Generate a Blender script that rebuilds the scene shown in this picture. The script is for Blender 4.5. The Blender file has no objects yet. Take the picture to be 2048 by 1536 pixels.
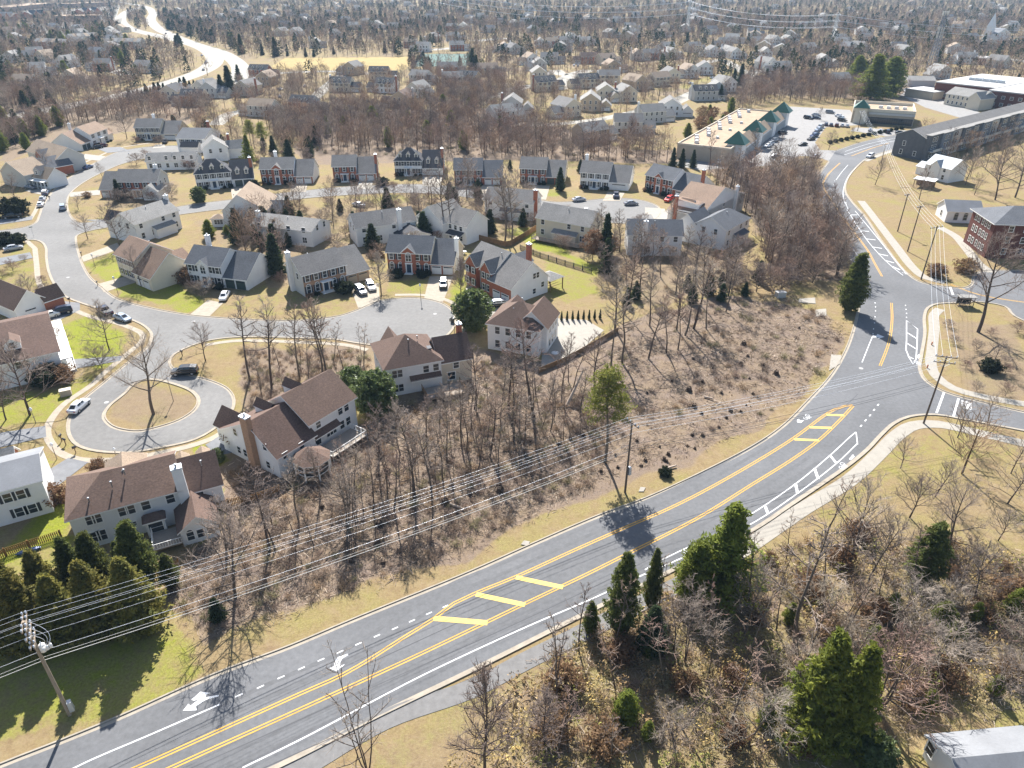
import bpy, bmesh, math, random
import numpy as np
from math import radians, sin, cos, pi, tan, atan2, sqrt
from mathutils import Vector, Matrix
from mathutils.geometry import tessellate_polygon
from mathutils import noise as mnoise

random.seed(7)
rng = np.random.default_rng(11)
S = bpy.context.scene
COL = S.collection

# ------------------------------------------------------------------ camera
HAZE = 0.00009
CAMH, FPX, HORIZ = 66.0, 1420.0, -60.0            # height (m), focal length and horizon row in 2048-px photo pixels
PITCH = math.atan((768 - HORIZ) / FPX)            # downward pitch
cd = bpy.data.cameras.new('camera')
cam = bpy.data.objects.new('camera', cd); COL.objects.link(cam)
cam.location = (0, 0, CAMH); cam.rotation_euler = (pi / 2 - PITCH, 0, 0)
cd.sensor_width = 36; cd.lens = 36 * FPX / 2048
cd.clip_start = 0.5; cd.clip_end = 12000
S.camera = cam

# ------------------------------------------------------------------ sky, sun, exposure
SUN_EL, SUN_AZ = radians(40.5), radians(-9)         # azimuth from +Y (view direction) towards +X
w = bpy.data.worlds.new('World'); S.world = w; w.use_nodes = True
nt = w.node_tree; bg = nt.nodes['Background']
sky = nt.nodes.new('ShaderNodeTexSky'); sky.sky_type = 'NISHITA'; sky.sun_disc = False
sky.sun_elevation = SUN_EL; sky.sun_rotation = SUN_AZ
nt.links.new(sky.outputs[0], bg.inputs[0]); bg.inputs[1].default_value = 0.075
sl = bpy.data.lights.new('sun', 'SUN'); sl.energy = 5.0; sl.angle = radians(0.5); sl.color = (1.0, 0.97, 0.925)
so = bpy.data.objects.new('sun', sl); COL.objects.link(so); so.location = (0, 0, 200)
sdir = Vector((sin(SUN_AZ) * cos(SUN_EL), cos(SUN_AZ) * cos(SUN_EL), sin(SUN_EL)))
so.rotation_euler = (-sdir).to_track_quat('-Z', 'Y').to_euler()
vs = S.view_settings; vs.view_transform = 'Standard'; vs.look = 'None'; vs.gamma = 1.0; vs.use_curve_mapping = False
vs.exposure = 1.38
S.render.engine = 'CYCLES'
S.cycles.max_bounces = 6; S.cycles.diffuse_bounces = 3; S.cycles.volume_bounces = 0
S.cycles.transparent_max_bounces = 8

# ------------------------------------------------------------------ photo pixel -> point in the place
_c, _s = cos(PITCH), sin(PITCH)
def G(px, py, z=0.0):
    "the point at height z that the photograph shows at pixel (px, py) (2048 x 1536)"
    X = (px - 1024) / FPX; Y = -(py - 768) / FPX
    dx, dy, dz = X, _c + Y * _s, -_s + Y * _c
    t = (z - CAMH) / dz
    return Vector((dx * t, dy * t, z))
def proj(p):
    q = (p[0], p[1], p[2] - CAMH)
    Z = q[1] * _c - q[2] * _s; Y = q[1] * _s + q[2] * _c
    return 1024 + FPX * q[0] / Z, 768 - FPX * Y / Z
def height_at(base, top_y):
    "height of a vertical thing standing at pixel base whose top shows at row top_y"
    g = G(*base); lo, hi = 0.0, 64.0
    for _ in range(40):
        m = (lo + hi) / 2
        if proj((g.x, g.y, m))[1] > top_y: lo = m
        else: hi = m
    return lo

# ------------------------------------------------------------------ object helpers
def tag(o, label=None, cat=None, group=None, kind=None):
    if label: o['label'] = label
    if cat: o['category'] = cat
    if group: o['group'] = group
    if kind: o['kind'] = kind
    return o
def empty(name, loc, rz=0.0, label=None, cat=None, group=None):
    o = bpy.data.objects.new(name, None); COL.objects.link(o)
    o.location = loc; o.rotation_euler = (0, 0, rz); o.empty_display_size = 0.3
    return tag(o, label, cat, group)
def link_mesh(name, me, parent=None, loc=None, rz=0.0):
    o = bpy.data.objects.new(name, me); COL.objects.link(o)
    if parent: o.parent = parent
    if loc is not None: o.location = loc
    if rz: o.rotation_euler = (0, 0, rz)
    return o
KIDS = {}
def copy_tree(o, parent=None):
    c = o.copy(); COL.objects.link(c)
    if parent: c.parent = parent
    for ch in list(o.children): copy_tree(ch, c)
    return c
def copy_flat(root, kids, loc, rz, sc, label, group):
    "copy of a thing whose parts are the list kids"
    r = root.copy(); COL.objects.link(r); r.location = loc; r.rotation_euler = (0, 0, rz)
    r.scale = sc if hasattr(sc, '__len__') else (sc, sc, sc)
    r['label'] = label
    if group: r['group'] = group
    elif 'group' in r: del r['group']
    for k in kids:
        c = k.copy(); COL.objects.link(c); c.parent = r
    return r

class MB:
    "collects faces, builds ONE mesh object"
    def __init__(s): s.v = []; s.f = []; s.m = []; s.sm = []
    def face(s, pts, m=0, smooth=False):
        i = len(s.v); s.v += [tuple(p) for p in pts]; s.f.append(tuple(range(i, i + len(pts)))); s.m.append(m); s.sm.append(smooth)
    def poly(s, vs_, fs_, m=0, smooth=False):
        i = len(s.v); s.v += [tuple(p) for p in vs_]
        for f in fs_:
            s.f.append(tuple(i + k for k in f)); s.m.append(m); s.sm.append(smooth)
    def box(s, x0, x1, y0, y1, z0, z1, m=0, M=None, bev=0.0):
        v = [(x0,y0,z0),(x1,y0,z0),(x1,y1,z0),(x0,y1,z0),(x0,y0,z1),(x1,y0,z1),(x1,y1,z1),(x0,y1,z1)]
        if bev:
            v = [(x0,y0,z0),(x1,y0,z0),(x1,y1,z0),(x0,y1,z0)] + [(a+(bev if a==x0 else -bev), b+(bev if b==y0 else -bev), z1) for a,b,_ in v[4:]]
        if M is not None: v = [tuple(M @ Vector(p)) for p in v]
        s.poly(v, [(0,3,2,1),(4,5,6,7),(0,1,5,4),(1,2,6,5),(2,3,7,6),(3,0,4,7)], m)
    def tube(s, pts, rad, n=6, m=0, cap=True, smooth=True):
        pts = [Vector(p) for p in pts]
        if not hasattr(rad, '__len__'): rad = [rad] * len(pts)
        rings = []
        for i, p in enumerate(pts):
            t = (pts[min(i+1, len(pts)-1)] - pts[max(i-1, 0)])
            t = t.normalized() if t.length > 1e-9 else Vector((0,0,1))
            a = t.orthogonal().normalized() if i == 0 else (A - t * A.dot(t)).normalized()
            A = a; b = t.cross(a)
            rings.append([p + (a * cos(2*pi*k/n) + b * sin(2*pi*k/n)) * rad[i] for k in range(n)])
        vs_ = [q for r in rings for q in r]; fs_ = []
        for i in range(len(pts)-1):
            for k in range(n):
                k2 = (k+1) % n
                fs_.append((i*n+k, i*n+k2, (i+1)*n+k2, (i+1)*n+k))
        s.poly(vs_, fs_, m, smooth)
        if cap:
            s.face(rings[0][::-1], m); s.face(rings[-1], m)
    def lathe(s, prof, n=12, m=0, c=(0,0,0), smooth=True):
        vs_ = []; fs_ = []
        for (r, z) in prof:
            for k in range(n): vs_.append((c[0]+r*cos(2*pi*k/n), c[1]+r*sin(2*pi*k/n), c[2]+z))
        for i in range(len(prof)-1):
            for k in range(n):
                k2 = (k+1)%n
                fs_.append((i*n+k, i*n+k2, (i+1)*n+k2, (i+1)*n+k))
        fs_.append(tuple(range(n))[::-1]); fs_.append(tuple((len(prof)-1)*n+k for k in range(n)))
        s.poly(vs_, fs_, m, smooth)
    def mesh(s, name, mats):
        me = bpy.data.meshes.new(name); me.from_pydata(s.v, [], s.f)
        if not isinstance(mats, (list, tuple)): mats = [mats]
        for k in mats: me.materials.append(k)
        me.polygons.foreach_set('material_index', s.m); me.polygons.foreach_set('use_smooth', s.sm)
        me.update(); return me
    def build(s, name, mats, parent=None, loc=None, rz=0.0):
        return link_mesh(name, s.mesh(name, mats), parent, loc, rz)

def catmull(pts, step=1.5, closed=False):
    "smooth curve through world points, about one vertex every step metres"
    P = [Vector((p[0], p[1], 0)) for p in pts]; n = len(P); out = []
    if n < 3 and not closed: 
        L = (P[1]-P[0]).length; k = max(1, int(L/step))
        return [P[0].lerp(P[1], i/k) for i in range(k+1)]
    rng_ = range(n) if closed else range(n-1)
    for i in rng_:
        p1, p2 = P[i], P[(i+1)%n]
        p0 = P[(i-1)%n] if (closed or i > 0) else p1*2-p2
        p3 = P[(i+2)%n] if (closed or i < n-2) else p2*2-p1
        L = (p2-p1).length; k = max(1, min(60, int(L/step)))
        d1 = max((p1-p0).length, 1e-4)**.5; d2 = max(L, 1e-4)**.5; d3 = max((p3-p2).length, 1e-4)**.5
        m1 = (p1-p0)/d1 - (p2-p0)/(d1+d2) + (p2-p1)/d2
        m2 = (p2-p1)/d2 - (p3-p1)/(d2+d3) + (p3-p2)/d3
        m1 = m1*d2; m2 = m2*d2
        for j in range(k):
            t = j/k
            out.append(p1*(2*t**3-3*t*t+1) + m1*(t**3-2*t*t+t) + p2*(-2*t**3+3*t*t) + m2*(t**3-t*t))
    if not closed: out.append(P[-1])
    return out
def gpts(l): return [G(x, y) for x, y in l]
def dense(line, step):
    out = []
    for a, b in zip(line[:-1], line[1:]):
        k = max(1, int((b-a).length/step))
        out += [a.lerp(b, i/k) for i in range(k)]
    return out + [line[-1]]
def offset(line, d, closed=False):
    out = []; n = len(line)
    for i, p in enumerate(line):
        a = line[(i-1)%n] if (closed or i > 0) else line[0]; b = line[(i+1)%n] if (closed or i < n-1) else line[-1]
        t = b - a; t = Vector((t.x, t.y, 0)); 
        if t.length < 1e-6: t = Vector((1,0,0))
        t.normalize(); out.append(p + Vector((-t.y, t.x, 0))*d)
    return out

def in_poly(xs, ys, poly):
    "vectorised point in polygon"
    ins = np.zeros(xs.shape, bool); n = len(poly); j = n-1
    for i in range(n):
        xi, yi = poly[i][0], poly[i][1]; xj, yj = poly[j][0], poly[j][1]
        if yi != yj:
            c = ((yi > ys) != (yj > ys)) & (xs < (xj-xi)*(ys-yi)/(yj-yi)+xi)
            ins ^= c
        j = i
    return ins

# ------------------------------------------------------------------ materials
def mat(name, col, rough=0.85, spec=0.3, metal=0.0, var=0.0, scale=1.0, col2=None, bump=0.0, coord='Object', rand=0.0, detail=4.0, emis=None, trans=0.0, stretch=None, var2=0.0, scale2=0.05):
    "Principled with noise-mottled base colour; rand varies it from object to object"
    m = bpy.data.materials.new(name); m.use_nodes = True; N = m.node_tree; L = N.links
    b = N.nodes['Principled BSDF']; b.inputs['Roughness'].default_value = rough
    b.inputs['Specular IOR Level'].default_value = spec; b.inputs['Metallic'].default_value = metal
    c4 = (*col, 1)
    if var == 0 and rand == 0 and col2 is None:
        b.inputs['Base Color'].default_value = c4
    else:
        tc = N.nodes.new('ShaderNodeTexCoord'); src = tc.outputs[coord]
        if stretch:
            mp = N.nodes.new('ShaderNodeMapping'); mp.inputs['Scale'].default_value = stretch; L.new(src, mp.inputs[0]); src = mp.outputs[0]
        nz = N.nodes.new('ShaderNodeTexNoise'); nz.inputs['Scale'].default_value = scale; nz.inputs['Detail'].default_value = detail; nz.inputs['Roughness'].default_value = 0.65
        L.new(src, nz.inputs['Vector'])
        rp = N.nodes.new('ShaderNodeValToRGB'); L.new(nz.outputs[0], rp.inputs[0])
        d = col2 if col2 else tuple(x*(1-var) for x in col)
        e = col if col2 else tuple(min(1, x*(1+var)) for x in col)
        rp.color_ramp.elements[0].position = 0.3; rp.color_ramp.elements[1].position = 0.7
        rp.color_ramp.elements[0].color = (*d, 1); rp.color_ramp.elements[1].color = (*e, 1)
        out = rp.outputs[0]
        if var2:
            n2 = N.nodes.new('ShaderNodeTexNoise'); n2.inputs['Scale'].default_value = scale2; n2.inputs['Detail'].default_value = 3; L.new(tc.outputs[coord], n2.inputs['Vector'])
            mr = N.nodes.new('ShaderNodeMapRange'); mr.inputs[1].default_value = .3; mr.inputs[2].default_value = .7; mr.inputs[3].default_value = 1-var2; mr.inputs[4].default_value = 1+var2; L.new(n2.outputs[0], mr.inputs[0])
            vm = N.nodes.new('ShaderNodeVectorMath'); vm.operation = 'SCALE'; L.new(out, vm.inputs[0]); L.new(mr.outputs[0], vm.inputs['Scale']); out = vm.outputs[0]
        if rand:
            oi = N.nodes.new('ShaderNodeObjectInfo')
            hs = N.nodes.new('ShaderNodeHueSaturation')
            mr = N.nodes.new('ShaderNodeMapRange'); mr.inputs[3].default_value = 1-rand; mr.inputs[4].default_value = 1+rand; L.new(oi.outputs['Random'], mr.inputs[0])
            L.new(mr.outputs[0], hs.inputs['Value']); L.new(out, hs.inputs['Color']); out = hs.outputs[0]
            mh = N.nodes.new('ShaderNodeMapRange'); mh.inputs[3].default_value = 0.5-rand*0.06; mh.inputs[4].default_value = 0.5+rand*0.06; L.new(oi.outputs['Random'], mh.inputs[0]); L.new(mh.outputs[0], hs.inputs['Hue'])
        L.new(out, b.inputs['Base Color'])
        if bump:
            bp = N.nodes.new('ShaderNodeBump'); bp.inputs['Strength'].default_value = bump; bp.inputs['Distance'].default_value = 0.1; L.new(nz.outputs[0], bp.inputs['Height']); L.new(bp.outputs[0], b.inputs['Normal'])
    if trans:
        b.inputs['Subsurface Weight'].default_value = 0
    return m
M = {}
M['asphalt'] = mat('asphalt main road', (0.118,0.119,0.123), 0.85, 0.3, var=0.16, scale=1.6, var2=0.16, scale2=0.07, detail=8)
M['street'] = mat('asphalt street', (0.165,0.16,0.153), 0.9, 0.3, var=0.14, scale=1.2, var2=0.12, scale2=0.08, detail=8)
M['hwy'] = mat('pale concrete highway', (0.33,0.31,0.27), 0.95, 0.1, var=0.08, scale=0.3)
M['lot'] = mat('car park asphalt', (0.24,0.23,0.22), 0.9, 0.3, var=0.12, scale=0.5)
M['trail'] = mat('asphalt trail', (0.16,0.155,0.15), 0.9, 0.3, var=0.18, scale=1.2, detail=8)
M['concrete'] = mat('concrete walk', (0.32,0.275,0.215), 0.9, 0.3, var=0.14, scale=1.0, detail=6)
M['conc_white'] = mat('pale concrete', (0.30,0.275,0.235), 0.9, 0.3, var=0.1, scale=1.0, detail=6)
M['kerb'] = mat('kerb concrete', (0.31,0.27,0.215), 0.9, 0.3, var=0.16, scale=0.8, detail=6)
M['drive'] = mat('asphalt driveway', (0.165,0.168,0.175), 0.9, 0.3, var=0.14, scale=0.8, detail=6)
M['asphalt_worn'] = mat('worn wheel track asphalt', (0.105,0.106,0.11), 0.8, 0.3, var=0.2, scale=1.0, detail=8)
M['yellow'] = mat('yellow road paint', (0.55,0.30,0.04), 0.7, 0.3, var=0.12, scale=2.0)
M['yellow_pale'] = mat('pale yellow road paint', (0.62,0.43,0.11), 0.7, 0.3, var=0.1, scale=2.0)
M['white_paint'] = mat('white road paint', (0.6,0.6,0.6), 0.7, 0.3, var=0.1, scale=2.0)
M['mulch'] = mat('mulch bed', (0.10,0.055,0.035), 0.95, 0.1, var=0.4, scale=4)
M['siding_white'] = mat('white siding', (0.72,0.715,0.70), 0.6, 0.3, var=0.05, scale=0.5, rand=0.05)
M['siding_cream'] = mat('cream siding', (0.62,0.55,0.43), 0.6, 0.3, var=0.05, scale=0.5, rand=0.08)
M['siding_grey'] = mat('grey siding', (0.50,0.49,0.46), 0.6, 0.3, var=0.05, scale=0.5, rand=0.08)
M['siding_tan'] = mat('tan siding', (0.50,0.40,0.28), 0.6, 0.3, var=0.05, scale=0.5, rand=0.08)
M['brick'] = mat('red brick', (0.34,0.125,0.075), 0.9, 0.2, var=0.22, scale=3.0, detail=6)
M['brick_tan'] = mat('tan brick', (0.38,0.235,0.15), 0.9, 0.2, var=0.2, scale=3.0, detail=6)
M['brick_dark'] = mat('dark red brick', (0.125,0.048,0.038), 0.9, 0.2, var=0.2, scale=2.0, detail=6)
M['trim'] = mat('white trim', (0.78,0.77,0.74), 0.5, 0.4)
M['glass'] = mat('window glass', (0.035,0.042,0.05), 0.12, 0.6)
M['shutter'] = mat('dark shutter', (0.04,0.045,0.055), 0.6, 0.3)
M['door_dark'] = mat('dark blue door', (0.025,0.05,0.085), 0.5, 0.4)
M['door_red'] = mat('dark red door', (0.15,0.03,0.025), 0.5, 0.4)
M['garage'] = mat('white garage door', (0.70,0.69,0.66), 0.5, 0.4, var=0.04, scale=1)
M['garage_dark'] = mat('dark garage door', (0.035,0.06,0.055), 0.5, 0.4)
M['garage_tan'] = mat('tan garage door', (0.45,0.35,0.24), 0.5, 0.4)
def roofm(n, c, v=0.34): 
    M[n] = mat(n+' shingles', c, 0.9, 0.2, var=v, scale=3.5, detail=8, rand=0.06, var2=0.1, scale2=0.3, stretch=(1,1,2.2))
roofm('roof_brown', (0.128,0.084,0.066)); roofm('roof_tan', (0.29,0.22,0.16)); roofm('roof_red', (0.24,0.165,0.118))
roofm('roof_grey', (0.185,0.175,0.165)); roofm('roof_lgrey', (0.235,0.225,0.21)); roofm('roof_dark', (0.062,0.062,0.068)); roofm('roof_slate', (0.11,0.115,0.125))
roofm('roof_pale', (0.21,0.215,0.225), 0.08)
M['metal_roof'] = mat('pale metal roof', (0.33,0.36,0.39), 0.6, 0.5, var=0.05, scale=0.5)
M['bark'] = mat('grey brown bark', (0.125,0.098,0.08), 0.95, 0.1, var=0.3, scale=3.0, rand=0.3, stretch=(1,1,.3))
M['twig'] = mat('bare twigs', (0.30,0.24,0.20), 0.95, 0.1, rand=0.25, var=0.12, scale=0.5)
M['twig_red'] = mat('reddish bare twigs', (0.32,0.225,0.175), 0.95, 0.1, rand=0.25, var=0.12, scale=0.5)
M['twig_pale'] = mat('pale grey twigs', (0.33,0.275,0.225), 0.95, 0.1, rand=0.2, var=0.12, scale=0.5)
M['wood_pole'] = mat('weathered pole wood', (0.30,0.24,0.18), 0.9, 0.2, var=0.25, scale=2, stretch=(4,4,.4))
M['pole_dark'] = mat('dark pole wood', (0.13,0.10,0.08), 0.9, 0.2, var=0.25, scale=2, stretch=(4,4,.4))
M['wire'] = mat('aluminium wire', (0.72,0.75,0.80), 0.35, 0.5, metal=0.3)
M['cable'] = mat('black cable', (0.03,0.03,0.035), 0.5, 0.4)
M['insul'] = mat('grey insulator', (0.55,0.60,0.68), 0.3, 0.5)
M['steel'] = mat('galvanised steel', (0.50,0.52,0.54), 0.45, 0.5, metal=0.4, var=0.1, scale=1)
M['dark_metal'] = mat('dark metal', (0.04,0.04,0.042), 0.5, 0.4)
M['fence_wood'] = mat('brown fence wood', (0.21,0.13,0.07), 0.9, 0.2, var=0.25, scale=2)
M['deck'] = mat('grey deck boards', (0.30,0.25,0.20), 0.85, 0.2, var=0.2, scale=2, stretch=(1,6,1))
M['stump'] = mat('dark stump wood', (0.075,0.055,0.042), 0.95, 0.1, var=0.35, scale=6)
M['log'] = mat('pale log', (0.42,0.34,0.27), 0.95, 0.1, var=0.25, scale=3)
def flr(m_):   # leaf cards: a little translucency through the leaf
    N = m_.node_tree; L = N.links; b = N.nodes['Principled BSDF']
    tr = N.nodes.new('ShaderNodeBsdfTranslucent'); mx = N.nodes.new('ShaderNodeMixShader'); mx.inputs[0].default_value = 0.42
    src = b.inputs['Base Color'].links[0].from_socket if b.inputs['Base Color'].links else None
    if src: L.new(src, tr.inputs[0])
    out = N.nodes['Material Output']; L.new(b.outputs[0], mx.inputs[1]); L.new(tr.outputs[0], mx.inputs[2]); L.new(mx.outputs[0], out.inputs[0])
    return m_
M['leaf_cedar'] = flr(mat('cedar leaves', (0.17,0.175,0.045), 0.8, 0.2, col2=(0.06,0.085,0.025), scale=1.1, rand=0.12))
M['leaf_cypress'] = flr(mat('olive cypress leaves', (0.27,0.225,0.055), 0.8, 0.2, col2=(0.08,0.095,0.028), scale=1.0, rand=0.10))
M['leaf_pine'] = flr(mat('pine needles', (0.28,0.265,0.06), 0.8, 0.2, col2=(0.12,0.145,0.035), scale=1.0, rand=0.10))
M['leaf_spruce'] = flr(mat('spruce needles', (0.06,0.082,0.036), 0.85, 0.2, col2=(0.03,0.045,0.022), scale=1.0, rand=0.2))
M['leaf_bright'] = flr(mat('bright evergreen needles', (0.24,0.26,0.04), 0.8, 0.2, col2=(0.09,0.12,0.024), scale=0.8, rand=0.1))
M['leaf_magnolia'] = flr(mat('glossy magnolia leaves', (0.17,0.205,0.065), 0.5, 0.5, col2=(0.06,0.09,0.03), scale=1.0, rand=0.1))
M['leaf_dry'] = flr(mat('dry brown leaves', (0.27,0.165,0.09), 0.9, 0.1, col2=(0.15,0.095,0.06), scale=1.5, rand=0.15))
M['leaf_dark'] = flr(mat('dark hedge leaves', (0.035,0.045,0.020), 0.8, 0.2, col2=(0.018,0.022,0.012), scale=2, rand=0.2))
# ------------------------------------------------------------------ roads: outlines
def sheet(name, loops, z, m, label=None, holes=()):
    "flat surface: tessellated outline(s) of world points"
    mb = MB()
    for lp in loops:
        polys = [[Vector((p.x, p.y, 0)) for p in lp]] + [[Vector((p.x, p.y, 0)) for p in h] for h in holes]
        tri = tessellate_polygon(polys); allp = [p for q in polys for p in q]
        fs_ = []
        for t in tri:
            a, b, c = (allp[k] for k in t)
            fs_.append(t if (b-a).cross(c-a).z > 0 else (t[0], t[2], t[1]))
        mb.poly([(p.x, p.y, z) for p in allp], fs_, 0)
    return tag(mb.build(name, m), kind='structure')
def ribbon_faces(mb, line, w, z, m=0, closed=False):
    a = offset(line, w/2, closed); b = offset(line, -w/2, closed); n = len(line)
    for i in range(n if closed else n-1):
        j = (i+1) % n
        mb.face([(b[i].x,b[i].y,z),(b[j].x,b[j].y,z),(a[j].x,a[j].y,z),(a[i].x,a[i].y,z)], m)
def ribbon(name, lines, w, z, m):
    mb = MB()
    for l in lines: ribbon_faces(mb, l, w, z)
    return tag(mb.build(name, m), kind='structure')
def kerb(name, line, side, z0, m, w=0.18, h=0.14, gut=0.5, closed=False):
    "raised kerb on the side (+1 left of travel) of the line, gutter strip on the road side"
    mb = MB(); s = side
    a = line; b = offset(line, s*w, closed); g = offset(line, -s*gut, closed); n = len(line)
    for i in range(n if closed else n-1):
        j = (i+1) % n
        mb.face([(a[i].x,a[i].y,h),(a[j].x,a[j].y,h),(b[j].x,b[j].y,h),(b[i].x,b[i].y,h)])
        mb.face([(a[i].x,a[i].y,0),(a[j].x,a[j].y,0),(a[j].x,a[j].y,h),(a[i].x,a[i].y,h)])
        mb.face([(b[i].x,b[i].y,0),(b[j].x,b[j].y,0),(b[j].x,b[j].y,h),(b[i].x,b[i].y,h)])
        mb.face([(g[i].x,g[i].y,z0),(g[j].x,g[j].y,z0),(a[j].x,a[j].y,z0),(a[i].x,a[i].y,z0)])
    return tag(mb.build(name, m), kind='structure')

RL = [(-160,1600),(0,1530),(120,1483),(239,1434),(427,1350),(581,1292),(700,1242),(942,1143),(1061,1090),(1198,1031),(1290,997),(1410,942),(1513,888),(1567,850),(1615,802),(1662,750),(1692,698),(1707,655),(1715,620),(1716,590),(1710,550),(1698,515),(1680,478),(1660,445),(1645,415),(1634,392),(1629,369),(1638,349),(1657,323)]
RL2 = [(1672,301),(1724,284),(1799,268),(1900,250),(2100,222)]
RR1 = [(440,1590),(600,1514),(737,1443),(942,1344),(1147,1241),(1330,1150),(1509,1060),(1581,1012),(1640,972),(1700,930),(1736,900),(1766,868),(1790,847),(1820,834),(1871,830),(1936,841),(2120,876)]
RR2 = [(2120,838),(2048,824),(1956,802),(1888,783),(1854,763),(1841,739),(1844,712),(1851,668),(1850,634),(1857,616),(1875,608),(1915,606),(1960,604),(2009,613),(2028,632),(2120,672)]
RR3 = [(2120,541),(2025,541),(1974,541),(1952,546),(1945,556),(1942,569),(1926,576),(1888,573),(1844,565),(1814,546),(1773,495),(1729,431),(1704,403),(1692,384),(1694,362),(1710,338),(1741,314),(1796,297),(1900,278),(2100,250)]
cRL, cRL2, cRR1, cRR2, cRR3 = (catmull(gpts(l)) for l in (RL, RL2, RR1, RR2, RR3))
ROAD_POLY = cRL + cRL2 + cRR3[::-1] + cRR2[::-1] + cRR1[::-1]
sheet('main_road', [ROAD_POLY], 0.030, M['asphalt'])
for l, sd in ((cRL, 1), (cRL2, 1), (cRR1, -1), (cRR2, -1), (cRR3, -1)): kerb('kerb', l, sd, 0.034, M['kerb'], gut=0.45)

# residential street, the wide cul-de-sac and the loop with the island
ST = [(-60,489),(0,488),(47,481),(68,480),(82,484),(91,496),(92,515),(97,544),(111,573),(132,594),(161,606),(205,620),(258,638),(288,652),(302,668),(300,684),(292,697),(267,716),(208,765),(160,805),(141,830),(135,853),(140,876),(156,892),(195,903),(260,905),(325,895),(391,879),(436,853),(462,827),(469,801),(456,778),(423,762),(374,749),(348,738),(340,722),(350,708),(366,699),(410,683),(454,676),(500,674),(588,676),(670,679),(705,685),(749,691),(800,696),(852,690),(890,674),(908,655),(912,635),(901,617),(878,604),(837,596),(793,597),(755,603),(714,620),(676,632),(588,641),(498,639),(381,630),(293,614),(234,597),(202,573),(182,556),(167,532),(158,506),(153,484),(156,470),(175,463),(215,455),(262,447),(330,434),(400,424),(450,418),(520,409),(610,397),(700,390),(790,386),(870,388),(950,397),(1040,413),(1110,425),(1180,440),(1240,447),(1295,443),(1318,430),(1315,412),(1280,400),(1230,396),(1180,400),(1110,404),(1040,392),(950,379),(870,370),(790,369),(700,373),(610,381),(520,392),(450,401),(390,408),(320,420),(260,431),(205,440),(165,446),(147,438),(138,424),(135,410),(138,392),(150,378),(176,360),(205,345),(245,328),(290,317),(330,312),(380,308),(430,305),(430,293),(375,291),(328,292),(285,295),(239,303),(191,325),(147,350),(116,372),(98,392),(85,412),(78,432),(70,446),(50,454),(0,461),(-60,463)]
cST = catmull(gpts(ST), 1.2, closed=True)
ISL = [(273,766),(292,760),(312,760),(358,772),(384,784),(396,801),(388,820),(358,840),(309,856),(277,862),(234,856),(215,844),(209,830),(221,811),(247,790)]
cISL = catmull(gpts(ISL), 0.8, closed=True)
sheet('residential_street', [cST], 0.022, M['street'], holes=[cISL])
n_ = len(cST)
i0 = 0
kerb('street_kerb', cST, -1 if sum(a.x*b.y-b.x*a.y for a, b in zip(cST, cST[1:]+cST[:1])) > 0 else 1, 0.026, M['concrete'], w=0.2, h=0.12, gut=0.38, closed=True)
kerb('island_kerb', cISL, 1 if sum(a.x*b.y-b.x*a.y for a, b in zip(cISL, cISL[1:]+cISL[:1])) > 0 else -1, 0.027, M['concrete'], w=0.22, h=0.14, gut=0.45, closed=True)

# highway with planted median
H1 = [(-80,262),(0,238),(137,212),(239,191),(342,165),(405,142),(428,124),(424,108),(395,92),(345,78),(300,68),(262,58),(243,44),(246,30),(262,20),(288,14)]
H2 = [(470,168),(482,140),(470,122),(440,104),(395,90),(352,74),(318,58),(302,40),(306,26),(292,14),(262,8),(222,2)]
cH1, cH2 = catmull(gpts(H1), 6), catmull(gpts(H2), 6)
ribbon('highway', [cH1], 15, 0.012, M['hwy']); ribbon('highway', [cH2], 14, 0.016, M['hwy'])
H3 = [(470,168),(520,150),(580,145),(680,143),(760,150)]
ribbon('residential_street', [catmull(gpts(H3), 4)], 9, 0.008, M['hwy'])
FAR_STREETS = [([(620,205),(640,185),(670,160),(690,146)],8), ([(990,195),(1060,172),(1110,178),(1128,160),(1150,148),(1180,140)],12), ([(1180,140),(1130,150),(1110,140)],10), ([(1345,206),(1380,190),(1430,170),(1490,152),(1520,140)],10), ([(1345,206),(1310,215),(1250,228),(1190,240),(1060,250),(1000,240)],7), ([(1400,128),(1440,120),(1490,145)],9), ([(950,82),(1010,76)],18), ([(860,100),(905,96)],14), ([(430,250),(470,225),(560,215),(625,205)],8), ([(20,150),(50,152)],22), ([(225,140),(265,150)],14), ([(1690,20),(1900,60),(2100,90)],10), ([(1960,112),(2060,124)],12)]
for pts, wd in FAR_STREETS: ribbon('residential_street', [catmull(gpts(pts), 5)], wd, 0.010 + 0.0004*FAR_STREETS.index((pts, wd)), M['hwy'])
LOT = [(1565,212),(1700,220),(1722,250),(1652,254),(1630,285),(1640,300),(1674,301),(1660,323),(1632,313),(1600,312),(1560,330),(1400,340),(1345,330),(1380,310),(1470,312)]
sheet('car_park', [gpts(LOT)], 0.018, M['lot'])
sheet('car_park', [gpts([(1712,255),(1830,262),(1838,272),(1790,277),(1750,268),(1700,262)])], 0.0185, M['lot'])
sheet('car_park', [gpts([(1835,170),(1870,190),(1960,225),(1935,240),(1850,215),(1800,190)])], 0.0188, M['lot'])
for i, q in enumerate([[(0,15),(60,5),(140,12),(60,28)], [(30,60),(120,40),(200,55),(100,80)], [(120,20),(240,10),(230,45),(130,40)]]): sheet('car_park', [gpts(q)], 0.0189 + .0002*i, M['hwy'])
sheet('sports_field', [gpts([(535,138),(570,116),(800,114),(838,112),(810,140),(690,141)])], 0.014, mat('dry sports turf', (0.33,0.245,0.10), 0.95, 0.1, var=0.1, scale=0.05))
sheet('tennis_court', [gpts([(826,133),(848,108),(938,108),(932,133)])], 0.0145, mat('green court', (0.07,0.13,0.11), 0.9, 0.2, var=0.1, scale=0.1))

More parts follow.
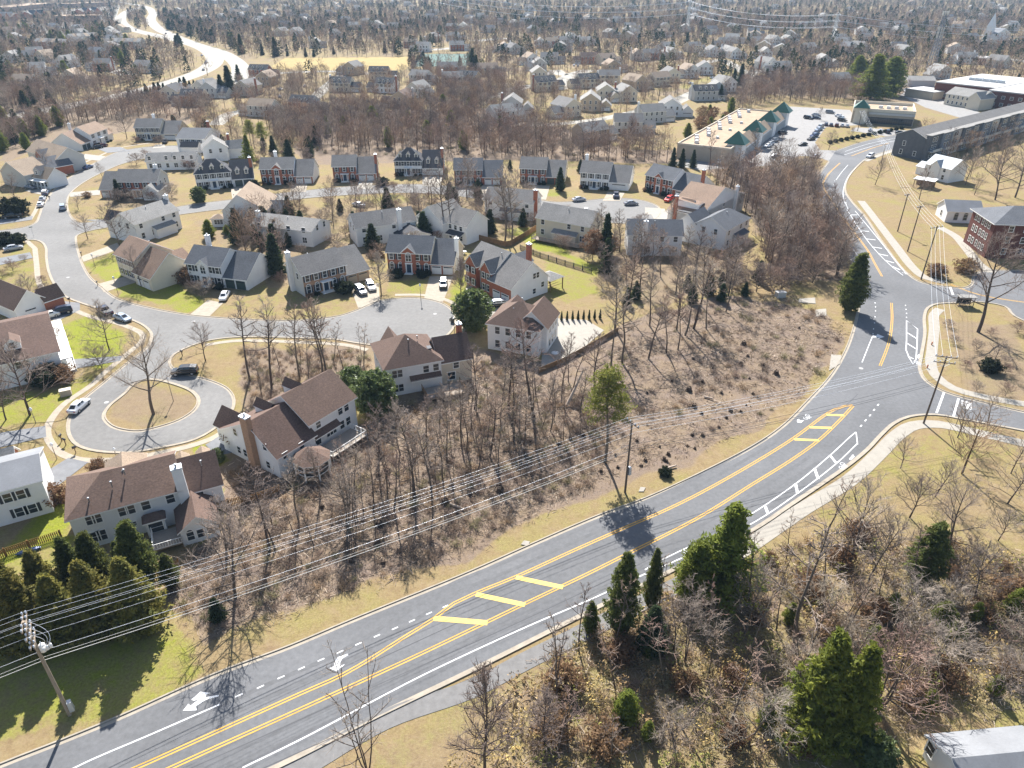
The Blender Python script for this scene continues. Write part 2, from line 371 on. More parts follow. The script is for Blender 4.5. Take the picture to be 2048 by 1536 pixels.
# walks
WALK = [
 ([(70,497),(73,526),(79,567),(97,591),(126,608),(155,623),(187,635),(223,643),(262,656),(284,668),(284,682),(258,705),(205,749),(182,771),(130,807),(103,838),(94,863),(101,885),(124,908),(163,920),(195,921),(260,917),(325,905),(391,889),(430,874),(456,856),(485,826)],1.25),
 ([(40,468),(60,488),(70,497)],1.2), ([(60,440),(72,420),(85,392),(105,368),(140,340),(190,316),(240,296),(300,286)],1.2),
 ([(410,690),(470,682),(588,684),(690,690),(735,700)],1.2), ([(790,590),(840,590),(880,596),(905,606),(925,625),(930,650),(912,680)],1.2)]
for i, (pts, wd) in enumerate(WALK): ribbon('sidewalk', [catmull(gpts(pts), 1.0)], wd, 0.036 + .0007*i, M['concrete'])
SW = [(1440,1128),(1509,1084),(1600,1022),(1700,960),(1760,905),(1795,870),(1828,851),(1880,849),(1940,862),(2120,904)]
ribbon('sidewalk', [catmull(gpts(SW))], 2.3, 0.042, M['conc_white'])
SW2 = [(2120,820),(1960,792),(1905,776),(1872,752),(1862,730),(1864,700),(1868,660),(1868,630),(1880,618)]
ribbon('sidewalk', [catmull(gpts(SW2))], 2.0, 0.043, M['conc_white'])
SW3 = [(1722,402),(1740,425),(1790,490),(1828,538),(1852,556),(1890,565)]
ribbon('sidewalk', [catmull(gpts(SW3))], 2.4, 0.044, M['conc_white'])
ribbon('sidewalk', [catmull(gpts([(1730,322),(1770,306),(1800,298)]))], 2.4, 0.045, M['conc_white'])
ribbon('sidewalk', [catmull(gpts([(1880,455),(1910,472),(1935,500),(1960,530),(1985,545)]))], 2.6, 0.046, M['conc_white'])
ribbon('trail', [catmull(gpts([(500,1600),(630,1520),(771,1439),(942,1378),(1055,1320),(1180,1258),(1300,1198),(1440,1128)]))], 2.3, 0.041, M['trail'])
DRV = [
 ('concrete',[(196,568),(270,548),(300,556),(208,585)]), ('concrete',[(378,631),(416,600),(447,606),(417,635)]), ('concrete',[(162,513),(234,486),(243,497),(167,524)]),
 ('concrete',[(702,578),(757,566),(760,602),(736,613),(716,616)]), ('concrete',[(859,553),(907,553),(886,604),(848,598)]), ('conc_white',[(966,598),(1022,604),(1000,630),(975,640),(955,625),(925,640),(918,622),(945,615)]),
 ('drive',[(75,954),(137,916),(177,925),(95,988)]), ('drive',[(-20,869),(91,852),(93,874),(-20,900)]), ('drive',[(411,890),(455,862),(468,905),(433,912)]),
 ('drive',[(110,728),(130,720),(245,712),(240,722),(190,731),(114,744)]), ('drive',[(85,640),(130,603),(160,606),(160,620),(120,640)]),
 ('conc_white',[(1090,636),(1172,640),(1208,661),(1160,702),(1116,732),(1082,736)]),
 ('drive',[(190,296),(240,294),(262,302),(215,306)]), ('conc_white',[(170,308),(212,313),(200,322),(160,318)]), ('conc_white',[(120,345),(160,335),(150,345),(125,352)]), ('conc_white',[(70,375),(105,378),(92,392),(50,382)]),
 ('conc_white',[(310,290),(328,288),(332,295),(305,297)]), ('conc_white',[(140,385),(200,380),(200,390),(140,394)]), ('drive',[(165,440),(250,438),(300,415),(300,425),(250,448)]),
 ('concrete',[(1066,370),(1100,372),(1092,400),(1060,398)]), ('concrete',[(1215,385),(1250,385),(1240,402),(1205,402)]), ('conc_white',[(1300,425),(1400,414),(1402,428),(1310,442)]),
 ('conc_white',[(715,360),(745,362),(745,378),(715,378)]), ('conc_white',[(845,352),(885,352),(880,375),(845,372)]), ('concrete',[(962,362),(990,364),(985,392),(955,384)]), ('concrete',[(460,372),(497,372),(497,395),(465,398)]), ('concrete',[(585,352),(618,352),(612,384),(580,384)]),
 ('conc_white',[(1290,690-275),(1330,418),(1330,428),(1290,430)]), ('drive',[(-20,440),(40,437),(66,432),(64,440),(-20,452)]), ('drive',[(-20,520),(60,505),(66,516),(-20,535)])]
for i, (m_, q) in enumerate(DRV): sheet('driveway', [gpts(q)], 0.047 + 0.0011*i, M[m_])
ribbon('sidewalk', [catmull(gpts([(22,914),(60,916),(88,928),(84,942),(58,955)]), .6)], 1.1, 0.0835, M['conc_white'])
ribbon('sidewalk', [catmull(gpts([(968,572),(940,574),(936,584),(948,592),(966,590)]), .6)], 1.0, 0.0838, M['conc_white'])
ribbon('sidewalk', [catmull(gpts([(660,580),(690,582),(703,580)]), .6)], 1.0, 0.0841, M['concrete'])
for q in ([(1596,605),(1598,598),(1630,596),(1631,608)], [(1632,634),(1630,620),(1652,618),(1653,632)], [(1658,742),(1662,710),(1682,711),(1680,728)], [(1277,984),(1281,975),(1291,976),(1287,984)], [(1042,1090),(1048,1082),(1060,1084),(1056,1092)]):
    mb = MB(); p = gpts(q)
    mb.face([(v.x, v.y, .12) for v in p][::-1] if (p[1]-p[0]).cross(p[2]-p[0]).z < 0 else [(v.x, v.y, .12) for v in p])
    for a, b in zip(p, p[1:]+p[:1]): mb.face([(a.x,a.y,0),(b.x,b.y,0),(b.x,b.y,.12),(a.x,a.y,.12)])
    tag(mb.build('drain_slab', M['conc_white']), kind='structure')

# ------------------------------------------------------------------ painted markings
Z1 = 0.0385
def mark(name, faces, m, z=Z1):
    mb = MB(); 
    for f in faces:
        p = gpts(f) if not isinstance(f[0], Vector) else f
        tri = tessellate_polygon([[Vector((v.x, v.y, 0)) for v in p]])
        mb.poly([(v.x, v.y, z) for v in p], [t if (p[t[1]]-p[t[0]]).cross(p[t[2]]-p[t[0]]).z > 0 else (t[0],t[2],t[1]) for t in tri])
    return tag(mb.build(name, M[m]), kind='structure')
def stripe(name, lines, w, m, z=Z1):
    return ribbon(name, [catmull(gpts(l)) for l in lines], w, z, M[m])
YL = [(200,1603),(342,1536),(600,1419),(839,1309),(1051,1207),(1171,1150),(1249,1111),(1396,1036),(1506,968),(1580,922),(1636,882),(1680,840),(1706,812)]
YU = [(130,1598),(273,1536),(600,1388),(685,1350),(744,1316),(800,1280),(867,1238),(908,1207),(950,1187),(1031,1154),(1150,1100),(1249,1056),(1330,1021),(1403,985),(1513,923),(1588,876),(1649,831),(1670,819),(1690,812),(1706,811)]
YR = [(1783,606),(1784,640),(1779,680),(1770,708),(1760,732)]
YT = [(1764,553),(1750,528),(1736,502),(1720,480),(1705,461),(1682,431),(1664,402),(1652,384),(1646,369),(1656,349),(1680,326)]
mb = MB()
for l in (YL, YU, YR, YT):
    c = catmull(gpts(l))
    for d in (-.17, .17): ribbon_faces(mb, offset(c, d), .15, Z1)
for l in ([(1703,312),(1740,298),(1778,286)], [(1900,574-5),(1960,590),(2100,612)]):
    c = catmull(gpts(l))
    for d in (-.17, .17): ribbon_faces(mb, offset(c, d), .15, Z1)
tag(mb.build('road_marking', M['yellow']), kind='structure')
def bar(a, b, w):
    A, B = G(*a), G(*b); t = (B-A).normalized(); n = Vector((-t.y, t.x, 0))*w/2
    return [A-n, B-n, B+n, A+n]
mark('road_marking', [bar((867,1237),(975,1246),.75), bar((952,1189),(1050,1210),.7), bar((1032,1155),(1126,1175),.7)], 'yellow_pale', Z1+.004)
mark('road_marking', [bar((1588,879),(1638,881),.6), bar((1619,855),(1663,856),.6), bar((1653,830),(1688,831),.6)], 'yellow_pale', Z1+.004)
WL = [[(485,1536),(600,1480),(839,1354),(1044,1258),(1195,1193),(1290,1148)], [(60,1590),(145,1538),(300,1470),(440,1409)], [(1290,1140),(1308,1128),(1434,1067),(1495,1033),(1591,968),(1660,911),(1700,874),(1712,864)], [(1290,1150),(1314,1139),(1506,1046),(1595,987),(1673,927),(1714,888)], [(1712,864),(1715,889)],
      [(1745,673),(1738,690),(1724,725)], [(1685,466),(1700,488),(1714,510)], [(1694,420),(1740,488),(1780,530),(1806,551)], [(1710,422),(1750,470),(1790,520),(1813,548)],
      [(1696,330),(1683,345),(1672,360)], [(1712,335),(1694,358),(1686,385),(1689,420-15)], [(1690,404),(1697,420)],
      [(1688,310),(1760,288),(1798,280)], [(1690,303),(1740,287),(1798,275)]]
stripe('road_marking', WL, .17, 'white_paint')
rungs = [((1591,968),(1595,987)), ((1629,937),(1636,958)), ((1660,911),(1673,927)), ((1372,1098),(1370,1112)), ((1450,1058),(1452,1073)), ((1530,1012),(1536,1028)),
         ((1702,430),(1714,430)), ((1712,446),(1726,446)), ((1722,462),(1738,463)), ((1733,478),(1751,480)), ((1744,494),(1764,497)), ((1757,508),(1776,512)), ((1770,521),(1788,526)), ((1784,533),(1800,540))]
mark('road_marking', [bar(a, b, .42) for a, b in rungs], 'white_paint', Z1+.004)
BR = [(1813,641),(1835,658),(1834,690),(1832,718),(1826,729),(1818,715),(1812,700),(1813,680)]
c = gpts(BR); mb = MB(); ribbon_faces(mb, c, .22, Z1, closed=True); tag(mb.build('road_marking', M['white_paint']), kind='structure')
mark('road_marking', [bar((1815,666),(1834,678),.3), bar((1814,687),(1832,698),.3), bar((1816,713),(1827,718),.3)], 'white_paint', Z1+.004)
def dashes(l, w, L): 
    out = []
    for (x, y), (dx, dy) in l:
        A = G(x, y); t = (G(x+dx, y+dy)-A).normalized(); n = Vector((-t.y, t.x, 0))*w/2
        out.append([A-t*L/2-n, A+t*L/2-n, A+t*L/2+n, A-t*L/2+n])
    return out
D1 = [(478,1391),(521,1374),(562,1355),(603,1337),(642,1320),(680,1304),(717,1288),(754,1272),(790,1257),(824,1242),(858,1227),(891,1213)]
mark('road_marking', dashes([(p, (36,-16)) for p in D1], .16, .75), 'white_paint')
D2 = [(1756,810),(1748,820),(1740,831),(1731,841),(1722,852)]
D3 = [(1811,611),(1812,619),(1813,627),(1813,635)]; D4 = [(1750,606),(1751,614),(1751,622),(1750,634),(1749,646),(1747,658),(1746,668)]
D5 = [(1669,362),(1667,370),(1666,378),(1666,386),(1667,394),(1668,402)]; D6 = [(1690,390),(1691,398),(1693,406),(1694,414)]
mark('road_marking', dashes([(p, (-9,11)) for p in D2], .22, .7) + dashes([(p, (0,10)) for p in D3+D4+D5+D6], .2, .6), 'white_paint')
mark('road_marking', [bar((1888,785),(1873,826),.35), bar((1917,797),(1907,833),.35), bar((1933,803),(1933,818),1.6), bar((1900,574),(1906,590),.5)], 'white_paint')
for q in ([(1745,672),(1754,671),(1754,668),(1769,674),(1757,678),(1757,675),(1746,675)], [(1697,476),(1702,473),(1709,478),(1703,480)]): mark('road_marking', [q], 'white_paint', Z1+.008)
# arrows, traced from the photo as they lie on the road
ARW = [[(366,1422),(377,1408),(381,1412),(398,1399),(388,1402),(383,1400),(401,1384),(420,1386),(412,1390),(412,1395),(437,1390),(438,1393),(412,1400),(392,1413),(394,1421)],
       [(659,1337),(668,1333),(669,1324),(676,1315),(695,1308),(697,1311),(684,1318),(680,1327),(681,1332),(690,1329),(674,1343)]]
for q in ARW: mark('road_marking', [q], 'white_paint', Z1+.008)
def ring(c, r, w, sx=1.0, n=18):
    out = []
    for k in range(n):
        a, b = 2*pi*k/n, 2*pi*(k+1)/n
        out.append([c+Vector((r*cos(a), r*sin(a)*sx, 0)), c+Vector((r*cos(b), r*sin(b)*sx, 0)), c+Vector(((r-w)*cos(b), (r-w)*sin(b)*sx, 0)), c+Vector(((r-w)*cos(a), (r-w)*sin(a)*sx, 0))][::-1])
    return out
def wb(A, B, w): 
    t = (B-A).normalized(); n = Vector((-t.y, t.x, 0))*w/2
    return [A-n, B-n, B+n, A+n]
def bike(px, py, ang, s=1.0):
    "painted bicycle, travel direction ang"
    c = G(px, py); R = Matrix.Rotation(ang, 3, 'Z'); T = lambda x, y: c + R @ Vector((x*s, y*s, 0))
    f = ring(T(0,-.55), .42*s, .11*s) + ring(T(0,.55), .42*s, .11*s)
    for a, b in (((0,-.55),(.45,-.2)), ((.45,-.2),(.45,.35)), ((.45,.35),(0,.0)), ((0,0),(.45,-.2)), ((0,-.55),(0,0)), ((.45,.35),(0,.55)), ((.45,.35),(.68,.3)), ((.45,-.2),(.6,-.25)), ((.6,-.4),(.62,-.1)), ((.68,.15),(.72,.45))):
        f.append(wb(T(*a), T(*b), .10*s))
    return f
mark('bike_symbol', bike(1613,834,radians(-35),.95), 'white_paint', Z1+.008)
mark('road_marking', [[(1594,840),(1598,838),(1599,842),(1608,841),(1602,846),(1594,845)]], 'white_paint', Z1+.008)
mark('bike_symbol', bike(1684,932,radians(-30),.95), 'white_paint', Z1+.008)
mark('road_marking', [[(1698,918),(1706,909),(1709,914),(1704,919),(1700,921)]], 'white_paint', Z1+.008)
mark('bike_symbol', bike(1834,726,radians(0),.9), 'white_paint', Z1+.008); mark('road_marking', [[(1834,712),(1839,708),(1840,714),(1836,718)]], 'white_paint', Z1+.008)
mark('bike_symbol', bike(1810,547,radians(30),.8), 'white_paint', Z1+.008)
# a pair of tar-sealed seams along the lanes
tar = mat('tar seam', (0.085,0.085,0.09), 0.9, 0.2)
seams = [catmull(gpts(l)) for l in ([(230,1600),(420,1520),(760,1368),(1000,1262),(1180,1178),(1300,1118)], [(520,1420),(720,1335),(940,1235),(1010,1205)], [(470,1562),(700,1460),(940,1358),(1100,1285)], [(1716,788),(1690,812),(1650,836)])]
ribbon('tar_seam', seams, .10, .0372, tar)
wt = []
for l, ds in ((YL, (-1.3,-2.9)), (YU, (1.3,2.9))):
    c = catmull(gpts(l)); wt += [offset(c, d)[6:-12] for d in ds]
ribbon('wheel_track', wt, .55, .0366, M['asphalt_worn'])
mb = MB()
for (px, py) in [(1013,610),(870,628),(136,557-2),(387,643),(213,805),(1722,740-3)]:
    c = G(px, py); mb.poly([(c.x+.42*cos(2*pi*k/14), c.y+.42*sin(2*pi*k/14), .0395) for k in range(14)], [tuple(range(14))])
tag(mb.build('manhole_cover', mat('manhole iron', (.34,.33,.32), .8)), kind='structure')

# ------------------------------------------------------------------ ground: one sheet to the horizon, cover type per vertex
angs = np.concatenate([np.radians(np.linspace(-62, 62, 560)), np.radians(np.linspace(66, 294, 40))])
rr = np.concatenate([[0.0, 8, 16, 22, 26], np.geomspace(30, 420, 420), np.geomspace(426, 7000, 110)])
RRg, AA = np.meshgrid(rr, angs, indexing='ij')
gx = RRg*np.sin(AA); gy = RRg*np.cos(AA)
nr, na = gx.shape
verts = np.stack([gx.ravel(), gy.ravel(), np.zeros(gx.size)], 1)
ii, jj = np.meshgrid(np.arange(nr-1), np.arange(na), indexing='ij'); j2 = (jj+1) % na
quads = np.stack([ii*na+jj, ii*na+j2, (ii+1)*na+j2, (ii+1)*na+jj], -1).reshape(-1, 4)
me = bpy.data.meshes.new('ground'); me.vertices.add(len(verts)); me.vertices.foreach_set('co', verts.ravel())
me.loops.add(quads.size); me.loops.foreach_set('vertex_index', quads.ravel().astype(np.int32))
me.polygons.add(len(quads)); me.polygons.foreach_set('loop_start', (np.arange(len(quads))*4).astype(np.int32)); me.polygons.foreach_set('loop_total', np.full(len(quads), 4, np.int32))
me.update(calc_edges=True)
LAWN = [([(165,528),(250,498),(345,560),(405,600),(418,612),(378,626),(293,610),(235,592)],.75), ([(430,612),(560,585),(720,600),(700,620),(640,632),(500,635)],.35), ([(776,560),(860,560),(852,596),(772,592)],.55), ([(890,602),(925,548),(975,560),(985,600),(945,635),(915,612)],.85),
 ([(1000,455),(1062,455),(1200,540),(1190,560),(1130,515),(1060,495)],.85), ([(1085,515),(1180,550),(1205,590),(1130,610),(1095,590)],.6), ([(392,890),(440,888),(505,1000),(470,1040),(415,1015),(400,940)],1.0), ([(-40,1130),(95,1005),(140,1010),(150,1085),(60,1105),(-40,1160)],.95),
 ([(118,650),(180,632),(258,668),(218,740),(130,722)],.9), ([(100,780),(205,738),(190,765),(100,850),(-30,850),(-30,790)],.7), ([(60,470),(70,500),(75,560),(90,600),(0,620),(-40,560)],.45), ([(-60,1240),(330,1230),(400,1330),(240,1425),(-60,1520)],.62), ([(-40,1130),(120,1090),(130,1120),(60,1180),(-40,1240)],.5),
 ([(700,395),(800,388),(830,405),(760,415)],.5), ([(430,1040),(520,990),(470,1080),(400,1100)],.7), ([(700,1500),(1000,1330),(1250,1210),(1300,1230),(1000,1420),(760,1560)],.35), ([(1600,1060),(1800,880),(1960,850),(2060,880),(2060,920),(1860,920),(1680,1040)],.35),([(1150,1300),(1500,1180),(1760,1080),(2060,1150),(2060,1560),(900,1560)],.28), ([(1700,1530),(1900,1380),(2060,1330),(2060,1560)],.3),
 ([(540,150),(800,114),(810,142)],.2), ([(1010,240),(1060,205),(1130,200),(1090,250)],.3), ([(1040,400-20),(1120,380),(1110,396)],.7), ([(960,325),(1010,300),(1030,330),(1010,350)],.25), ([(890,240),(1010,225),(1000,300),(920,300)],.3), ([(1300,190),(1420,150),(1480,140),(1400,190)],.5), ([(1640,258),(1720,255),(1760,275),(1700,300),(1640,290)],.35), ([(1600,640),(1640,560),(1700,640),(1690,690)],.1), ([(240,300),(380,290),(420,260),(400,310)],.4), ([(0,320),(110,330),(150,345),(60,360)],.3), ([(10,930),(90,905),(150,925),(110,980)],.5), ([(1860,620),(1940,625),(2000,720),(1900,740)],.2), ([(1740,330),(1820,400),(1980,560),(1880,560),(1760,420)],.15)]
LITTER = [([(430,940),(520,900),(720,860),(960,700),(1110,730),(1230,650),(1450,590),(1640,620),(1690,680),(1640,760),(1500,868),(1180,1005),(880,1130),(600,1222),(390,1290),(330,1190),(440,1060)],1.0), ([(480,690),(740,700),(740,800),(690,830),(600,760),(480,860)],.8), ([(640,1536),(980,1370),(1130,1260),(1300,1190),(1480,1110),(1620,1080),(1760,1000),(2060,1120),(2060,1400),(1750,1490),(1500,1560)],.36),
 ([(580,300),(640,225),(1000,215),(1250,300),(1500,300),(1640,340),(1690,480),(1700,560),(1560,560),(1500,430),(1400,330),(1000,320),(620,330)],.8), ([(1860,1000),(2060,960),(2060,1080),(1900,1100)],.3), ([(0,150),(160,220),(420,190),(380,250),(120,280),(0,330)],.7), ([(1300,190),(1500,150),(1900,170),(1900,210),(1500,190)],.7), ([(640,690),(960,690),(900,760),(740,830)],.6), ([(1240,560),(1420,500),(1500,560),(1300,620)],.6), ([(380,440),(620,450),(600,560),(540,580)],.5), ([(215,770),(300,760),(390,795),(380,830),(280,860),(215,840)],.55),([(1890,640),(2060,650),(2060,830),(1930,790)],.55),([(440,430),(1060,380),(1060,470),(900,470),(740,520),(600,500),(440,500)],.4),([(200,370),(350,360),(350,410),(220,420)],.5),([(1180,470),(1420,500),(1420,560),(1230,580)],.5),([(640,290),(1400,300),(1390,330),(640,310)],.6)]
X, Y = verts[:,0], verts[:,1]
wob = np.array([mnoise.noise(Vector((x*.09, y*.09, 3.1))) for x, y in zip(X, Y)]) if len(X) < 400000 else 0
wx = np.array([mnoise.noise(Vector((x*.25, y*.25, 8.3))) for x, y in zip(X, Y)])
Xw, Yw = X + wob*2.2 + wx*1.0, Y + wx*1.4 - wob*1.8
green = np.zeros(len(X)); lit = np.zeros(len(X))
def soft(poly, wt):
    p = [(v.x, v.y) for v in gpts(poly)]; acc = np.zeros(len(X))
    xs = [q[0] for q in p]; ys = [q[1] for q in p]
    sel = (X > min(xs)-8) & (X < max(xs)+8) & (Y > min(ys)-8) & (Y < max(ys)+8)
    k = 0
    for dx, dy in ((0,0),(.8,.3),(-.8,.5),(.3,-.8),(-.4,-.7)):
        a = np.zeros(len(X)); a[sel] = in_poly(Xw[sel]+dx, Yw[sel]+dy, p); acc += a; k += 1
    return acc/k*wt
for p, wt in LAWN: green = np.maximum(green, soft(p, wt))
for p, wt in LITTER: lit = np.maximum(lit, soft(p, wt))
dist = np.hypot(X, Y)
far = np.clip((dist-380)/120, 0, 1); lit = np.maximum(lit, far*(0.30+0.7*wob)); green = np.maximum(green, far*np.clip(.1+.5*wx, 0, .3))
ca = me.color_attributes.new('cover', 'FLOAT_COLOR', 'POINT')
colr = np.stack([green, np.clip(lit, 0, 1), np.clip(.5+.6*wob, 0, 1), np.ones(len(X))], 1)
ca.data.foreach_set('color', colr.ravel().astype(np.float32))
gm = bpy.data.materials.new('dry grass, lawn and leaf litter'); gm.use_nodes = True; N = gm.node_tree; L = N.links
b = N.nodes['Principled BSDF']; b.inputs['Roughness'].default_value = .95; b.inputs['Specular IOR Level'].default_value = .1
at = N.nodes.new('ShaderNodeVertexColor'); at.layer_name = 'cover'; sp = N.nodes.new('ShaderNodeSeparateColor'); L.new(at.outputs[0], sp.inputs[0])
tc = N.nodes.new('ShaderNodeTexCoord')
def nz(scale, det=6, rough=.65):
    n = N.nodes.new('ShaderNodeTexNoise'); n.inputs['Scale'].default_value = scale; n.inputs['Detail'].default_value = det; n.inputs['Roughness'].default_value = rough; L.new(tc.outputs['Object'], n.inputs['Vector']); return n.outputs[0]
def ramp(src, stops):
    r = N.nodes.new('ShaderNodeValToRGB'); L.new(src, r.inputs[0]); e = r.color_ramp.elements
    while len(e) < len(stops): e.new(.5)
    for k, (p, c) in enumerate(stops): e[k].position = p; e[k].color = (*c, 1)
    return r.outputs[0]
def mixc(f, a, b_):
    m_ = N.nodes.new('ShaderNodeMix'); m_.data_type = 'RGBA'; L.new(f, m_.inputs[0]); L.new(a, m_.inputs[6]); L.new(b_, m_.inputs[7]); return m_.outputs[2]
def math_(op, a, b_=None, c=None):
    m_ = N.nodes.new('ShaderNodeMath'); m_.operation = op
    for k, v in enumerate((a, b_, c)):
        if v is None: continue
        if isinstance(v, (int, float)): m_.inputs[k].default_value = v
        else: L.new(v, m_.inputs[k])
    m_.use_clamp = op in ('MULTIPLY_ADD',); return m_.outputs[0]
fine = nz(3.4, 9, .82); midn = nz(.28, 5); big = nz(.045, 4); speck = nz(5.5, 5, .85); patch = nz(.9, 6, .7)
dry = ramp(fine, [(.30,(0.098,0.067,0.033)),(.46,(0.199,0.145,0.073)),(.60,(0.270,0.206,0.111)),(.74,(0.352,0.287,0.176))])
dry2 = ramp(patch, [(.3,(0.145,0.096,0.052)),(.5,(0.235,0.170,0.091)),(.72,(0.283,0.222,0.124))])
dryc = mixc(math_('MULTIPLY_ADD', big, 1.6, -.35), dry, dry2)
grn = ramp(fine, [(.30,(0.079,0.092,0.010)),(.47,(0.173,0.189,0.020)),(.60,(0.233,0.253,0.032)),(.75,(0.309,0.314,0.058))])
lit1 = ramp(fine, [(.30,(0.047,0.033,0.027)),(.45,(0.137,0.102,0.080)),(.58,(0.226,0.176,0.140)),(.74,(0.360,0.310,0.261))])
lit2 = ramp(speck, [(.34,(0.035,0.024,0.019)),(.45,(0.149,0.101,0.076)),(.56,(0.226,0.176,0.142)),(.70,(0.391,0.368,0.342))])
litc0 = mixc(math_('MULTIPLY_ADD', patch, 1.8, -.4), lit1, lit2)
litc = mixc(math_('MULTIPLY_ADD', midn, 1.6, -.55), litc0, dry2)
gf = math_('MULTIPLY_ADD', math_('ADD', sp.outputs[0], math_('MULTIPLY', math_('SUBTRACT', math_('MULTIPLY_ADD', midn, .5, math_('MULTIPLY', patch, .5)), .5), 2.2)), 1.5, -.42)
lf = math_('MULTIPLY_ADD', math_('ADD', sp.outputs[1], math_('MULTIPLY', math_('SUBTRACT', midn, .5), .9)), 1.9, -.45)
olive = ramp(fine, [(.30,(0.085,0.075,0.022)),(.47,(0.200,0.175,0.056)),(.60,(0.280,0.245,0.088)),(.75,(0.360,0.310,0.136))])
blot = nz(.11, 6, .7)
dryc = mixc(math_('MULTIPLY_ADD', blot, 4.0, -1.85), dryc, olive)
brn = ramp(patch, [(.3,(.13,.085,.055)),(.5,(.23,.16,.10)),(.7,(.31,.235,.16))])
blot2 = nz(.16, 7, .75)
dryc = mixc(math_('MULTIPLY_ADD', blot2, 4.5, -2.35), dryc, brn)
gfm = math_('MULTIPLY', gf, math_('MULTIPLY_ADD', sp.outputs[0], 4, -.1))
o1 = mixc(gfm, dryc, grn); o2 = mixc(math_('MULTIPLY', lf, math_('MULTIPLY_ADD', sp.outputs[1], 3, -.1)), o1, litc)
L.new(o2, b.inputs['Base Color'])
bp = N.nodes.new('ShaderNodeBump'); bp.inputs['Strength'].default_value = .5; bp.inputs['Distance'].default_value = .15; L.new(fine, bp.inputs['Height']); L.new(bp.outputs[0], b.inputs['Normal'])
me.materials.append(gm)
gob = bpy.data.objects.new('ground', me); COL.objects.link(gob); tag(gob, kind='structure')
# ------------------------------------------------------------------ houses
MESHC = {}
def wmesh(key, fn, mats):
    if key not in MESHC: MESHC[key] = fn().mesh(key[0], mats)
    return MESHC[key]
def frame_mb(w, h, arch, bars):
    mb = MB(); t = .13
    mb.box(-w/2-t, w/2+t, -.07, .0, -t, 0); mb.box(-w/2-t, w/2+t, -.06, .0, h, h+t)
    mb.box(-w/2-t, -w/2, -.06, .0, 0, h); mb.box(w/2, w/2+t, -.06, .0, 0, h)
    mb.box(-w/2, w/2, -.05, 0, h*.5-.03, h*.5+.03)
    if bars > 1:
        for k in range(1, bars): x = -w/2+w*k/bars; mb.box(x-.05, x+.05, -.055, 0, 0, h)
    if arch:
        n = 8
        for k in range(n):
            a, b_ = pi*k/n, pi*(k+1)/n
            P = [(r*cos(q), r*sin(q)) for r, q in ((w/2+t,a),(w/2+t,b_),(w/2-.03,b_),(w/2-.03,a))]
            mb.face([(x, -.06, h+z) for x, z in P][::-1])
    return mb
def pane_mb(w, h, arch):
    mb = MB(); mb.box(-w/2, w/2, -.035, -.005, 0, h)
    if arch: mb.face([(w/2*cos(pi*k/10), -.034, h+w/2*sin(pi*k/10)) for k in range(11)][::-1])
    return mb
def shut_mb(w, h):
    mb = MB()
    mb.box(-.2, .2, -.05, 0, -.02, h+.02)
    return mb

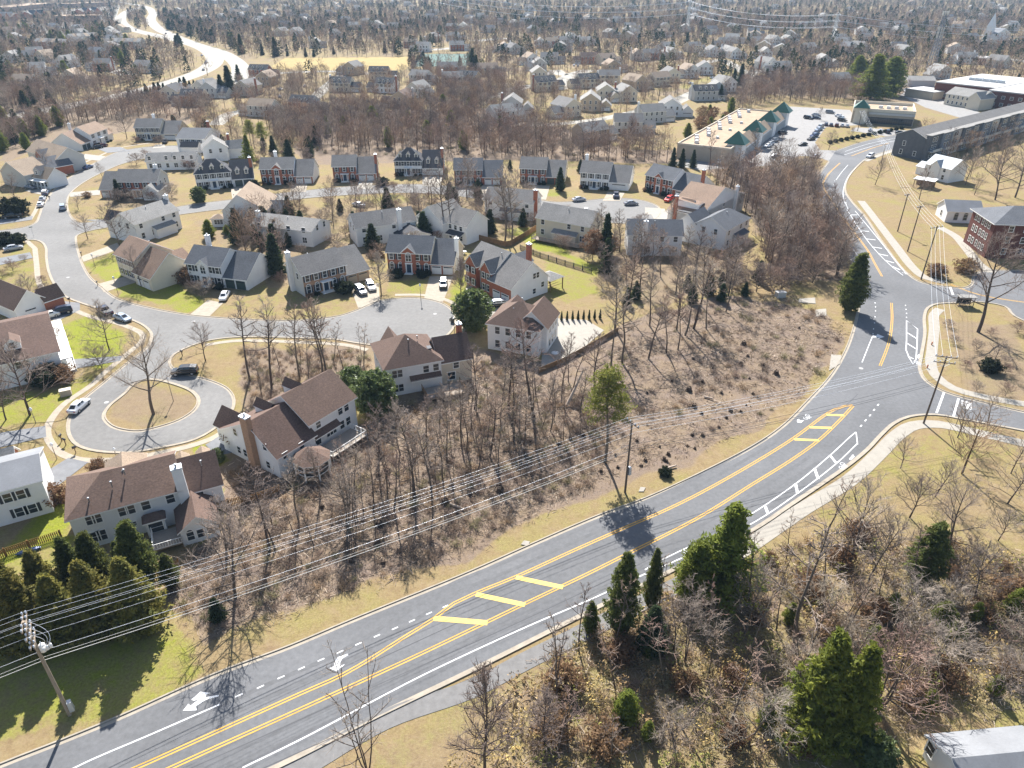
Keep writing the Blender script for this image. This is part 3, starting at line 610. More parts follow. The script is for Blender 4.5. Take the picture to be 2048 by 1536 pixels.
class House:
    def __init__(s, label, eL, eR, he, cat='house', name='house', group=None, yaw=None, W=None):
        "eL, eR: photo pixels of the two ends of the eave facing the camera, at height he"
        A, B = G(*eL, he), G(*eR, he)
        d = B - A; s.W = d.length if W is None else W; s.yaw = atan2(d.y, d.x) if yaw is None else yaw
        s.o = Vector((A.x, A.y, 0)); s.he = he
        s.root = empty(name, s.o, s.yaw, label, cat, group)
        s.foot = []
    def world(s, u, v): 
        return s.o + Vector((u*cos(s.yaw)-v*sin(s.yaw), u*sin(s.yaw)+v*cos(s.yaw), 0))
    def block(s, u0, u1, v0, v1, he, ridge='u', rise=2.6, wall='siding_white', front=None, roof='roof_grey', over=.35, hl=False, hr=False, z0=0.0, part='wall', trim='trim', mid=.5, noroof=False):
        W_, R_ = M[wall], M[front or wall]
        mb = MB()
        a,b_,c,d = (u0,v0),(u1,v0),(u1,v1),(u0,v1)
        mb.face([(*a,z0),(*b_,z0),(*b_,he),(*a,he)], 1)
        mb.face([(*c,z0),(*d,z0),(*d,he),(*c,he)], 0)
        um, vm = u0+(u1-u0)*mid, v0+(v1-v0)*mid
        if ridge == 'u':
            mb.face([(*b_,z0),(*c,z0),(*c,he)] + ([] if hr else [(u1,vm,he+rise)]) + [(*b_,he)], 0)
            mb.face([(*d,z0),(*a,z0),(*a,he)] + ([] if hl else [(u0,vm,he+rise)]) + [(*d,he)], 0)
        elif ridge == 'v':
            mb.f = []; mb.v = []; mb.m = []; mb.sm = []
            mb.face([(*a,z0),(*b_,z0),(*b_,he)] + ([] if hl else [(um,v0,he+rise)]) + [(*a,he)], 1)
            mb.face([(*c,z0),(*d,z0),(*d,he)] + ([] if hr else [(um,v1,he+rise)]) + [(*c,he)], 0)
            mb.face([(*b_,z0),(*c,z0),(*c,he),(*b_,he)], 0); mb.face([(*d,z0),(*a,z0),(*a,he),(*d,he)], 0)
        else:
            mb.face([(*b_,z0),(*c,z0),(*c,he),(*b_,he)], 0); mb.face([(*d,z0),(*a,z0),(*a,he),(*d,he)], 0)
        mb.build(part, [W_, R_], s.root)
        if z0 < 3: s.foot.append([s.world(*q) for q in ((u0-1,v0-1),(u1+1,v0-1),(u1+1,v1+1),(u0-1,v1+1))])
        if noroof: return
        rb = MB(); t = .2; o = over
        if ridge in 'uv':
            if ridge == 'u': P = lambda u, v, z: (u, v, z); U0,U1,V0,V1,vm_ = u0,u1,v0,v1,vm
            else: P = lambda u, v, z: (v, u, z); U0,U1,V0,V1,vm_ = v0,v1,u0,u1,um
            sl0 = rise/(vm_-V0); sl1 = rise/(V1-vm_); zr = he+rise
            inL = (vm_-V0)*.95 if hl else 0; inR = (vm_-V0)*.95 if hr else 0
            e0, e1 = he-o*sl0, he-o*sl1
            ua, ub = U0-o, U1+o; ra, rb_ = (U0+inL if hl else ua), (U1-inR if hr else ub)
            T = [(ua,V0-o,e0),(ub,V0-o,e0),(rb_,vm_,zr),(ra,vm_,zr),(ua,V1+o,e1),(ub,V1+o,e1)]
            def F(pts, m_):
                pts = [P(*p) for p in pts]; rb.face(pts if ridge == 'u' else pts[::-1], m_)
            F([T[0],T[1],T[2],T[3]], 0); F([T[5],T[4],T[3],T[2]], 0)
            if hl: F([T[4],T[0],T[3]], 0)
            if hr: F([T[1],T[5],T[2]], 0)
            dn = lambda p: (p[0], p[1], p[2]-t)
            F([dn(T[0]),dn(T[1]),T[1],T[0]], 1); F([dn(T[5]),dn(T[4]),T[4],T[5]], 1)
            if hl: F([dn(T[4]),dn(T[0]),T[0],T[4]], 1)
            else: F([dn(T[3]),dn(T[0]),T[0],T[3]], 1); F([dn(T[4]),dn(T[3]),T[3],T[4]], 1)
            if hr: F([dn(T[1]),dn(T[5]),T[5],T[1]], 1)
            else: F([dn(T[1]),dn(T[2]),T[2],T[1]], 1); F([dn(T[2]),dn(T[5]),T[5],T[2]], 1)
            F([dn(T[1]),dn(T[0]),dn(T[3]),dn(T[2])], 1); F([dn(T[4]),dn(T[5]),dn(T[2]),dn(T[3])], 1)
        elif ridge == 'hip':
            L_, D_ = u1-u0, v1-v0; r_ = min(L_, D_)/2; zr = he+rise
            pts = [(u0-o,v0-o,he),(u1+o,v0-o,he),(u1+o,v1+o,he),(u0-o,v1+o,he)]
            if L_ >= D_: ra, rb2 = (u0+r_,(v0+v1)/2,zr), (u1-r_,(v0+v1)/2,zr)
            else: ra, rb2 = ((u0+u1)/2,v0+r_,zr), ((u0+u1)/2,v1-r_,zr)
            if L_ >= D_: fs = [[pts[0],pts[1],rb2,ra],[pts[1],pts[2],rb2],[pts[2],pts[3],ra,rb2],[pts[3],pts[0],ra]]
            else: fs = [[pts[0],pts[1],ra],[pts[1],pts[2],rb2,ra],[pts[2],pts[3],rb2],[pts[3],pts[0],ra,rb2]]
            for f in fs: rb.face(f, 0)
            for p, q in zip(pts, pts[1:]+pts[:1]): rb.face([(p[0],p[1],p[2]-t),(q[0],q[1],q[2]-t),q,p], 1)
            rb.face([(p[0],p[1],p[2]-t) for p in pts][::-1], 1)
        elif ridge == 'flat':
            rb.box(u0-o, u1+o, v0-o, v1+o, he, he+.3, 0)
        elif ridge == 'shed':
            rb.poly([(u0-o,v0-o,he-.1),(u1+o,v0-o,he-.1),(u1+o,v1,he+rise),(u0-o,v1,he+rise),(u0-o,v0-o,he-.25),(u1+o,v0-o,he-.25),(u1+o,v1,he+rise-.15),(u0-o,v1,he+rise-.15)], [(0,1,2,3)], 0)
            rb.poly(rb.v[:8], [(4,5,1,0),(5,6,2,1),(7,4,0,3),(6,7,3,2),(7,6,5,4)], 1)
        rb.build('roof' if part == 'wall' else part+'_roof', [M[roof], M[trim]], s.root)
    def place(s, face, a, z, at):
        "matrix for something on face F/B/L/R at along-coordinate a, height z, wall coordinate at"
        R = {'F':0, 'R':pi/2, 'B':pi, 'L':-pi/2}[face]
        p = {'F':(a,at-.012), 'B':(a,at+.012), 'L':(at-.012,a), 'R':(at+.012,a)}[face]
        return (p[0], p[1], z), R
    def window(s, face, a, z, at, w=.95, h=1.5, shut=True, arch=False, bars=1, fr='trim', glass='glass'):
        loc, R = s.place(face, a, z, at)
        f = link_mesh('window', wmesh(('window',w,h,arch,bars,fr), lambda: frame_mb(w,h,arch,bars), M[fr]), s.root, loc, R)
        link_mesh('pane', wmesh(('pane',w,h,arch,glass), lambda: pane_mb(w,h,arch), M[glass]), f)
        if shut:
            for s_ in (-1, 1): link_mesh('shutter', wmesh(('shutter',w,h), lambda: shut_mb(w,h), M['shutter']), f, (s_*(w/2+.32), 0, 0))
        return f
    def garage(s, face, a, at, w=2.6, h=2.2, m_='garage', z=.05):
        loc, R = s.place(face, a, z, at)
        def g():
            mb = MB(); mb.box(-w/2, w/2, -.04, 0, 0, h)
            for k in range(4): mb.box(-w/2+.08, w/2-.08, -.06, -.04, .08+k*h/4, h/4*(k+1)-.05)
            return mb
        f = link_mesh('garage_door', wmesh(('garage_door',w,h,m_), g, M[m_]), s.root, loc, R)
        def g2():
            mb = MB()
            mb.box(-w/2+.2, w/2-.2, -.075, -.06, h*.8, h*.93)
            return mb
        link_mesh('pane', wmesh(('pane',w,h,'g'), g2, M['glass']), f); return f
    def door(s, face, a, at, w=1.0, h=2.1, z=.25, m_='door_dark', surround=True):
        loc, R = s.place(face, a, z, at)
        def g():
            mb = MB(); mb.box(-w/2, w/2, -.05, 0, 0, h)
            for sx in (-1,1):
                for k in range(2): mb.box(sx*w/4-.16, sx*w/4+.16, -.07, -.05, .2+k*h*.48, h*.44+k*h*.48)
            return mb
        f = link_mesh('door', wmesh(('door',w,h,m_), g, M[m_]), s.root, loc, R)
        if surround:
            def g3():
                mb = MB(); mb.box(-w/2-.3, -w/2-.02, -.09, 0, 0, h+.1); mb.box(w/2+.02, w/2+.3, -.09, 0, 0, h+.1); mb.box(-w/2-.4, w/2+.4, -.14, 0, h+.1, h+.45); mb.box(-w/2-.5, w/2+.5, -.9, 0, -.25, -.02); return mb
            link_mesh('surround', wmesh(('surround',w,h), g3, M['trim']), f)
        return f
    def row(s, face, lo, hi, at, n, z, **k):
        for i in range(n): s.window(face, lo+(hi-lo)*(i+.5)/n, z, at, **k)
    def chimney(s, u, v, w, d, z0, z1, m_='brick'):
        mb = MB(); mb.box(u-w/2, u+w/2, v-d/2, v+d/2, z0, z1); c = mb.build('chimney', M[m_], s.root)
        mb = MB(); mb.box(u-w/2-.1, u+w/2+.1, v-d/2-.1, v+d/2+.1, z1, z1+.18, bev=.05); mb.lathe([(.16,0),(.16,.35),(.22,.36),(.22,.42)], 8, 0, (u,v,z1+.18)); mb.build('chimney_cap', M['steel'], c)
    def dormer(s, u, v, z, w=1.4, h=1.6, d=2.5, wall='siding_white', roof='roof_dark', rise=.8, face='F'):
        sgn = 1 if face == 'F' else -1
        mb = MB(); v1 = v+sgn*d
        q = [(u-w/2,v),(u+w/2,v),(u+w/2,v1),(u-w/2,v1)]
        mb.face([(*q[0],z),(*q[1],z),(*q[1],z+h),(u,v,z+h+rise),(*q[0],z+h)])
        mb.face([(*q[1],z),(*q[2],z+h*.3),(*q[2],z+h),(*q[1],z+h)]); mb.face([(*q[3],z+h*.3),(*q[0],z),(*q[0],z+h),(*q[3],z+h)])
        dm = mb.build('dormer', M[wall], s.root)
        rb = MB(); o = .16; sl = rise/(w/2)
        L_ = [(u-w/2-o,v-sgn*o,z+h-o*sl),(u,v-sgn*o,z+h+rise),(u+w/2+o,v-sgn*o,z+h-o*sl)]; Bk = [(p[0],v1+sgn*.6,p[2]) for p in L_]
        for a_, b_ in ((0,1),(1,2)):
            rb.face([L_[a_],L_[b_],Bk[b_],Bk[a_]], 0); lo = lambda p: (p[0],p[1],p[2]-.1)
            rb.face([lo(L_[a_]),lo(L_[b_]),L_[b_],L_[a_]], 1); rb.face([lo(L_[b_]),lo(L_[a_]),lo(Bk[a_]),lo(Bk[b_])], 1)
        rb.build('roof', [M[roof], M['trim']], dm)
        f = link_mesh('window', wmesh(('window',.8,1.15,False,1,'trim'), lambda: frame_mb(.8,1.15,False,1), M['trim']), dm, (u, v-sgn*.012, z+.3), 0 if face == 'F' else pi)
        link_mesh('pane', wmesh(('pane',.8,1.15,False,'glass'), lambda: pane_mb(.8,1.15,False), M['glass']), f)
    def vent(s, u, v, z, h=.5):
        mb = MB(); mb.lathe([(.09,0),(.09,h),(.14,h),(.14,h+.1)], 8, 0, (u,v,z-.2)); mb.build('roof_vent', M['steel'], s.root)
    def rakes(s, u, v0, v1, he, rise, w=.22): pass
    def deck(s, u0, u1, v0, v1, z=.9, rail='trim'):
        mb = MB(); mb.box(u0,u1,v0,v1,z-.15,z)
        dk = mb.build('deck', M['deck'], s.root)
        r = MB()
        for a_, b_ in (((u0,v0),(u1,v0)),((u0,v0),(u0,v1)),((u1,v0),(u1,v1))):
            L_ = math.hypot(b_[0]-a_[0], b_[1]-a_[1]); n = max(2, int(L_/1.2))
            for k in range(n+1):
                x, y = a_[0]+(b_[0]-a_[0])*k/n, a_[1]+(b_[1]-a_[1])*k/n; r.box(x-.05,x+.05,y-.05,y+.05,0 if k in (0,n) else z,z+1.0)
            for zz in (z+.12, z+.95):
                r.tube([(a_[0],a_[1],zz),(b_[0],b_[1],zz)], .045, 4)
            n = max(4, int(L_/.3))
            for k in range(n): 
                x, y = a_[0]+(b_[0]-a_[0])*(k+.5)/n, a_[1]+(b_[1]-a_[1])*(k+.5)/n; r.box(x-.02,x+.02,y-.02,y+.02,z+.12,z+.95)
        r.build('railing', M[rail], dk)
FOOT = []
FRONTS = []
HOUSES = []
def done(h): FOOT.extend(h.foot); HOUSES.append(h); return h

def colonial(label, eL, eR, gR, he=5.6, depth=9.0, wall='siding_white', front=None, roof='roof_grey', gable=None, gw=6.0, gheave=2.9, gdepth=7.5, gset=0.3, garage='garage', ndoors=2, dormers=0, gdorm=0, chim=None, shutters=True, rise=2.9, yaw=None, mans=False, door='door_dark', cols=5, side='R'):
    "two-storey house whose front faces the camera: main block, lower garage wing, optional front gable and dormers"
    h = House(label, eL, eR, he)
    W = h.W
    h.block(0, W, 0, depth, he, 'u', rise if not mans else 3.6, wall, front, roof, hl=mans, hr=mans)
    g0, g1 = (W, W+gw) if side == 'R' else (-gw, 0)
    gdepth = 13.2; h.block(g0, g1, gset, gset+gdepth, gheave, 'u', 4.3 if not mans else 5.0, wall, front if front else wall, roof)
    x = (g0+g1)/2
    if ndoors == 2:
        h.garage('F', x-1.45, gset, 2.5, 2.15, garage); h.garage('F', x+1.45, gset, 2.5, 2.15, garage)
    else: h.garage('F', x, gset, 4.9, 2.15, garage)
    for i in range(cols):
        u = W*(i+.5)/cols
        ctr = (cols % 2 == 1 and i == cols//2)
        if not (ctr and gable): h.window('F', u, 3.55, 0, .95, 1.55, shutters)
        if not ctr: h.window('F', u, .75, 0, .95, 1.65, shutters, arch=bool(front and 'brick' in front))
    u = W/2
    h.door('F', u, -.3 if gable else 0, 1.1, 2.15, .3, door)
    if gable:
        gw_ = gable
        h.block(u-gw_/2, u+gw_/2, -.3, depth*.5, he, 'v', gw_*.42, front or wall, front or wall, roof, over=.3)
        h.window('F', u, 3.3, -.3, 1.3, 1.6, False, arch=True, bars=2)
    else:
        mb = MB(); mb.box(u-1.5,u+1.5,-1.3,0,2.75,2.95); mb.box(u-1.35,u-1.2,-1.2,-1.05,0,2.75); mb.box(u+1.2,u+1.35,-1.2,-1.05,0,2.75); mb.box(u-1.5,u+1.5,-1.3,0,0,.22)
        mb.build('porch', M['trim'], h.root)
    for i in range(dormers): h.dormer(W*(.2+.3*i), .75 if not mans else 1.0, he+.35, 1.3, 1.5, 2.4, 'siding_cream' if mans else 'siding_white', roof)
    for i in range(gdorm): h.dormer(g0+gw*(.3+.42*i), gset+1.0, gheave+1.1, 1.3, 1.5, 1.8, 'siding_cream', roof)
    h.row('R', 1, depth-1, W if side == 'L' else W, 2, 3.6, shut=False) if side == 'L' else h.row('L', 1, depth-1, 0, 2, 3.6, shut=False)
    if chim: h.chimney(chim[0]*W, chim[1], 1.0, .9, he-1 if 0 < chim[0] < 1 else 0, he+rise+.9, chim[2])
    h.vent(W*.4, depth*.62, he+rise*.75); FRONTS.append(h)
    return done(h)

def rear(label, eL, eR, he=5.8, depth=9.0, wall='siding_white', roof='roof_grey', rise=2.9, cols=4, chim=None, ridge='u', hl=False, hr=False, awning=True, group=None):
    "two-storey house seen from its garden side"
    h = House(label, eL, eR, he, group=group); W = h.W
    h.block(0, W, 0, depth, he, ridge, rise, wall, None, roof, hl=hl, hr=hr)
    for i in range(cols):
        u = W*(i+.5)/cols
        if i != 1: h.window('F', u, 3.9, 0, 1.0, 1.35, False, bars=1)
        h.window('F', u, 1.0, 0, 1.3 if i % 2 else 1.0, 1.5, False, bars=2 if i % 2 else 1)
    if awning: h.block(W*.35, W*.8, -1.6, 0, 2.7, 'shed', .7, wall, None, roof, part='bay', over=.2)
    h.row('L', 1.2, depth-1.2, 0, 2, 3.9, shut=False); h.row('R', 1.2, depth-1.2, W, 2, 3.9, shut=False)
    if chim: h.chimney(chim[0]*W, chim[1], 1.1, .9, 0, he+rise+.8, chim[2])
    h.vent(W*.5, depth*.4, he+rise*.8)
    return done(h)

# ---- foreground: brown-roofed house by the conifers (garden side faces the camera)
h = House('white brown-roofed house with white chimney, bay window and gabled sunroom behind the conifers', (135,1035), (357,976), 5.7)
W = h.W; h.block(0, W, 0, 9.5, 5.7, 'u', 2.5, 'siding_white', None, 'roof_brown', hl=True, over=.45)
h.block(W, W+5.2, .6, 8.5, 4.4, 'u', 3.0, 'siding_white', None, 'roof_brown')
h.block(W-1.0, W+3.6, -5.2, .6, 2.7, 'v', 1.7, 'siding_white', None, 'roof_brown')          # sunroom
for k in range(3): h.window('F', W+.1+k*1.25, .7, -5.2, .85, 1.3, False, arch=(k==0))
for k in range(3): h.window('R', -4.2+k*1.5, .8, W+3.6, .9, 1.5, False)
h.block(W*.62, W*.8, -1.5, 0, 2.7, 'hip', .8, 'siding_white', None, 'roof_brown', part='bay', over=.3); h.window('F', W*.71, .8, -1.5, 1.7, 1.5, False)
for u in (.17, .23, .46, .53, .67, .9): h.window('F', W*u, 3.7, 0, 1.0, 1.45, False, bars=1)
for u in (.16, .22): h.window('F', W*u, .8, 0, 1.0, 1.6, False)
for u in (.44, .48, .52): h.window('F', W*u, 1.7, 0, .5, .6, False)
h.window('F', W+2.4, 2.8, .6, .7, 1.0, False)
h.block(W*.35, W*.72, 4.5, 11.0, 5.7, 'v', 2.4, 'siding_white', None, 'roof_tan', hr=True); h.block(W+.2, W+5, 4.5, 9.6, 4.0, 'u', 1.6, 'siding_white', None, 'roof_tan')
h.dormer(W+1.1, 7.4, 4.7, 1.7, 1.3, 2.6, 'siding_white', 'roof_tan', .7, 'B'); h.dormer(W+3.9, 7.4, 4.7, 1.7, 1.3, 2.6, 'siding_white', 'roof_tan', .7, 'B')
h.chimney(W+.4, .1, 1.3, 1.1, 0, 8.9, 'siding_white'); h.vent(W*.42, 2.2, 7.2, .9); h.vent(W*.2, 1.3, 6.6, .5); h.vent(W*.55, 3.4, 7.9, .8); h.vent(W+3.4, 3, 6.5, .8)
h.deck(W*.66, W-.9, -5.4, -1.6, .8); done(h)

# ---- brown-roofed house with the screened porch
h = House('white house with brown roof, tall brick chimney on its gable wall and octagonal screened porch', (617,846), (708,792), 5.7)
W = h.W; h.block(0, W, 0, 10.5, 5.7, 'u', 3.3, 'siding_white', None, 'roof_brown', over=.4)
wl = 7.2
h.block(-wl, 0, -.9, 12.5, 4.0, 'u', 4.0, 'siding_white', None, 'roof_brown', mid=.42)
h.chimney(-wl-.45, 4.4, .9, 1.5, 0, 9.3, 'brick_tan')
h.dormer(-wl+5.6, 9.5, 5.2, 1.6, 1.8, 3, 'siding_white', 'roof_brown', 1.0, 'B'); h.dormer(W*.4, 9.0, 6.6, 1.6, 1.6, 3, 'siding_white', 'roof_brown', 1.0, 'B')
h.block(-wl+.6, -wl+4.6, 8.5, 14.5, 4.0, 'v', 2.2, 'siding_white', None, 'roof_brown')
for z in (4.2, .9): h.window('L', 8.5, z, -wl, .8, 1.2, False); h.window('L', 1.6, z, -wl, .8, 1.2, False)
h.window('L', 7.0, .9, -wl, .8, 1.2, False)
h.window('F', -5.8, 2.9, -.9, .8, 1.0, False); h.window('F', -2.6, 2.9, -.9, .8, 1.0, False)
for u in (.66, .8): h.window('F', W*u, 3.9, 0, .9, 1.4, False); h.window('F', W*u, 1.2, 0, .9, 1.4, False)
h.window('F', W*.18, 3.9, 0, .9, 1.2, False); h.window('F', W*.42, 1.3, 0, 2.0, 1.1, False, bars=3); h.door('F', W*.1, 0, 1.6, 2.1, 1.0, 'glass', False)
h.block(W*.02, W*.55, -.9, 0, 3.0, 'shed', .6, 'siding_white', None, 'roof_brown', part='bay', z0=2.9, over=.15)
pc = MB(); cx, cy, r8 = -3.4, -3.9, 2.9
for k in range(8): 
    a = pi*2*(k+.5)/8; x, y = cx+r8*.92*cos(a), cy+r8*.92*sin(a); pc.box(x-.09,x+.09,y-.09,y+.09,0,3.0)
    a2 = pi*2*(k+1.5)/8; x2, y2 = cx+r8*.92*cos(a2), cy+r8*.92*sin(a2)
    for zz in (1.1, 1.9, 2.9): pc.tube([(x,y,zz),(x2,y2,zz)], .06, 4)
po = pc.build('screened_porch', M['trim'], h.root)
pr = MB()
for k in range(8):
    a, a2 = pi*2*(k+.5)/8, pi*2*(k+1.5)/8
    pr.face([(cx+r8*cos(a),cy+r8*sin(a),3.0),(cx+r8*cos(a2),cy+r8*sin(a2),3.0),(cx,cy+.6,4.5)]); pr.face([(cx+r8*cos(a),cy+r8*sin(a),2.85),(cx+r8*cos(a2),cy+r8*sin(a2),2.85),(cx+r8*cos(a2),cy+r8*sin(a2),3.0),(cx+r8*cos(a),cy+r8*sin(a),3.0)],1)
pr.build('porch_roof', [M['roof_brown'], M['trim']], po)
ps = MB(); ps.lathe([(r8*.88,.95),(r8*.88,1.05)], 8, 0, (cx,cy,0)); ps.lathe([(r8*.86,1.1),(r8*.86,2.85)], 8, 1, (cx,cy,0), False); ps.build('screen', [M['deck'], M['dark_metal']], po)
h.deck(0, W*.75, -4.6, -.95, 1.1); done(h)

# ---- brown hip roof by the cul-de-sac
h = House('white house with a big dark brown hip roof and skylight beside the pale green shrubs', (770,739), (882,719), 5.7)
W = h.W; h.block(0, W, 0, 10.5, 5.7, 'hip', 3.6, 'siding_white', None, 'roof_brown', over=.45)
h.block(W, W+6.0, .8, 8.5, 4.8, 'u', 3.2, 'siding_cream', None, 'roof_brown')
h.block(W*.2, W*.5, 5, 12, 5.7, 'v', 2.3, 'siding_white', None, 'roof_brown')
for k in range(2):
    h.window('F', 1.6+k*.95, 3.7, 0, .85, 1.4, False); h.window('F', 1.6+k*.95, .8, 0, .85, 1.4, False); h.window('L', 4.5+k*3, 3.7, 0, .8, 1.3, False)
h.window('F', W*.72, 3.7, 0, 1.0, 1.3, False); h.window('F', W*.9, 3.7, 0, 1.0, 1.3, False)
h.block(W*.42, W*.97, -.9, 0, 2.9, 'shed', .6, 'siding_white', None, 'roof_brown', part='bay', z0=2.8, over=.1)
h.window('F', W+3, 3.0, .8, 1.0, 1.3, False); h.window('F', W+2, .8, .8, 1.4, 1.5, False)
mb = MB(); mb.box(W*.82, W*.82+.8, 2.0, 3.2, 7.05, 7.25, M=Matrix.Translation((0,0,0))); mb.build('skylight', M['glass'], h.root)
h.chimney(W+5.2, 5.5, .9, .9, 5, 9.4, 'brick'); h.vent(W*.52, 3.8, 8.2, .8); h.vent(W*.7, 4.4, 8.5, .6); h.deck(W*.6, W+3, -5, -.95, 1.0, 'fence_wood'); done(h)

# ---- brown-roofed house beside the white patio
h = House('grey-white house with brown roof and two small gables beside the white concrete patio', (975,646), (1078,662), 5.7)
W = h.W; h.block(0, W, 0, 9.5, 5.7, 'hip', 3.4, 'siding_white', None, 'roof_brown', over=.4)
h.block(W*.5, W+1.0, 2.0, 9.8, 5.7, 'v', 3.0, 'siding_white', None, 'roof_brown'); h.block(-.2, 4.5, 6, 11.5, 5.4, 'v', 2.0, 'siding_white', None, 'roof_brown')
h.row('F', 1, W-1, 0, 4, 3.7, shut=False); h.row('F', 1, W-1, 0, 4, .8, shut=False); h.row('R', 3, 9, W+1.0, 3, 3.7, shut=False); h.row('R', 3, 9, W+1.0, 3, .8, shut=False, h=1.7)
mb = MB(); mb.box(W*.7, W*.7+.8, 2.2, 3.4, 7.35, 7.5); mb.build('skylight', M['glass'], h.root)
h.vent(W*.4, 3.4, 7.8); h.vent(W*.5, 5.6, 8.9, .8); done(h)

# ---- grey-roofed house with many gables (front faces left, gable end to the camera)
h = House('grey house with several steep gables, brick front and white gable end above a pergola', (1022,576), (1096,550), 4.3)
W = h.W; h.block(0, W, 0, 7.5, 4.3, 'v', 4.6, 'siding_white', None, 'roof_grey', mid=.55)
h.block(1.8, W-.5, 7.5, 17.5, 5.9, 'v', 3.4, 'siding_white', None, 'roof_grey', mid=.5)
h.block(.4, 5.5, 7.4, 11.0, 5.9, 'u', 2.2, 'brick', None, 'roof_grey'); h.block(.6, 5.5, 13.0, 16.8, 5.9, 'u', 2.2, 'brick', None, 'roof_grey')
h.block(W-.6, W+3.0, 8.5, 14.0, 5.0, 'u', 1.6, 'siding_white', None, 'roof_slate')
for k in range(2): h.garage('L', 1.9+k*3.0, 0, 2.6, 2.2)
fb = MB(); fb.box(-.06, 0, 0, 7.5, 0.02, 4.2); fb.build('brick_front', M['brick'], h.root)
for k in range(2): h.garage('L', 1.9+k*3.0, -.07, 2.6, 2.2)
h.window('F', W*.62, 4.6, 0, .85, 1.3, False); h.window('F', W*.71, 4.6, 0, .85, 1.3, False); h.window('F', W*.85, 1.9, 0, .9, 1.2, False); h.window('F', W*.62, .9, 0, .9, 1.2, False)
for v in (8.3, 10.0, 13.8, 16.0): h.window('L', v, 3.7, .4, .9, 1.4, True); h.window('L', v, .8, .4, .9, 1.5, True)
h.chimney(W+.6, 7.2, .9, 1.1, 0, 9.8, 'brick'); h.vent(W*.45, 9, 8.6)
pg = MB(); px0 = W+.3
for x in (px0, px0+4.2):
    for y in (-.5, 4.0): pg.box(x-.1,x+.1,y-.1,y+.1,0,2.9)
for y in np.linspace(-.4, 3.9, 5): pg.tube([(px0,y,1.2),(px0+4.2,y,1.2)], .05, 4)
pgo = pg.build('pergola', M['fence_wood'], h.root)
pg = MB(); pg.poly([(px0-.4,-.9,2.9),(px0+4.6,-.9,2.9),(px0+4.6,4.4,2.9),(px0-.4,4.4,2.9),(px0+2.1,1.7,4.1)], [(0,1,4),(1,2,4),(2,3,4),(3,0,4),(3,2,1,0)]); pg.build('pergola_roof', M['roof_lgrey'], pgo)
done(h)

colonial('red brick house facing the cul-de-sac with a white arched window above its blue door', (773,502), (860,506), None, wall='siding_cream', front='brick', roof='roof_slate', gable=3.6, chim=None, cols=5, gw=5.6)
HOUSES[-1].chimney(HOUSES[-1].W+5.9, 4.0, .9, .9, 0, 8.2, 'siding_white')
colonial('tan brick house with grey roof and white chimney left of the red brick house', (604,549), (690,527), None, wall='siding_grey', front='brick_tan', roof='roof_grey', gable=None, gw=6.2, garage='garage_tan', chim=(-.04, 5.5, 'siding_white'))
colonial('white house with grey roof and black shutters left of the dark cone evergreens', (371,524), (439,532), None, wall='siding_white', roof='roof_slate', gable=3.0, gw=6.4, garage='garage_dark', chim=(.06, 8.6, 'siding_white'))

# ---- reddish-tan roofs left of it
h = House('cream house with reddish tan two-level roof beside the concrete driveway', (300,556), (388,528), 3.4)
W = h.W; h.block(0, W, 0, 7.6, 3.4, 'v', 4.6, 'siding_cream', None, 'roof_red', mid=.5)
h.block(.8, W-.8, 7.6, 16.5, 5.8, 'v', 3.2, 'siding_cream', None, 'roof_red'); h.block(W-1, W+2.5, 6, 12, 3.4, 'u', 1.6, 'siding_cream', None, 'roof_red')
h.row('L', 8.2, 16, .8, 4, 3.8, shut=True); h.row('L', 8.2, 16, .8, 4, .8, shut=True); h.garage('L', 2.4, 0, 2.5, 2.2); h.garage('L', 5.3, 0, 2.5, 2.2); h.window('F', W*.7, 1.0, 0, .9, 1.2, False); h.vent(W*.6, 10, 8.2); done(h)

# ---- left edge: brown roof with porch, side gable towards the camera
Bc = G(114,700,5.2); Vd = G(92,622,5.2)-Bc; DJ = Vd.length; yj = atan2(Vd.y, Vd.x)-pi/2
h = House("white house with brown roof and front porch cut by the left picture edge", (0,700), (114,700), 5.2, yaw=yj, W=17.0)
W = h.W; h.o = Vector((Bc.x-cos(yj)*W, Bc.y-sin(yj)*W, 0)); h.root.location = h.o
h.block(0, W, 0, DJ, 5.2, 'u', 3.4, 'siding_white', None, 'roof_brown', over=.5)
h.dormer(W*.62, 2.2, 6.2, 2.6, 1.2, 3, 'siding_white', 'roof_brown', 1.0)
for k in (0,1): h.window('F', W*.62+k*1.05, 3.4, 0, .9, 1.2, False, fr='siding_grey')
h.window('F', W*.78, .9, 0, .9, 1.2, False); h.row('R', 1, DJ-1, W, 3, 3.5, shut=True); h.row('R', 1, DJ-1, W, 3, .8, shut=True)
pb = MB(); pb.box(W, W+2.0, .5, DJ-.5, 2.75, 3.0)
for k in range(5): pb.box(W+1.75, W+1.95, .6+k*(DJ-1.4)/4, .8+k*(DJ-1.4)/4, 0, 2.75)
pb.box(W, W+2, .5, DJ-.5, 0, .35); pb.build('porch', M['trim'], h.root); done(h)
h = House('white garage wing with brown roof and brick corner above the brown-roofed porch house', (-60,580), (28,618), 3.2)
W = h.W; h.block(0, W, 0, 7, 3.2, 'u', 3.2, 'siding_white', None, 'roof_brown'); h.block(W-3, W+.6, 6, 10, 3.2, 'v', 2.2, 'brick', None, 'roof_brown'); h.garage('R', 3, W, 2.6, 2.2); done(h)
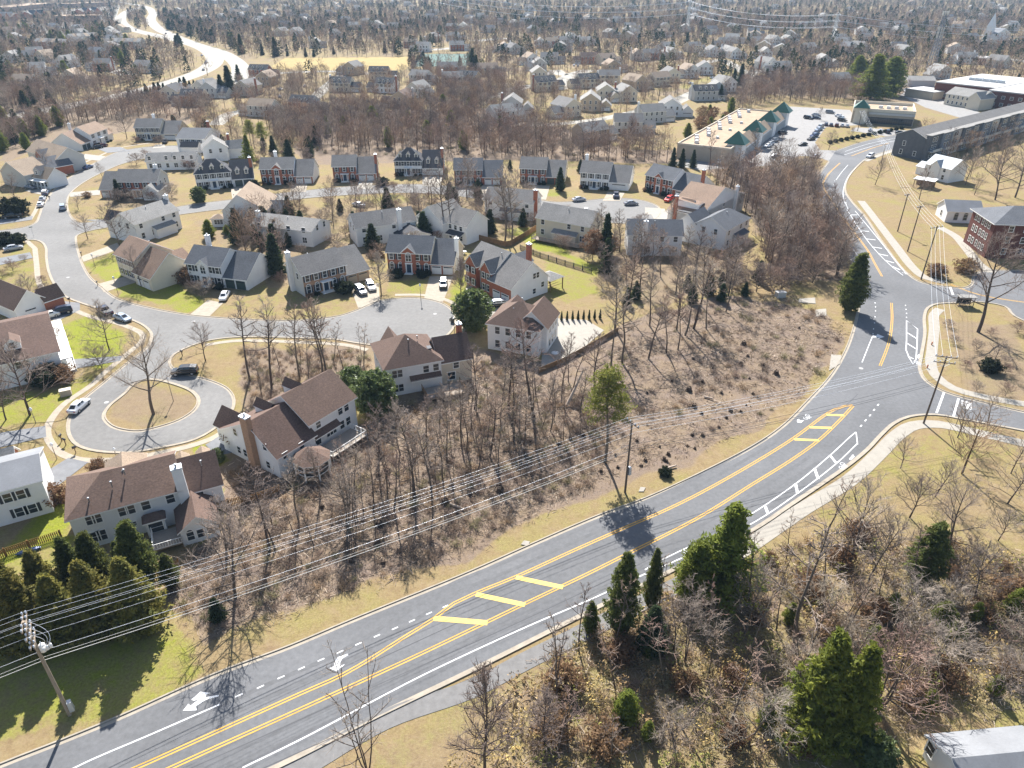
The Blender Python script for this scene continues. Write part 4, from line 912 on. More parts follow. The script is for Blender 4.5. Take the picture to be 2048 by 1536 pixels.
# ---- lower left: pale roof, shutters
h = House('white house with pale grey roof and grey shutters at the left edge of the picture', (-70,1000), (82,960), 5.6)
W = h.W; h.block(0, W, 0, 9, 5.6, 'u', 1.6, 'siding_white', None, 'roof_pale', over=.2); h.block(-2, W*.55, 8, 14, 3.4, 'u', 2.4, 'brick', None, 'roof_lgrey')
for u in (.5, .68): h.window('F', W*u, 3.5, 0, .95, 1.4, True); h.window('F', W*u+.6, .8, 0, .95, 1.4, True)
done(h)
h = House('pale blue-grey building whose pale roof fills the bottom right corner', (1945,1600), (2140,1580), 3.0)
W = h.W; h.block(0, W, 0, 6, 3.0, 'u', 1.4, 'siding_white', None, 'roof_pale', over=.4); h.block(-2, 2, -2, 2, 2.6, 'v', .9, 'siding_white', None, 'metal_roof'); h.row('L', 1, 7, 0, 2, 1, shut=False); done(h)

# ---- second row
h = House('white house with beige roof whose tall plain gable wall faces the evergreens', (444,421), (532,419), 5.2)
W = h.W; h.block(0, W, 0, 15, 5.2, 'v', 4.6, 'siding_white', None, 'roof_tan', mid=.4); h.block(W-2, W+3.2, 5, 12, 3.4, 'u', 2.2, 'siding_white', None, 'roof_slate'); h.block(-4, -.2, 1, 4.5, 2.5, 'hip', 1.0, 'siding_white', None, 'roof_tan', part='sunroom')
h.window('F', W*.62, 4.2, 0, .9, .8, False); h.window('F', W*.55, .9, 0, .9, 1.4, False); h.block(W*.5, W*.72, -.8, 0, 2.6, 'hip', .6, 'siding_white', None, 'roof_slate', part='bay', over=.2); h.row('L', 2, 14, 0, 4, 3.4, shut=False); h.window('F', -2, .9, 1, 2.4, 1.2, False, bars=3); h.vent(3, 4, 8.6); done(h)
rear('white house with grey roof and dark roof wing beside the side street', (268,448), (356,419), 5.6, 9, 'siding_white', 'roof_lgrey', 2.6, 4, (1.03, 4.5, 'siding_white'))
HOUSES[-1].block(.3, 4.2, 5, 12, 5.6, 'v', 2.0, 'siding_white', None, 'roof_dark')
rear('low white house with light grey roof half hidden behind the pointed evergreens', (503,448), (622,462), 4.6, 9.5, 'siding_white', 'roof_lgrey', 2.0, 4, (.02, 3, 'siding_white'), awning=False)
rear('white house with white chimney and small dark-roofed gable behind the red brick house', (712,456), (831,440), 5.4, 9, 'siding_white', 'roof_grey', 2.8, 4, (.72, -.4, 'siding_white'), awning=False)
h = HOUSES[-1]; W = h.W; h.block(W*.62, W+2.2, -5.5, 0, 2.8, 'v', 1.8, 'siding_white', None, 'roof_dark'); 
for k in range(3): h.window('F', W*.75+k*2, .8, -5.5, .9, 1.1, False, arch=True)
h = House('grey-white house with tall gable walls half hidden behind the two big trunks', (832,432), (885,446), 5.4)
W = h.W; h.block(0, W, 0, 10, 5.4, 'v', 3.8, 'siding_white', None, 'roof_lgrey'); h.block(W-.5, W+7, 2, 11, 5.4, 'u', 3.2, 'siding_white', None, 'roof_grey'); h.window('F', W*.6, .9, 0, .9, 1.2, False); h.row('F', W, W+6, 2, 3, 3.6, shut=False); h.row('F', W, W+6, 2, 3, .8, shut=False); h.block(W+1, W+6, .4, 2, 2.7, 'shed', .7, 'siding_white', None, 'roof_dark', part='bay', z0=2.6); done(h)
rear('white garden front with brown-grey roof and tall brick chimney at its right end', (969,398), (1066,407), 5.4, 9, 'siding_white', 'roof_grey', 2.8, 4, (1.02, 1.5, 'brick'))
rear('cream house with tan-grey roof and a brown pent roof over its ground floor windows', (1073,433), (1179,452), 5.8, 9, 'siding_cream', 'roof_lgrey', 3.0, 4)
HOUSES[-1].deck(1, HOUSES[-1].W-1, -4.4, -1.7, .8, 'deck')
rear('white house with dark grey roof nearest the fallen brush, behind the thin bare trees', (1257,468), (1366,470), 5.8, 9, 'siding_white', 'roof_slate', 2.8, 4, (.3, -.4, 'siding_white'), awning=False)
rear('white house with dark hip roof at the end of the upper cul-de-sac', (1453,460), (1500,434), 5.8, 9.5, 'siding_white', 'roof_slate', 2.8, 4, hl=False, hr=True)
h = HOUSES[-1]; h.block(-.02, 9, 9, 14, 5.8, 'u', 2.2, 'siding_white', None, 'roof_slate')
h = House('white house with tan roof, white roof monitor and plain gable wall by brown trees', (1402,428), (1490,385), 5.6)
W = h.W; h.block(0, W, 0, 9.5, 5.6, 'u', 0.02, 'siding_white', None, 'roof_red', noroof=True); h.block(0, W, 0, 10.5, 5.2, 'v', 5.4, 'siding_white', None, 'roof_red', mid=.45); h.dormer(3.2, 4, 6.2, 1.6, 1.4, 3.5, 'siding_white', 'roof_red', .7); h.block(2.0, 4.8, 2, 9, 7.6, 'shed', .5, 'siding_white', None, 'roof_red', z0=4.4, part='monitor'); h.chimney(W*.75, -.4, .9, .9, 0, 9, 'siding_white'); h.window('F', W*.5, 4.6, 0, 1.6, .9, False, bars=2); h.chimney(-.4, 8, .9, .9, 0, 9.4, 'brick'); done(h)
# ---- third row, fronts towards the camera
colonial('white house with black mansard roof, three cream dormers and two-dormer garage wing', (388,347), (460,342), None, wall='siding_white', roof='roof_dark', mans=True, dormers=3, gdorm=2, garage='garage_dark', gw=7.2, chim=None)
HOUSES[-1].chimney(HOUSES[-1].W+6.9, 4.2, .9, .9, 0, 8.8, 'brick')
colonial('brick house with grey roof, arched window over a white door and garage on its right', (519,337), (585,336), None, wall='siding_white', front='brick', roof='roof_grey', gable=3.6, gw=6.4, chim=(.35, 8.8, 'siding_white'))
colonial('plain brick house with grey roof and two white garage doors behind bare shrubs', (664,332), (711,331), None, wall='siding_white', front='brick', roof='roof_grey', gw=6.8, chim=None, cols=3)
HOUSES[-1].chimney(HOUSES[-1].W+6.9, 4.2, .9, .9, 0, 8.4, 'brick')
colonial('white house with black mansard roof and three white dormers facing the tall bare trunks', (788,320), (843,320), None, wall='siding_white', roof='roof_dark', mans=True, dormers=3, gdorm=2, gable=None, gw=7.4, ndoors=1)
HOUSES[-1].chimney(HOUSES[-1].W+7.3, 4.2, .9, .9, 0, 8.8, 'brick')
colonial('brick house with dark slate roof in the bare trees right of the white dormer house', (908,338), (964,338), None, wall='siding_white', front='brick', roof='roof_slate', gw=7.0, garage='garage', cols=4)
colonial('brick house with white shutters, grey roof and a pair of dark garage doors', (1040,335), (1092,337), None, wall='siding_cream', front='brick', roof='roof_grey', gw=6.4, garage='garage_dark', cols=4)
colonial('white house with wide white garage door and a dark truck on its drive', (1161,343), (1219,347), None, wall='siding_white', roof='roof_grey', gw=6.8, ndoors=1, cols=4, chim=(.05, 8.6, 'siding_white'))
colonial('brick and white house with slate roof, front gable and a red car on its drive', (1292,348), (1346,360), None, wall='siding_white', front='brick', roof='roof_slate', gable=3.4, gw=8.0, gdepth=10, chim=None)
HOUSES[-1].chimney(HOUSES[-1].W+8.2, 5.0, .9, 1.0, 0, 9.4, 'brick')
# ---- left street
h = House('grey house with beige roof, dormer and white porch at the far left', (0,342), (48,350), 4.6)
W = h.W; h.block(0, W, 0, 9, 4.6, 'v', 3.8, 'siding_grey', None, 'roof_tan', mid=.45); h.block(W-1, W+8, 2.5, 9.5, 3.6, 'u', 3.0, 'siding_white', None, 'roof_tan'); h.dormer(W+2.5, 3.0, 4.2, 3.2, 1.6, 3, 'siding_grey', 'roof_dark', 1.2); h.row('F', W, W+7.5, 2.5, 4, .7, shut=False); pb = MB(); pb.box(W, W+8, .6, 2.5, 2.6, 2.8); [pb.box(W+.1+k*2, W+.25+k*2, .7, .85, 0, 2.6) for k in range(5)]; pb.build('porch', M['trim'], h.root); done(h)
h = House('beige-roofed house with two brick gables and paired white garage doors on the left street', (53,300), (112,318), 5.4)
W = h.W; h.block(0, W, 0, 10, 5.4, 'u', 3.4, 'siding_grey', None, 'roof_tan'); h.block(W*.72, W+2.6, -5.5, 4, 3.4, 'v', 3.0, 'brick', None, 'roof_slate'); h.block(W*.42, W*.64, -1.2, 5, 5.4, 'v', 2.0, 'brick', None, 'roof_slate'); h.garage('F', W*.72+1.8, -5.5, 2.3); h.garage('F', W*.72+4.6, -5.5, 2.3); h.window('F', W*.53, 3.4, -1.2, .9, 1.5); h.window('F', W*.53, .7, -1.2, .9, 1.5); h.window('F', W*.3, 3.6, 0, .9, 1.5); done(h)
colonial('white house with tan roof and long lower wings behind two dark cars', (178,268), (213,256), None, wall='siding_white', roof='roof_red', gw=7, gheave=3.0, side='L', garage='garage_dark', cols=3, chim=(.1, 8.6, 'siding_white'))
HOUSES[-1].block(HOUSES[-1].W, HOUSES[-1].W+4, .5, 7, 3.0, 'u', 2, 'siding_white', None, 'roof_red')
colonial('cream house with grey roof and dark red shutters at the bend of the left street', (268,254), (318,254), None, wall='siding_cream', roof='roof_grey', gw=7.5, ndoors=1, chim=(.5, 8.8, 'siding_white'))
h = House('white house with slate roof, brick chimney and front turned left above the bare hedge', (408,277), (440,262), 5.6)
W = h.W; h.block(0, W, 0, 12, 5.6, 'v', 2.8, 'siding_white', None, 'roof_slate'); h.block(-3.5, .5, 2, 9, 3.0, 'v', 1.6, 'siding_white', None, 'roof_dark'); h.row('L', 1, 11, 0, 4, 3.6); h.chimney(W+.4, 5, .9, .9, 0, 9.4, 'brick'); done(h)
h = House('white house with light grey roof below the slate-roofed one, two chimneys', (404,297), (455,293), 5.4)
W = h.W; h.block(0, W, 0, 9, 5.4, 'v', 3.4, 'siding_white', None, 'roof_lgrey'); h.block(W, W+6, 3, 10, 4, 'u', 2.6, 'siding_white', None, 'roof_lgrey'); h.chimney(W+1, 7, .9, .9, 4, 8.8, 'brick'); h.row('F', 1, W-1, 0, 2, 3.4, shut=False); done(h)
rear('long low white house with grey roof below the left street bend', (291,322), (392,319), 3.6, 8, 'siding_white', 'roof_lgrey', 2.2, 6, awning=False)
colonial('brick house with brown-grey roof and white chimney hidden behind a tangle of bare shrubs', (230,362), (312,362), None, wall='siding_grey', front='brick', roof='roof_grey', gw=6, side='L', cols=5, chim=(.85, 6, 'siding_white'))
HOUSES[-1].block(HOUSES[-1].W-4, HOUSES[-1].W+1, -3, 4, 3.2, 'v', 2, 'siding_white', None, 'roof_lgrey')
# ------------------------------------------------------------------ shops, offices, town houses
M['stucco'] = mat('beige shop wall', (0.42,0.36,0.28), 0.8, 0.2, var=0.06, scale=.5); M['flat_tan'] = mat('tan flat roof', (0.36,0.27,0.19), 0.95, 0.1, var=0.15, scale=.4, var2=.1, scale2=.08)
M['flat_white'] = mat('white membrane roof', (0.40,0.39,0.375), 0.8, 0.2, var=0.1, scale=.3); M['green_roof'] = mat('green metal roof', (0.018,0.095,0.065), 0.45, 0.4, var=.1, scale=1); M['blue_grey'] = mat('blue grey siding', (0.16,0.18,0.21), 0.7, 0.3, var=.1, scale=.6)
M['th_dark'] = mat('dark grey siding', (0.10,0.105,0.115), 0.7, 0.3, var=.15, scale=.6)
h = House('long flat-roofed shop row with four green pyramid towers and rooftop units', (1461,300), (1567,226), 5.5, 'shops', 'shop_building')
W = h.W; B1 = G(1370,280,5.5); dv = (B1-G(1461,300,5.5)); D = abs(-dv.x*sin(h.yaw)+dv.y*cos(h.yaw)); D = max(18, min(D, 40))
mb = MB(); mb.box(0,W,0,D,0,5.5); mb.build('wall', M['stucco'], h.root); h.foot.append([h.world(*q) for q in ((-3,-3),(W+3,-3),(W+3,D+3),(-3,D+3))])
mb = MB(); mb.box(.3,W-.3,.3,D-.3,5.5,5.56); mb.build('roof', M['flat_tan'], h.root)
mb = MB()
for q in ((0,W,0,.3),(0,W,D-.3,D),(0,.3,.3,D-.3),(W-.3,W,.3,D-.3)): mb.box(*q,5.5,6.1)
mb.build('parapet', M['siding_cream'], h.root)
for k, f in enumerate((.10,.40,.68,.97)):
    u = W*f; mb = MB(); mb.box(u-3.2,u+3.2,-2.8,3.2,0,6.6) if k else mb.box(u-3.2,u+3.2,-2.8,3.2,0,6.3)
    tw = mb.build('tower', M['siding_white'], h.root); mb = MB(); r_ = 4.3; mb.poly([(u-r_,.2-r_,6.7),(u+r_,.2-r_,6.7),(u+r_,.2+r_,6.7),(u-r_,.2+r_,6.7),(u,.2,11.2)], [(0,1,4),(1,2,4),(2,3,4),(3,0,4),(3,2,1,0)]); mb.build('pyramid_roof', M['green_roof'], tw)
for a, b_ in ((.16,.35),(.46,.63),(.74,.92)):
    mb = MB(); mb.poly([(W*a,-2.6,4.3),(W*b_,-2.6,4.3),(W*b_,1.4,7.6),(W*a,1.4,7.6),(W*a,3.2,5.6),(W*b_,3.2,5.6)], [(0,1,2,3),(3,2,5,4),(0,3,4),(1,5,2)]); c_ = mb.build('canopy', M['roof_tan'], h.root)
    mb = MB(); 
    for k in range(8): x = W*a+(W*b_-W*a)*k/7; mb.box(x-.2,x+.2,-2.4,-2.0,0,4.2)
    mb.box(W*a, W*b_, -2.5, -2.1, 3.6, 4.25); mb.build('colonnade', M['siding_white'], c_)
for k in range(12): h.window('F', W*(k+.5)/12, .3, 0, 3.0, 2.6, False, bars=3, fr='dark_metal')
g_ = np.random.default_rng(3)
for k in range(16):
    u, v = W*(.06+.058*k), D*(.72+.08*(k % 3)); mb = MB(); mb.box(u-.9,u+.9,v-.7,v+.7,5.56,6.7,bev=.08); mb.box(u+1.0,u+1.6,v-.3,v+.3,5.56,6.3); mb.build('rooftop_unit', M['siding_white' if k % 3 else 'steel'], h.root)
for k in range(3): u = W*(.2+.2*k); mb = MB(); mb.box(u-.6,u+.6,D*.5-.6,D*.5+.6,5.56,6.4,bev=.08); mb.build('rooftop_unit', M['steel'], h.root)
done(h)
h = House('beige shop with flat roof and one green pyramid beyond the car park', (1706,221), (1831,229), 5.6, 'shop', 'shop_building')
W = h.W; D = 26
mb = MB(); mb.box(0,W,0,D,0,5.6); mb.build('wall', M['stucco'], h.root); h.foot.append([h.world(*q) for q in ((-2,-2),(W+2,-2),(W+2,D+2),(-2,D+2))])
mb = MB(); mb.box(.4,W-.4,.4,D-.4,5.6,5.66); mb.build('roof', M['flat_tan'], h.root)
mb = MB()
for q in ((0,W,-.1,.4),(0,W,D-.4,D),(0,.4,.4,D-.4),(W-.4,W,.4,D-.4)): mb.box(*q,5.6,7.0)
mb.build('parapet', M['siding_cream'], h.root)
mb = MB(); mb.box(1,6.5,-2.5,3,0,7.4); tw = mb.build('tower', M['siding_cream'], h.root); mb = MB(); mb.poly([(0,-3.5,7.4),(7.5,-3.5,7.4),(7.5,4,7.4),(0,4,7.4),(3.75,.25,11)], [(0,1,4),(1,2,4),(2,3,4),(3,0,4),(3,2,1,0)]); mb.build('pyramid_roof', M['green_roof'], tw)
for k in range(9): h.window('F', 8+(W-9)*(k+.5)/9, .3, 0, 3.0, 2.8, False, bars=3, fr='dark_metal')
for k in range(4): u = W*(.45+.13*k); mb = MB(); mb.box(u-1,u+1,D*.5-.8,D*.5+.8,5.66,6.9,bev=.1); mb.build('rooftop_unit', M['siding_white' if k % 2 else 'steel'], h.root)
mb = MB(); mb.box(7.5, W, -.45, -.12, 4.4, 5.4); sg = mb.build('sign_band', M['siding_grey'], h.root); done(h)
h = House('large red brick building with a bright white flat roof at the upper right', (1872,165), (1992,178), 8.5, 'building', 'brick_building')
W = h.W; D = 60
mb = MB(); mb.box(0,W,0,D,0,8.5); mb.box(W,W+38,-9,D-4,0,8.3); mb.build('wall', M['brick_dark'], h.root); h.foot.append([h.world(*q) for q in ((-2,-2),(W,-2),(W,-11),(W+42,-11),(W+42,D),(0,D))])
mb = MB(); mb.box(-.3,W+.1,-.3,D,8.5,9.1); mb.box(W+.1,W+38.3,-9.3,D-4,8.3,8.9); mb.build('roof', M['flat_white'], h.root)
for k in range(5): u = W*(.3+.12*k); mb = MB(); mb.box(u-1.6,u+1.6,22,25,9.1,10.6,bev=.1); mb.build('rooftop_unit', M['steel'], h.root)
h.row('F', 1, W-1, 0, 8, 1.4, w=1.6, h=1.4, shut=False); h.row('F', W+2, W+36, -9, 8, 1.4, w=1.6, h=1.4, shut=False); h.row('F', W+2, W+36, -9, 8, 5.0, w=1.6, h=1.4, shut=False); done(h)
h = House('flat white-roofed low building left of the large brick one', (1812,178), (1868,186), 4, 'building', 'flat_building')
W = h.W; mb = MB(); mb.box(0,W,0,16,0,4); mb.build('wall', M['stucco'], h.root); mb = MB(); mb.box(-.3,W+.3,-.3,16.3,4,4.5); mb.build('roof', M['flat_white'], h.root); done(h)
h = House('low shed with blue-grey roof behind the white-roofed building', (1818,160), (1872,161), 4, 'shed', 'long_shed'); W = h.W; h.block(0,W,0,12,4,'u',2,'siding_grey',None,'roof_lgrey'); done(h)
h = House('two-storey grey-roofed hall in front of the large brick building', (1893,186), (1962,196), 6, 'building', 'hall'); W = h.W; h.block(0,W,0,13,6,'u',3,'siding_cream',None,'roof_lgrey'); h.block(W*.75,W+2,-3,9,6,'v',3,'siding_cream',None,'roof_lgrey'); h.row('F',1,W*.7,0,5,3.8,shut=False); h.row('F',1,W*.7,0,5,.9,shut=False); done(h)
# town house terrace
h = House('long terrace of dark grey town houses with a blank dark end gable', (1853,276), (2090,214), 8.6, 'town houses', 'town_house_terrace')
W = h.W; D = 12; h.block(0,W,0,D,8.6,'u',2.6,'th_dark',None,'roof_grey',over=.3)
n = 13; g_ = np.random.default_rng(8)
for k in range(n):
    a, b_ = W*k/n, W*(k+1)/n; c_ = M[['th_dark','blue_grey','siding_grey','th_dark'][k % 4]]
    mb = MB(); mb.box(a+.15,b_-.15,-1.6-.6*(k % 2),0,0,9.4); bay = mb.build('bay', c_, h.root); mb = MB(); mb.box(a,b_,-1.9-.6*(k % 2),.6,9.4,9.7); mb.build('bay_roof', M['roof_lgrey'], bay)
    for z in (1.0,4.0,7.0): h.window('F', (a+b_)/2-1.2, z, -1.6-.6*(k % 2), 1.3, 1.6, False); h.window('F', (a+b_)/2+1.2, z, -1.6-.6*(k % 2), 1.3, 1.6, False)
    mb = MB(); mb.box(a+1,b_-1,-3.6-.6*(k % 2),-1.6-.6*(k % 2),3.3,3.5); mb.box(a+1,b_-1,-3.6-.6*(k % 2),-3.5-.6*(k % 2),3.5,4.4); mb.build('balcony', M['siding_grey'], bay)
for z, v in ((1.2,3),(4.5,8),(1.2,8.5)): h.window('L', v, z, 0, 1.0, 1.7, False)
h.block(0.0,.02,0,D,.01,'flat',0,'brick',noroof=True,z0=0) if False else None
done(h)
h = House('white cottage with a pale metal roof below the dark end gable', (1852,326), (1903,338), 5.0); W = h.W
h.block(0,W,0,9,5.0,'u',2.8,'siding_white',None,'metal_roof'); h.block(-4.5,0,2,7,3,'u',1.4,'siding_white',None,'metal_roof'); h.block(W*.25,W*.6,-.4,5,5,'v',1.9,'siding_white',None,'metal_roof'); h.row('F',1,W-1,0,3,3.4,shut=False); h.row('F',1,W-1,0,3,.8,shut=False); done(h)
h = House('open shed with a flat white roof in front of the white cottage', (1829,358), (1868,364), 2.6, 'shed', 'open_shed'); W = h.W; mb = MB(); [mb.box(u-.1,u+.1,v-.1,v+.1,0,2.6) for u in (.2,W*.5,W-.2) for v in (.2,4)]; mb.box(.2,W-.2,3.9,4.1,0,2.5); mb.build('wall', M['fence_wood'], h.root); mb = MB(); mb.box(-.3,W+.3,-.4,4.6,2.6,2.8); mb.build('roof', M['siding_white'], h.root); done(h)
h = House('small white chapel-like hall with pale roof and three dark windows', (1896,421), (1966,424), 3.6, 'hall', 'white_hall'); W = h.W
h.block(0,W,0,8,3.6,'u',2.3,'siding_white',None,'roof_pale'); [h.window('F', W*f, .9, 0, 1.0, 1.7, False, arch=True, fr='siding_grey') for f in (.28,.55,.82)]; h.window('L', 4, 1, 0, 1, 1.6, False); done(h)
h = House('three-storey dark red brick office with slate hip roof at the right edge', (1992,447), (2140,452), 9.3, 'office', 'brick_office'); W = h.W
h.block(0,W,0,13,9.3,'hip',3.0,'brick_dark',None,'roof_slate',over=.7)
for z in (1.2,4.3,7.2):
    for v in (2.6,4.4,6.2,8.4,10.2): h.window('L', v, z, 0, .9, 1.5, False)
    for k, u in enumerate((4.2,8,10.3,12.6,16,20)): h.window('F', u, z, 0, 2.4 if (k+int(z)) % 3 == 0 else 1.1, 1.5, False)
done(h)

# ------------------------------------------------------------------ houses farther off: rows, each house its own thing
WALLW = {'W':('siding_white','white'),'C':('siding_cream','cream'),'G':('siding_grey','grey'),'T':('siding_tan','tan'),'B':('brick','brick')}
ROOFW = {'g':('roof_grey','grey'),'l':('roof_lgrey','light grey'),'t':('roof_tan','tan'),'d':('roof_dark','dark'),'s':('roof_slate','slate'),'b':('roof_brown','brown'),'r':('roof_red','reddish')}
ORD = ['first','second','third','fourth','fifth','sixth','seventh','eighth','ninth','tenth','eleventh','twelfth','thirteenth','fourteenth','fifteenth','sixteenth','seventeenth','eighteenth','nineteenth','twentieth']
ROWS = [
 ('in the row between left street and highway', [(340,203,'Cd v'),(385,212,'Gd u'),(400,192,'Gg v'),(486,192,'Cg v'),(520,234,'Gt u'),(602,226,'Gd u')]),
 ('by the highway curve', [(418,196,'Gg v'),(517,156,'Bd u'),(528,172,'Tt v')]),
 ('near the sports field', [(680,184,'Cd u'),(699,150,'Tg v'),(757,160,'Cd u'),(768,186,'Wd u'),(835,168,'Gg u'),(895,150,'Wg u'),(907,172,'Cl u'),(932,170,'Td u'),(975,152,'Tt u')]),
 ('above the middle wood', [(800,216,'Tb v'),(826,196,'Gl v'),(1023,228,'Gg v'),(1012,246,'Gl u')]),
 ('around the far cul-de-sac', [(1066,130,'Wt v'),(1080,142,'Gl v'),(1098,128,'Gg u'),(1079,162,'Cl v'),(1094,182,'Cd u'),(1179,128,'Tb u'),(1180,176,'Cd u'),(1218,130,'Ct u'),(1227,146,'Tt v')]),
 ('among gabled houses above the brown belt', [(1146,234,'Cg v'),(1180,222,'Tl v'),(1212,202,'Cl v'),(1193,286,'Tg u'),(1256,268,'Gg u'),(1257,204,'Cl v'),(1307,246,'Gl u'),(1341,234,'Wg v')]),
 ('along the bright street', [(1218,168,'Cg u'),(1282,180,'Tt v'),(1325,172,'Ct u'),(1345,164,'Cg v'),(1384,156,'Wt v'),(1410,150,'Wg v'),(1411,202,'Gd u'),(1434,196,'Gl v'),(1458,184,'Wl v')]),
 ('beyond the bright street', [(1276,122,'Gt v'),(1302,120,'Gg u'),(1346,118,'Cl v'),(1337,104,'Cl u'),(1391,104,'Cg u'),(1428,114,'Wg v'),(1458,114,'Gl v'),(1472,118,'Wg v'),(1532,118,'Wl v'),(1542,140,'Wl v'),(1565,148,'Gl u')]),
 ('beyond the tennis courts', [(630,96,'Cg v'),(820,96,'Ct u'),(845,104,'Wl u'),(915,102,'Wl u'),(862,84,'Cl v'),(905,82,'Wl u'),(1010,106,'Wt v'),(1032,108,'Gg v'),(1081,96,'Wg v'),(1106,94,'Ct u'),(1122,92,'Gl u'),(1146,84,'Wl v'),(1175,92,'Gl u')]),
 ('in woods behind the field', [(411,44,'Cl v'),(439,40,'Gg v'),(447,58,'Gt u'),(507,52,'Wl v'),(545,30,'Gs u'),(568,56,'Gd u'),(558,72,'Cg v'),(587,72,'Wl v'),(658,56,'Ct v'),(667,76,'Gd v'),(689,46,'Gs u'),(751,56,'Wl v'),(785,60,'Gl u')]),
 ('in woods at top middle', [(868,30,'Gl u'),(902,62,'Cl u'),(925,60,'Wl v'),(960,38,'Gl u'),(978,66,'Gs u'),(997,42,'Ct u'),(1032,54,'Cl v'),(1060,36,'Gl u'),(1110,52,'Wl v'),(1180,46,'Gl v'),(1260,60,'Cl u')]),
 ('left of the highway', [(21,126,'Gl v'),(55,124,'Cg u'),(82,124,'Ct v'),(125,136,'Wg v'),(141,168,'Ct v'),(205,142,'Wg u'),(46,178,'Gt u'),(283,146,'Cg u'),(20,70,'Ct u'),(55,60,'Wt u'),(150,66,'Gs v')]),
 ('behind the shop trees', [(1648,134,'Gl v'),(1683,174,'Gl u'),(1613,58,'Wg u'),(1622,106,'Gl u'),(1552,90,'Wl v'),(1577,90,'Gl v'),(1681,86,'Wl u'),(1736,84,'Gg u'),(1705,106,'Gs v'),(1727,104,'Gg v'),(1797,104,'Gs u'),(1812,112,'Wl v'),(1722,48,'Gs u'),(1452,94,'Gl u')]),
 ('near the cell tower', [(1800,56,'Wl u'),(1860,54,'Wl u'),(1915,64,'Gl u'),(1924,58,'Tt v'),(1950,84,'Gs u'),(1981,92,'Wl u'),(2010,136,'Gg v'),(1930,128,'Wl u'),(1887,158,'Gl v'),(2030,60,'Wl u'),(1700,24,'Wl u'),(1930,30,'Gl u'),(2010,26,'Wl v')]),
]
g_ = np.random.default_rng(21)
for phrase, lst in ROWS:
    lst = sorted(lst, key=lambda t: t[0])
    for k, (px, py, code) in enumerate(lst):
        wl, ww = WALLW[code[0]]; rf, rw = ROOFW[code[1]]; vmode = code[3] == 'v'
        wid = g_.uniform(9.5, 11) if vmode else g_.uniform(12, 14.5); yaw = float(g_.uniform(-.35, .35)) + (.25 if px > 1000 else -.1)
        p = G(px, py); h = House(f'{ww} house with {rw} roof, {ORD[k]} from left {phrase}', (px, py), (px+10, py), 0, group=None, yaw=yaw, W=wid)
        h.o = p - Vector((cos(yaw)*wid/2, sin(yaw)*wid/2, 0)); h.root.location = h.o
        he = 5.6; dp = 13 if vmode else 9
        h.block(0, wid, 0, dp, he, 'v' if vmode else 'u', 3.4 if vmode else 2.9, wl, 'brick' if (k % 4 == 1 and not vmode) else None, rf)
        s_ = 1 if g_.uniform() < .6 else -1
        a, b_ = (wid, wid+6) if s_ > 0 else (-6, 0)
        h.block(a, b_, .5, 8, 3.0, 'v' if vmode and k % 2 else 'u', 2.6, wl, None, rf)
        if py > 75:
            n = 3 if vmode else 4
            h.row('F', .8, wid-.8, 0, n, 3.6, shut=(not vmode and ww in ('white','cream') and py > 120)); h.row('F', .8, wid-.8, 0, n, .8, shut=False)
            h.garage('F', (a+b_)/2, .5, 4.6, 2.1); 
            if k % 3 == 0: h.chimney(-.3 if s_ > 0 else wid+.3, dp*.5, .9, .9, 0, he+3.8, 'brick' if k % 2 else 'siding_white')
            if 'd' == code[1] and not vmode: [h.dormer(wid*(.25+.25*q), .8, he+.4, 1.2, 1.3, 2, 'siding_white', rf) for q in range(3)]
        done(h)
# town-house rows at the upper left, school-like blocks of the far shopping centre
for (a, b_, lab, cm, n) in (((213,98),(284,98),'row of grey town houses with brick lower floors beside the highway','siding_grey',9), ((70,98),(128,100),'row of tan-roofed town houses left of the longer grey one','siding_tan',7), ((145,88),(205,84),'upper row of town houses behind the longer grey one','siding_grey',8)):
    h = House(lab, a, b_, 0, 'town houses', 'town_house_row'); W = h.W
    for k in range(n):
        u0, u1 = W*k/n, W*(k+1)/n; h.block(u0, u1-.05, (k % 2)*.8, 11, 6.6, 'u', 2.6, cm if k % 3 else 'siding_white', 'brick' if k % 4 == 2 else None, ['roof_grey','roof_tan','roof_lgrey'][k % 3], over=.1)
        h.window('F', (u0+u1)/2, 4.4, (k % 2)*.8, 1.4, 1.4, False); h.window('F', (u0+u1)/2, 1.2, (k % 2)*.8, 1.4, 1.6, False)
    done(h)
for (a, b_, lab) in (((0,42),(26,42),'red brick shop with blue-green gables at the left edge of the far centre'), ((66,38),(98,36),'middle red brick shop with twin gables in the far centre'), ((168,32),(206,30),'right red brick shop with twin gables in the far centre')):
    h = House(lab, a, b_, 0, 'shop', 'gabled_shop'); W = h.W; h.block(0,W,0,25,6,'u',4,'brick',None,'roof_lgrey'); h.block(W*.1,W*.42,-2,12,6,'v',6,'brick',None,'roof_slate'); h.block(W*.58,W*.9,-2,12,6,'v',6,'brick',None,'roof_slate'); done(h)
for (a, b_, lab) in (((110,44),(200,42),'long dark flat shop building of the far centre'), ((20,24),(110,14),'long pale flat shop building at the top left corner'), ((150,16),(222,12),'farthest flat shop building at the top left')):
    h = House(lab, a, b_, 0, 'shops', 'flat_building'); W = h.W; mb = MB(); mb.box(0,W,0,40,0,7); mb.build('wall', M['th_dark'], h.root); mb = MB(); mb.box(-.4,W+.4,-.4,40.4,7,7.6); mb.build('roof', M['flat_tan'], h.root); done(h)
